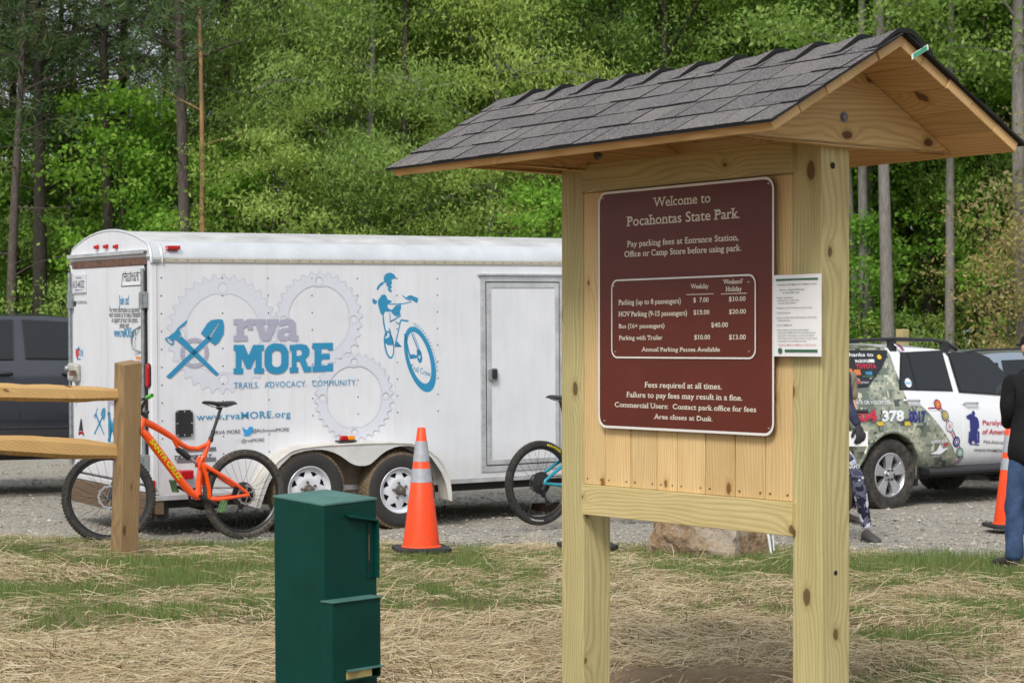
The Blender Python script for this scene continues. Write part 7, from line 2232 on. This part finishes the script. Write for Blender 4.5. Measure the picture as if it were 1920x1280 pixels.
nd = {'w': (V((0,0,.98)), (.14,.11)), 'p': (V((0,0,.90)), (.145,.12))}; ed = [('w','p')]
for s in 'LR':
    k = J[s+'kn']; h = J[s+'hip']; a_ = J[s+'an']
    nd.update({s+'h': (h+V((0,0,-.06)), .096), s+'t': (h.lerp(k, .5), .086), s+'k': (k, .062), s+'c': (k.lerp(a_, .32), .062), s+'a': (a_+V((0,0,.03)), .048), s+'z': (a_+V((0,.0,-.02)), .052)})
    ed += [('p', s+'h')] + chain([s+'h', s+'t', s+'k', s+'c', s+'a', s+'z'])
ti = garment(cyc, "tights", nd, ed, tights(), .002, 12, 4)
k, h = J['Lkn'], J['Lhip']
M_shoeg = plain("grey_cycling_shoe", (0.06,0.055,0.05,1), 0.6)
shoe(cyc, (J['Lan'].x, J['Lan'].y, 0), radians(2), mat=M_shoeg); shoe(cyc, (J['Ran'].x, J['Ran'].y, 0), radians(-10), mat=M_shoeg)
gm = MB()
for s in 'LR':
    gm = MB(); d, up, sd = hd[s]; hand_geo(gm, J[s+'wr'], d, up, sd, .8, .0105)
    gm.v = [tuple(p) for p in gm.v]; g = gm.build("glove", plain("black_glove", (0.022,0.022,0.026,1), 0.75), cyc); remesh(g, .006)
    q = g.modifiers.new("fuller", 'DISPLACE'); q.strength = .003; q.mid_level = 0
mb = MB()
for i in range(10):
    th = pi*.56*i/9
    for k_ in range(22): mb.v.append((.100*sin(th)*cos(2*pi*k_/22), .128*sin(th)*sin(2*pi*k_/22)-.005, .02+.125*cos(th)))
mb.f = [(i*22+k_, i*22+(k_+1) % 22, (i+1)*22+(k_+1) % 22, (i+1)*22+k_) for i in range(9) for k_ in range(22)]; mb.mi = [0]*len(mb.f)
mb.v = [tuple(hM @ V(p)) for p in mb.v]; mb.build("helmet", M_blk, cyc, smooth=60)
# lettering down the thigh
a = Art(); c_ = J['Lhip'].lerp(J['Lkn'], .80); a.text("ARMY", -.07, .05, 0, .032, bold=.03)
a.build("tights_lettering", M_dw, ti, lambda p, q: (c_.x - p - .0, c_.y + .092, c_.z + q))
# his bike, straight on
bM = Matrix.Translation((c0.x, c0.y+.88, GZC-.012)) @ Matrix.Rotation(radians(-91), 4, 'Z')
b3_, SM3, _, _ = bicycle(bM, "black mountain bike straddled by the cyclist in camouflage tights", dict(frame=M_blackf, wb=1.19, steer=0, grip=M_blk, pedal_m=M_blk, tyre_r=M_tyre, tyre_f=M_tyre, crank=radians(95)))
pl = bM.inverted() @ at(1590, 813, YC-.25)
mb = MB(); mb.box(pl.x-.002, pl.x+.002, pl.y-.02, pl.y+.16, pl.z-.10, pl.z+.02); n_pl = mb.build("number_plate", M_white, b3_, bevel=.001)
# ---- second person further back behind the post
c1_ = at(1566, 975, 18.6)
P2 = Matrix.Translation((c1_.x, c1_.y, gz(c1_.x, c1_.y)+.012)) @ Matrix.Rotation(pi+.4, 4, 'Z')
per = thing("person", "person in khaki shirt and olive trousers almost hidden behind the right kiosk post", "person", P2)
J = dict(pelvis=V((0,0,.95)), waist=V((0,.0,1.08)), chest=V((0,0,1.31)), neckb=V((0,0,1.45)), neck=V((0,.01,1.51)), head=V((0,.03,1.62)),
    Lsh=V((-.175,0,1.39)), Lel=V((-.20,-.02,1.13)), Lwr=V((-.17,.12,.93)), Rsh=V((.175,0,1.39)), Rel=V((.20,-.02,1.13)), Rwr=V((.17,.12,.93)),
    Lhip=V((-.09,0,.90)), Lkn=V((-.10,.02,.50)), Lan=V((-.115,-.02,.09)), Rhip=V((.09,0,.90)), Rkn=V((.10,.02,.50)), Ran=V((.115,-.02,.09)))
hd = {s: (V((0,.3,-.95)), V((-1 if s == 'L' else 1,0,0)), V((0,1,.2))) for s in 'LR'}
b, hM = body_parts(per, J, None, hand_dirs=hd, curl=.4)
nd = {'hip': (V((0,0,.88)), (.15,.115)), 'waist': (J['waist'], (.15,.115)), 'chest': (J['chest'], (.175,.125)), 'nb': (J['neckb'], (.08,.075)), 'nk': (J['neck']-V((0,0,.02)), (.064,.064))}; ed = chain(['hip','waist','chest','nb','nk'])
for s in 'LR':
    nd[s+'s'] = (J[s+'sh'], .072); nd[s+'m'] = (J[s+'sh'].lerp(J[s+'el'], .6), .062); nd[s+'e'] = (J[s+'el'], .056)
    ed += [('chest', s+'s')] + chain([s+'s', s+'m', s+'e'])
garment(per, "shirt", nd, ed, cloth_mat("khaki_cloth", (0.33,0.28,0.20,1), (0.22,0.18,0.125,1)), .008, 9, 7)
nd = {'w': (V((0,0,1.0)), (.14,.11)), 'p': (V((0,0,.92)), (.15,.12))}; ed = [('w','p')]
for s in 'LR':
    k, h, a_ = J[s+'kn'], J[s+'hip'], J[s+'an']
    nd.update({s+'h': (h+V((0,0,-.06)), .10), s+'t': (h.lerp(k, .55), .09), s+'k': (k, .076), s+'c': (k.lerp(a_, .5), .072), s+'a': (a_+V((0,0,.0)), .066)})
    ed += [('p', s+'h')] + chain([s+'h', s+'t', s+'k', s+'c', s+'a'])
garment(per, "trousers", nd, ed, cloth_mat("olive_cloth", (0.11,0.10,0.06,1), (0.07,0.062,0.038,1)), .009, 10, 8)
shoe(per, (J['Lan'].x, J['Lan'].y, 0), radians(12)); shoe(per, (J['Ran'].x, J['Ran'].y, 0), radians(-12))
mb = MB(); mb.ball((0,-.012,.02), (.083,.10,.105), 18, 12, M=hM @ Matrix.Translation((0,-.014,.012))); mb.build("hair", M_hair, per, smooth=60)

# ================================================================== WOODS
import numpy as np
def np_mesh(name, V, Fq, mat):
    """V (n,3), Fq (m,4) quads"""
    me = bpy.data.meshes.new(name)
    n, m = len(V), len(Fq)
    me.vertices.add(n); me.vertices.foreach_set("co", np.asarray(V, np.float32).ravel())
    me.loops.add(m*4); me.loops.foreach_set("vertex_index", np.asarray(Fq, np.int32).ravel())
    me.polygons.add(m); me.polygons.foreach_set("loop_start", np.arange(0, m*4, 4, dtype=np.int32))
    me.materials.append(mat); me.update(calc_edges=True); me.validate()
    return me
def leaves(C, D, ln, wd, rs, jit=0.25):
    """quads: centres C, long directions D"""
    n = len(C)
    D = D/np.linalg.norm(D, axis=1, keepdims=True)
    R = rs.normal(size=(n, 3)); Sd = np.cross(D, R); Sd /= np.linalg.norm(Sd, axis=1, keepdims=True)
    k = (1 + jit*rs.normal(size=(n, 1))).clip(.5, 1.7)
    L = D*ln*k/2; W = Sd*wd*k/2
    V = np.empty((n, 4, 3)); V[:, 0] = C-L; V[:, 1] = C-L*0.1+W; V[:, 2] = C+L; V[:, 3] = C-L*0.1-W
    return V.reshape(-1, 3), np.arange(n*4).reshape(-1, 4)
def leaf_mat(name, cols, trans=0.4, hue=0.02, rough=0.55):
    t = NT(name); g = t.n("NewGeometry"); n_ = len(cols)
    c = t.ramp(g.outputs["Random Per Island"], [(i/max(1, n_-1), q) for i, q in enumerate(cols)])
    oi = t.n("ObjectInfo")
    c = t.mix(1.0, c, t.ramp(oi.outputs["Random"], [(0, (0.75,0.82,0.8,1)), (0.5, (1,1,1,1)), (1, (1.22,1.12,1.0,1))]), 'MULTIPLY')
    t.set(c, rough, 0, 0.25)
    tr = t.n("BsdfTranslucent"); mx = t.n("MixShader"); mx.inputs[0].default_value = trans
    t.l(c, tr.inputs[0]); t.l(t.b.outputs[0], mx.inputs[1]); t.l(tr.outputs[0], mx.inputs[2])
    out = [q for q in t.t.nodes if q.type == 'OUTPUT_MATERIAL'][0]; t.l(mx.outputs[0], out.inputs[0])
    return t.m
def bark_mat(name, a, b, sc=9):
    t = NT(name); co = t.coord("Object", (1, 1, 0.25)); nz = t.noise(co, sc*3, 5, 0.7); n2 = t.noise(co, sc*.4, 3, 0.6)
    c = t.mix(t.ramp(nz, [(0.35, (0,0,0,1)), (0.65, (1,1,1,1))]), a, b)
    c = t.mix(t.math('MULTIPLY', n2, 0.4), c, tuple(x*0.6 for x in a[:3])+(1,))
    t.bump(nz, 0.8, 0.03); t.set(c, 0.92, 0, 0.2); return t.m
L_yel = leaf_mat("leaf_yellow_green", [(0.20,0.31,0.065), (0.31,0.45,0.10), (0.41,0.55,0.14), (0.53,0.63,0.21)], 0.5)
L_mid = leaf_mat("leaf_mid_green", [(0.19,0.31,0.06), (0.28,0.43,0.09), (0.36,0.52,0.12), (0.45,0.58,0.18)], 0.5)
L_bri = leaf_mat("leaf_bright_green", [(0.11,0.26,0.025), (0.18,0.38,0.045), (0.25,0.48,0.06), (0.34,0.55,0.11)], 0.5)
L_drk = leaf_mat("leaf_deep_green", [(0.09,0.21,0.026), (0.14,0.30,0.04), (0.20,0.38,0.055), (0.27,0.45,0.09)], 0.5)
L_pin = leaf_mat("pine_needle", [(0.05,0.10,0.035), (0.075,0.14,0.05), (0.10,0.175,0.06), (0.14,0.20,0.08), (0.15,0.12,0.05)], 0.2)
L_bro = leaf_mat("leaf_bronze", [(0.26,0.25,0.09), (0.36,0.38,0.14), (0.38,0.26,0.14), (0.48,0.50,0.22)], 0.5)
B_pine = bark_mat("pine_bark", (0.075,0.06,0.053,1), (0.15,0.125,0.11,1))
B_grey = bark_mat("grey_bark", (0.17,0.155,0.14,1), (0.31,0.29,0.265,1))
B_dark = bark_mat("dark_bark", (0.05,0.042,0.036,1), (0.11,0.095,0.08,1))
B_snag = bark_mat("peeled_trunk", (0.46,0.27,0.12,1), (0.15,0.10,0.075,1), 2.2)
def limb_path(z0, az, el, L, sag, rs, n=6):
    P = []; p = np.array([0, 0, z0]); a = az
    for i in range(n+1):
        P.append(p.copy()); t = i/n
        e = el - sag*t
        p = p + np.array([cos(a)*cos(e), sin(a)*cos(e), sin(e)])*L/n
        a += rs.normal()*0.16
    return P
def make_tree(name, kind, seed, h, zb, rad, leaf, bark, n_limb=34, cl=12, lv=55, ll=0.13, lw=0.06, cs=0.34, droop=0.5, tr=0.14, lean=0.0, wav=0.15, prof=0.7, lo=0.0, flat=0.5):
    """prototype: Empty > trunk, crown"""
    rs = np.random.RandomState(seed)
    tb = MB(); wv = [rs.normal()*wav for _ in range(8)]
    def axis(z):
        t = z/h
        return Vector((lean*z + wv[0]*sin(t*5+wv[1]*9)*t, wv[2]*sin(t*4+wv[3]*9)*t, z))
    zs = [-0.6, 0, 0.3, 1, 2, 3.5, 5, 6.5, 8, 9.5, 11, 12.5, 14, h*.95]
    zs = [z for z in zs if z < h]
    tb.tube([axis(z) for z in zs], [tr*(1.5 if z <= 0 else 1.18 if z < .5 else 1.0)*max(0.1, 1-0.9*max(0, z)/h) for z in zs], 9)
    C = []; D = []
    for i in range(n_limb):
        t = (i + rs.rand())/n_limb
        z0 = zb + (h*0.97-zb)*t
        az = i*2.399 + rs.normal()*0.4
        if kind == 'pine':
            L = rad*(0.45+0.75*sin(pi*min(1, 0.25+0.75*t))**0.8)*rs.uniform(.55, 1.2); el = radians(rs.uniform(-5, 25)+20*t); sag = radians(rs.uniform(-25, 10))
        else:
            L = rad*(lo + (1-lo)*sin(pi*(0.18+0.78*t))**prof)*rs.uniform(.35, 1.3); el = radians(rs.uniform(5, 40)+15*t); sag = radians(rs.uniform(10, 70))*droop
        P = limb_path(0, az, el, L, sag, rs)
        o = np.array(axis(z0)); P = [p+o for p in P]
        r0 = tr*0.34*(1-z0/h*0.6)*min(1, L/rad+.2)
        tb.tube(P, [r0*(1-0.85*k/6) for k in range(7)], 5)
        for c in range(cl):
            s = 0.25 + 0.78*((c+rs.rand())/cl)**0.8
            k = min(5.999, s*6); a, b = P[int(k)], P[min(6, int(k)+1)]
            q = a + (b-a)*(k-int(k))
            off = rs.normal(size=3)*np.array([1, 1, .6])*L*0.17
            cc = q + off
            if np.linalg.norm(off) > 0.35 and rs.rand() < 0.5: tb.tube([q, (q+cc)/2+np.array([0, 0, .05]), cc], [r0*.22, r0*.15, r0*.06], 3)
            if kind == 'pine':
                m = lv; fw = np.array([cos(az), sin(az), 0.5]) + rs.normal(size=3)*0.5
                d = rs.normal(size=(m, 3)) + fw*0.9
                d /= np.linalg.norm(d, axis=1, keepdims=True)
                base = cc + rs.normal(size=(m, 3))*0.14*np.array([1, 1, .6])
                C.append(base + d*ll*0.45); D.append(d)
            else:
                m = int(lv*rs.uniform(.5, 1.4))
                pos = rs.normal(size=(m, 3))*cs*np.array([1, 1, flat])*rs.uniform(.7, 1.25)
                C.append(cc + pos)
                d = rs.normal(size=(m, 3))*0.75 + np.array([cos(az)*.35, sin(az)*.35, -droop]) 
                D.append(d)
    if kind == 'pine':
        for i in range(14):                                       # dead branch stubs on the bare trunk
            z0 = rs.uniform(2, zb+1.5); az = rs.uniform(0, 6.28); L = rs.uniform(.3, 1.8)
            P = limb_path(0, az, radians(rs.uniform(-10, 35)), L, radians(rs.uniform(-20, 30)), rs, 4); o = np.array(axis(z0))
            tb.tube([p+o for p in P], [0.018, 0.013, 0.01, 0.008, 0.004], 4)
    C = np.concatenate(C); D = np.concatenate(D)
    V, Fq = leaves(C, D, ll, lw, rs)
    root = bpy.data.objects.new(name, None)
    t_ = tb.build("trunk", bark, root, smooth=60, fixn=False)
    c_ = bpy.data.objects.new("crown", np_mesh("crown", V, Fq, leaf)); COL.objects.link(c_); c_.parent = root
    return root
PROTO = {}
PROTO['pine1'] = make_tree("pine_tree", 'pine', 1, 14.5, 6.3, 2.4, L_pin, B_pine, 34, 8, 52, 0.21, 0.019, tr=0.15)
PROTO['pine2'] = make_tree("pine_tree", 'pine', 2, 13.5, 5.8, 2.0, L_pin, B_pine, 34, 7, 52, 0.21, 0.019, tr=0.12)
PROTO['pine3'] = make_tree("pine_tree", 'pine', 3, 15.5, 6.9, 2.6, L_pin, B_dark, 32, 8, 52, 0.21, 0.019, tr=0.17)
PROTO['oak1'] = make_tree("leafy_tree", 'leaf', 4, 13, 2.4, 3.8, L_yel, B_dark, 24, 16, 115, 0.10, 0.030, 0.34, 0.8, 0.15, flat=.42)
PROTO['oak2'] = make_tree("leafy_tree", 'leaf', 5, 12, 1.8, 3.3, L_yel, B_grey, 24, 15, 115, 0.10, 0.030, 0.32, 0.9, 0.12, lo=0.2, flat=.42)
PROTO['oak3'] = make_tree("leafy_tree", 'leaf', 6, 13, 3.0, 3.9, L_mid, B_dark, 26, 15, 110, 0.095, 0.034, 0.33, 0.7, 0.17, flat=.42)
PROTO['gum1'] = make_tree("leafy_tree", 'leaf', 7, 13, 4.2, 3.4, L_bri, B_grey, 24, 14, 84, 0.10, 0.056, 0.32, 0.4, 0.16, flat=.35)
PROTO['gum2'] = make_tree("leafy_tree", 'leaf', 8, 13, 3.4, 3.2, L_drk, B_dark, 24, 13, 80, 0.10, 0.056, 0.32, 0.4, 0.13, flat=.35)
PROTO['gum3'] = make_tree("leafy_tree", 'leaf', 9, 14, 5.4, 3.4, L_drk, B_grey, 22, 13, 80, 0.10, 0.056, 0.32, 0.4, 0.19, flat=.35)
PROTO['sap1'] = make_tree("sapling", 'leaf', 10, 6.6, 1.6, 1.7, L_bri, B_dark, 18, 9, 50, 0.10, 0.062, 0.22, 0.3, 0.05, wav=.25, lo=0.2, flat=.4)
PROTO['sap2'] = make_tree("sapling", 'leaf', 11, 5.0, 1.0, 1.5, L_bri, B_dark, 16, 8, 50, 0.10, 0.062, 0.22, 0.3, 0.04, wav=.25, lo=0.3, flat=.4)
PROTO['sap3'] = make_tree("sapling", 'leaf', 12, 6.0, 1.2, 1.8, L_yel, B_dark, 17, 9, 80, 0.09, 0.032, 0.23, 0.5, 0.045, wav=.25, lo=0.3, flat=.4)
PROTO['bush'] = make_tree("shrub", 'leaf', 13, 4.6, 0.2, 1.6, L_bro, B_dark, 30, 7, 26, 0.085, 0.042, 0.2, 0.2, 0.035, wav=.3, lo=0.6)
PROTO['low'] = make_tree("shrub", 'leaf', 14, 2.2, 0.1, 1.3, L_mid, B_dark, 18, 7, 40, 0.085, 0.045, 0.18, 0.3, 0.025, wav=.2, lo=0.7)
_used = set()
def grow(key, x, y, s=1.0, label=None, cat="tree", group=None, rz=None, name=None):
    p = PROTO[key]
    if key in _used:
        o = p.copy(); COL.objects.link(o)
        for ch in p.children:
            c = ch.copy(); COL.objects.link(c); c.parent = o
    else:
        o = p; COL.objects.link(o); _used.add(key)
    o.location = (x, y, gz(x, y)-0.05)
    o.rotation_euler = (tr2.gauss(0, .025), tr2.gauss(0, .025), tr2.uniform(0, 6.28) if rz is None else rz)
    if 'pine' in key or 'snag' in key: o.rotation_euler.x *= .3; o.rotation_euler.y *= .3
    o.scale = (s, s, s*tr2.uniform(.95, 1.06))
    for k in ('group',):
        if k in o: del o[k]
    if name: o.name = name
    return tag(o, label, cat, group)
tr2 = random.Random(33)
def col(px, Y): return (px-960)/F*Y
PG = ("slender dark pine with a bare lower trunk in the wood behind the trailer's rear", "pines at the left of the wood")
# pines whose trunks the photo shows at the left
for i, (px, Y, key, s) in enumerate(((20,39,'pine2',1.0),(72,40,'pine3',1.0),(113,47,'pine2',1.0),(130,44,'pine2',1.05),(210,40.5,'pine1',1.05),(232,46,'pine3',1.0),(320,48,'pine1',1.0),(428,42,'pine2',1.05),(-40,42,'pine1',1.0),(-90,45,'pine3',1.0),(-150,43,'pine2',1.1))):
    grow(key, col(px, Y), Y, s, PG[0], "tree", PG[1], name="pine_tree")
grow('pine1', col(352, 38), 38, 1.02, "tallest straight pine with long bare branches, next to the peeled orange trunk", name="pine_tree")
# the dead peeled trunk
sn = make_tree("dead_tree", 'pine', 21, 15, 11.5, 0.9, L_pin, B_snag, 10, 3, 10, 0.16, 0.012, tr=0.066, wav=0.16)
PROTO['snag'] = sn
grow('snag', col(376, 37.5), 37.5, 1.0, "thin dead tree with orange peeled bark behind the trailer roof", name="dead_tree", rz=2.0)
YG = ("yellow green leafy tree with drooping sprays in the wood behind the trailer", "yellow green trees behind the trailer")
for (px, Y, key, s) in ((535,40,'oak1',1.0),(600,43,'oak2',1.1),(665,39,'oak2',1.0),(757,40.5,'oak1',1.05),(835,44,'oak1',1.1),(905,39.5,'oak2',1.0),(985,42,'oak1',1.05),(1045,46,'oak2',1.15),(700,48,'oak1',1.1),(560,50,'oak1',1.1),(480,47,'oak2',1.1),(630,54,'oak1',1.15),(780,53,'oak3',1.1),(930,52,'oak3',1.1),(1010,57,'oak1',1.2),(870,58,'oak1',1.2),(720,60,'oak3',1.2),(30,43,'oak1',1.0)):
    lb = YG if px > 400 else ("yellow green leafy tree among the pines at the far left", "yellow green trees among the pines")
    grow(key, col(px, Y), Y, s, lb[0], "tree", lb[1], name="leafy_tree")
MG = ("mid green leafy tree of the wood above the kiosk roof", "mid green trees above the kiosk roof")
for (px, Y, key, s) in ((1085,43,'oak3',1.0),(1165,46,'gum1',1.1),(1240,42,'oak3',1.05),(1320,47,'gum1',1.1),(1400,43,'oak3',1.0),(1480,47,'gum1',1.1),(1550,44,'gum1',1.05),(1130,55,'oak3',1.2),(1280,57,'gum1',1.2),(1440,58,'oak3',1.2),(1360,62,'gum1',1.2)):
    grow(key, col(px, Y), Y, s, MG[0], "tree", MG[1], name="leafy_tree")
DG_ = ("deep green leafy tree of the wood behind the parked cars", "deep green trees behind the parked cars")
for (px, Y, key, s) in ((1600,46,'gum2',1.1),(1625,41,'gum3',1.0),(1645,50,'oak3',1.1),(1702,44,'gum2',1.1),(1740,40.5,'gum2',1.0),(1755,47,'gum3',1.1),(1800,43,'gum1',1.0),(1832,50,'gum2',1.2),(1862,41,'gum2',1.1),(1890,46,'gum1',1.1),(1920,40,'gum3',1.0),(1960,43,'gum2',1.1),(2010,41,'gum1',1.0),(2060,45,'gum3',1.1),(1680,57,'gum1',1.2),(1790,58,'gum2',1.2),(1880,58,'gum1',1.2),(1560,58,'gum2',1.2),(2000,54,'gum2',1.2),(1600,52,'oak3',1.1),(1690,42,'oak3',.95),(1770,43,'gum1',1.0),(1830,41.5,'oak3',.9),(1650,44,'gum1',1.0)):
    grow(key, col(px, Y), Y, s, DG_[0], "tree", DG_[1], name="leafy_tree")
g1 = make_tree("leafy_tree", 'leaf', 31, 17, 6.5, 3.0, L_mid, B_grey, 20, 12, 70, 0.10, 0.056, 0.32, 0.4, 0.145, wav=0.22, lean=-0.012)
PROTO['grey1'] = g1; grow('grey1', col(1668, 37), 37, 1.0, "tall smooth pale grey trunk rising just right of the kiosk post", name="leafy_tree", rz=0)
g2 = make_tree("leafy_tree", 'leaf', 32, 16, 5.5, 3.2, L_mid, B_grey, 20, 12, 70, 0.10, 0.056, 0.32, 0.4, 0.105, wav=0.5)
PROTO['grey2'] = g2; grow('grey2', col(1778, 37.5), 37.5, 1.0, "crooked grey tree with a bent side stem above the white car", name="leafy_tree", rz=1.0)
g3 = make_tree("leafy_tree", 'leaf', 34, 17, 6.0, 3.4, L_mid, B_grey, 20, 12, 70, 0.10, 0.056, 0.32, 0.4, 0.17, wav=0.3, lean=-0.07)
PROTO['grey3'] = g3; grow('grey3', col(1925, 36), 36, 1.0, "thick leaning trunk curving over the right end of the kiosk roof", name="leafy_tree", rz=0)
TK = ("slender dark trunked tree with a small high crown in the wood above the trailer roof", "slender trunks above the trailer roof")
PROTO['pole'] = make_tree("leafy_tree", 'leaf', 41, 14, 7.5, 2.2, L_yel, B_dark, 16, 11, 80, 0.10, 0.032, 0.3, 0.6, 0.11, wav=.2, flat=.4)
PROTO['pole2'] = make_tree("leafy_tree", 'leaf', 42, 14, 7.0, 2.2, L_mid, B_grey, 16, 11, 70, 0.10, 0.05, 0.3, 0.5, 0.10, wav=.35, flat=.4)
for (px, Y, key, s_) in ((548,40.5,'pole',.8),(757,38.8,'pole',1.0),(852,41,'pole2',.9),(990,40,'pole2',.8)):
    grow(key, col(px, Y), Y, s_, TK[0], "tree", TK[1], name="leafy_tree")
TR_ = ("slender straight trunk with a high crown in the wood behind the parked cars", "slender trunks behind the parked cars")
for (px, Y, key, s_) in ((1607,39,'pole2',.8),(1624,38.5,'pole2',1.2),(1740,41,'pole',.9),(1862,39,'pole',1.1)):
    grow(key, col(px, Y), Y, s_, TR_[0], "tree", TR_[1], name="leafy_tree")
for i, px in enumerate((-210,-270,-330,-400,-470,-540)):
    Y = 40+3*(i % 3); grow(('pine1','oak1','pine3')[i % 3], col(px, Y), Y, 1.0, "tree of the wood outside the left edge of the picture", "tree", "trees outside the picture's left edge", name="pine_tree" if i % 3 != 1 else "leafy_tree")
for i, px in enumerate((2110,2170,2240,2310,2390)):
    Y = 41+3*(i % 3); grow(('gum1','gum2','oak3')[i % 3], col(px, Y), Y, 1.05, "tree of the wood outside the right edge of the picture", "tree", "trees outside the picture's right edge", name="leafy_tree")
# saplings and shrubs of the understorey
BG = ("bright green sapling under the pines behind the trailer's rear", "bright green saplings under the pines")
for (px, Y, key, s) in ((45,46,'sap1',1.0),(95,50,'sap1',1.0),(150,47,'sap1',1.0),(190,51,'sap1',1.1),(238,39.5,'sap1',1.02),(283,40.5,'sap1',0.9),(330,38.5,'sap2',0.8),(412,39,'sap2',1.0),(455,41,'sap1',0.9),(10,49,'sap1',1.0),(270,50,'sap1',1.1),(-30,42,'sap1',1.0),(-80,41,'sap2',1.0),(345,49,'sap1',1.0),(390,47,'sap1',1.0)):
    grow(key, col(px, Y), Y, s, BG[0], "tree", BG[1], name="sapling")
YS = ("yellow green sapling low at the wood's edge above the trailer roof", "yellow green saplings above the trailer roof")
for (px, Y, key, s) in ((505,37.5,'sap3',1.0),(650,38,'sap3',.9),(805,38.5,'sap3',.9),(930,38,'sap3',.9),(1030,37,'sap2',.95)):
    grow(key, col(px, Y), Y, s, YS[0], "tree", YS[1], name="sapling")
DS = ("green sapling in the shade of the wood behind the parked cars", "saplings behind the parked cars")
for (px, Y, key, s) in ((1605,38.5,'sap2',.8),(1640,42,'sap2',1.0),(1715,43,'sap1',1.0),(1790,42,'sap1',1.0),(1825,39.5,'sap3',.9),(1850,44,'sap1',1.1),(1900,42,'sap3',1.2),(1940,39,'sap1',1.0),(2000,38,'sap1',1.0),(1575,41,'sap1',1.0)):
    grow(key, col(px, Y), Y, s, DS[0], "tree", DS[1], name="sapling")
grow('bush', col(1885, 34.5), 34.5, 0.85, "bronze and yellow spring shrub above the silver car at the right edge", "shrub", name="shrub")
grow('bush', col(1950, 35.5), 35.5, 1.1, "taller bronze shrub cut by the right edge of the picture", "shrub", name="shrub")
LS = ("low green bush along the foot of the wood", "low bushes along the foot of the wood")
for i in range(30):
    Y = tr2.uniform(35.5, 39.5); px = -60 + i*62 + tr2.uniform(-15, 15)
    grow('low', col(px, Y), Y, tr2.uniform(.5, .95), LS[0], "shrub", LS[1], name="shrub")
# the far wood that reads as one mass
def far_wood():
    rs = np.random.RandomState(77); C = []
    n = 5200
    for i in range(n):
        y = rs.uniform(66, 84); x = rs.uniform(-0.36, 0.36)*y
        q = x/y
        top = 6.5 if q < -0.14 else 14.0
        top += 2.5*noise.noise((x*0.16, 3, 1))
        z = gz(x, y) + top*rs.rand()**0.8
        C.append(np.array([x, y, z]) + rs.normal(size=(34, 3))*np.array([.75, .5, .5]))
    C = np.concatenate(C)
    V, Fq = leaves(C, rs.normal(size=C.shape), 0.30, 0.14, rs)
    o = bpy.data.objects.new("distant_woods", np_mesh("distant_woods", V, Fq, L_drk)); COL.objects.link(o)
    tag(o, "deep green mass of the wood farther back", "woods", kind='stuff')
far_wood()
def floor_cover():
    """leafy ground cover and brown litter at the foot of the trees"""
    rs = np.random.RandomState(78); C = []
    for i in range(1100):
        y = rs.uniform(33.5, 44); x = rs.uniform(-0.3, 0.3)*y
        C.append(np.array([x, y, gz(x, y)+rs.uniform(.02, .35)]) + rs.normal(size=(26, 3))*np.array([.35, .3, .16]))
    C = np.concatenate(C)
    V, Fq = leaves(C, rs.normal(size=C.shape), 0.12, 0.06, rs)
    o = bpy.data.objects.new("undergrowth", np_mesh("undergrowth", V, Fq, L_mid)); COL.objects.link(o)
    tag(o, "tangled green undergrowth at the foot of the trees", "undergrowth", kind='stuff')
floor_cover()
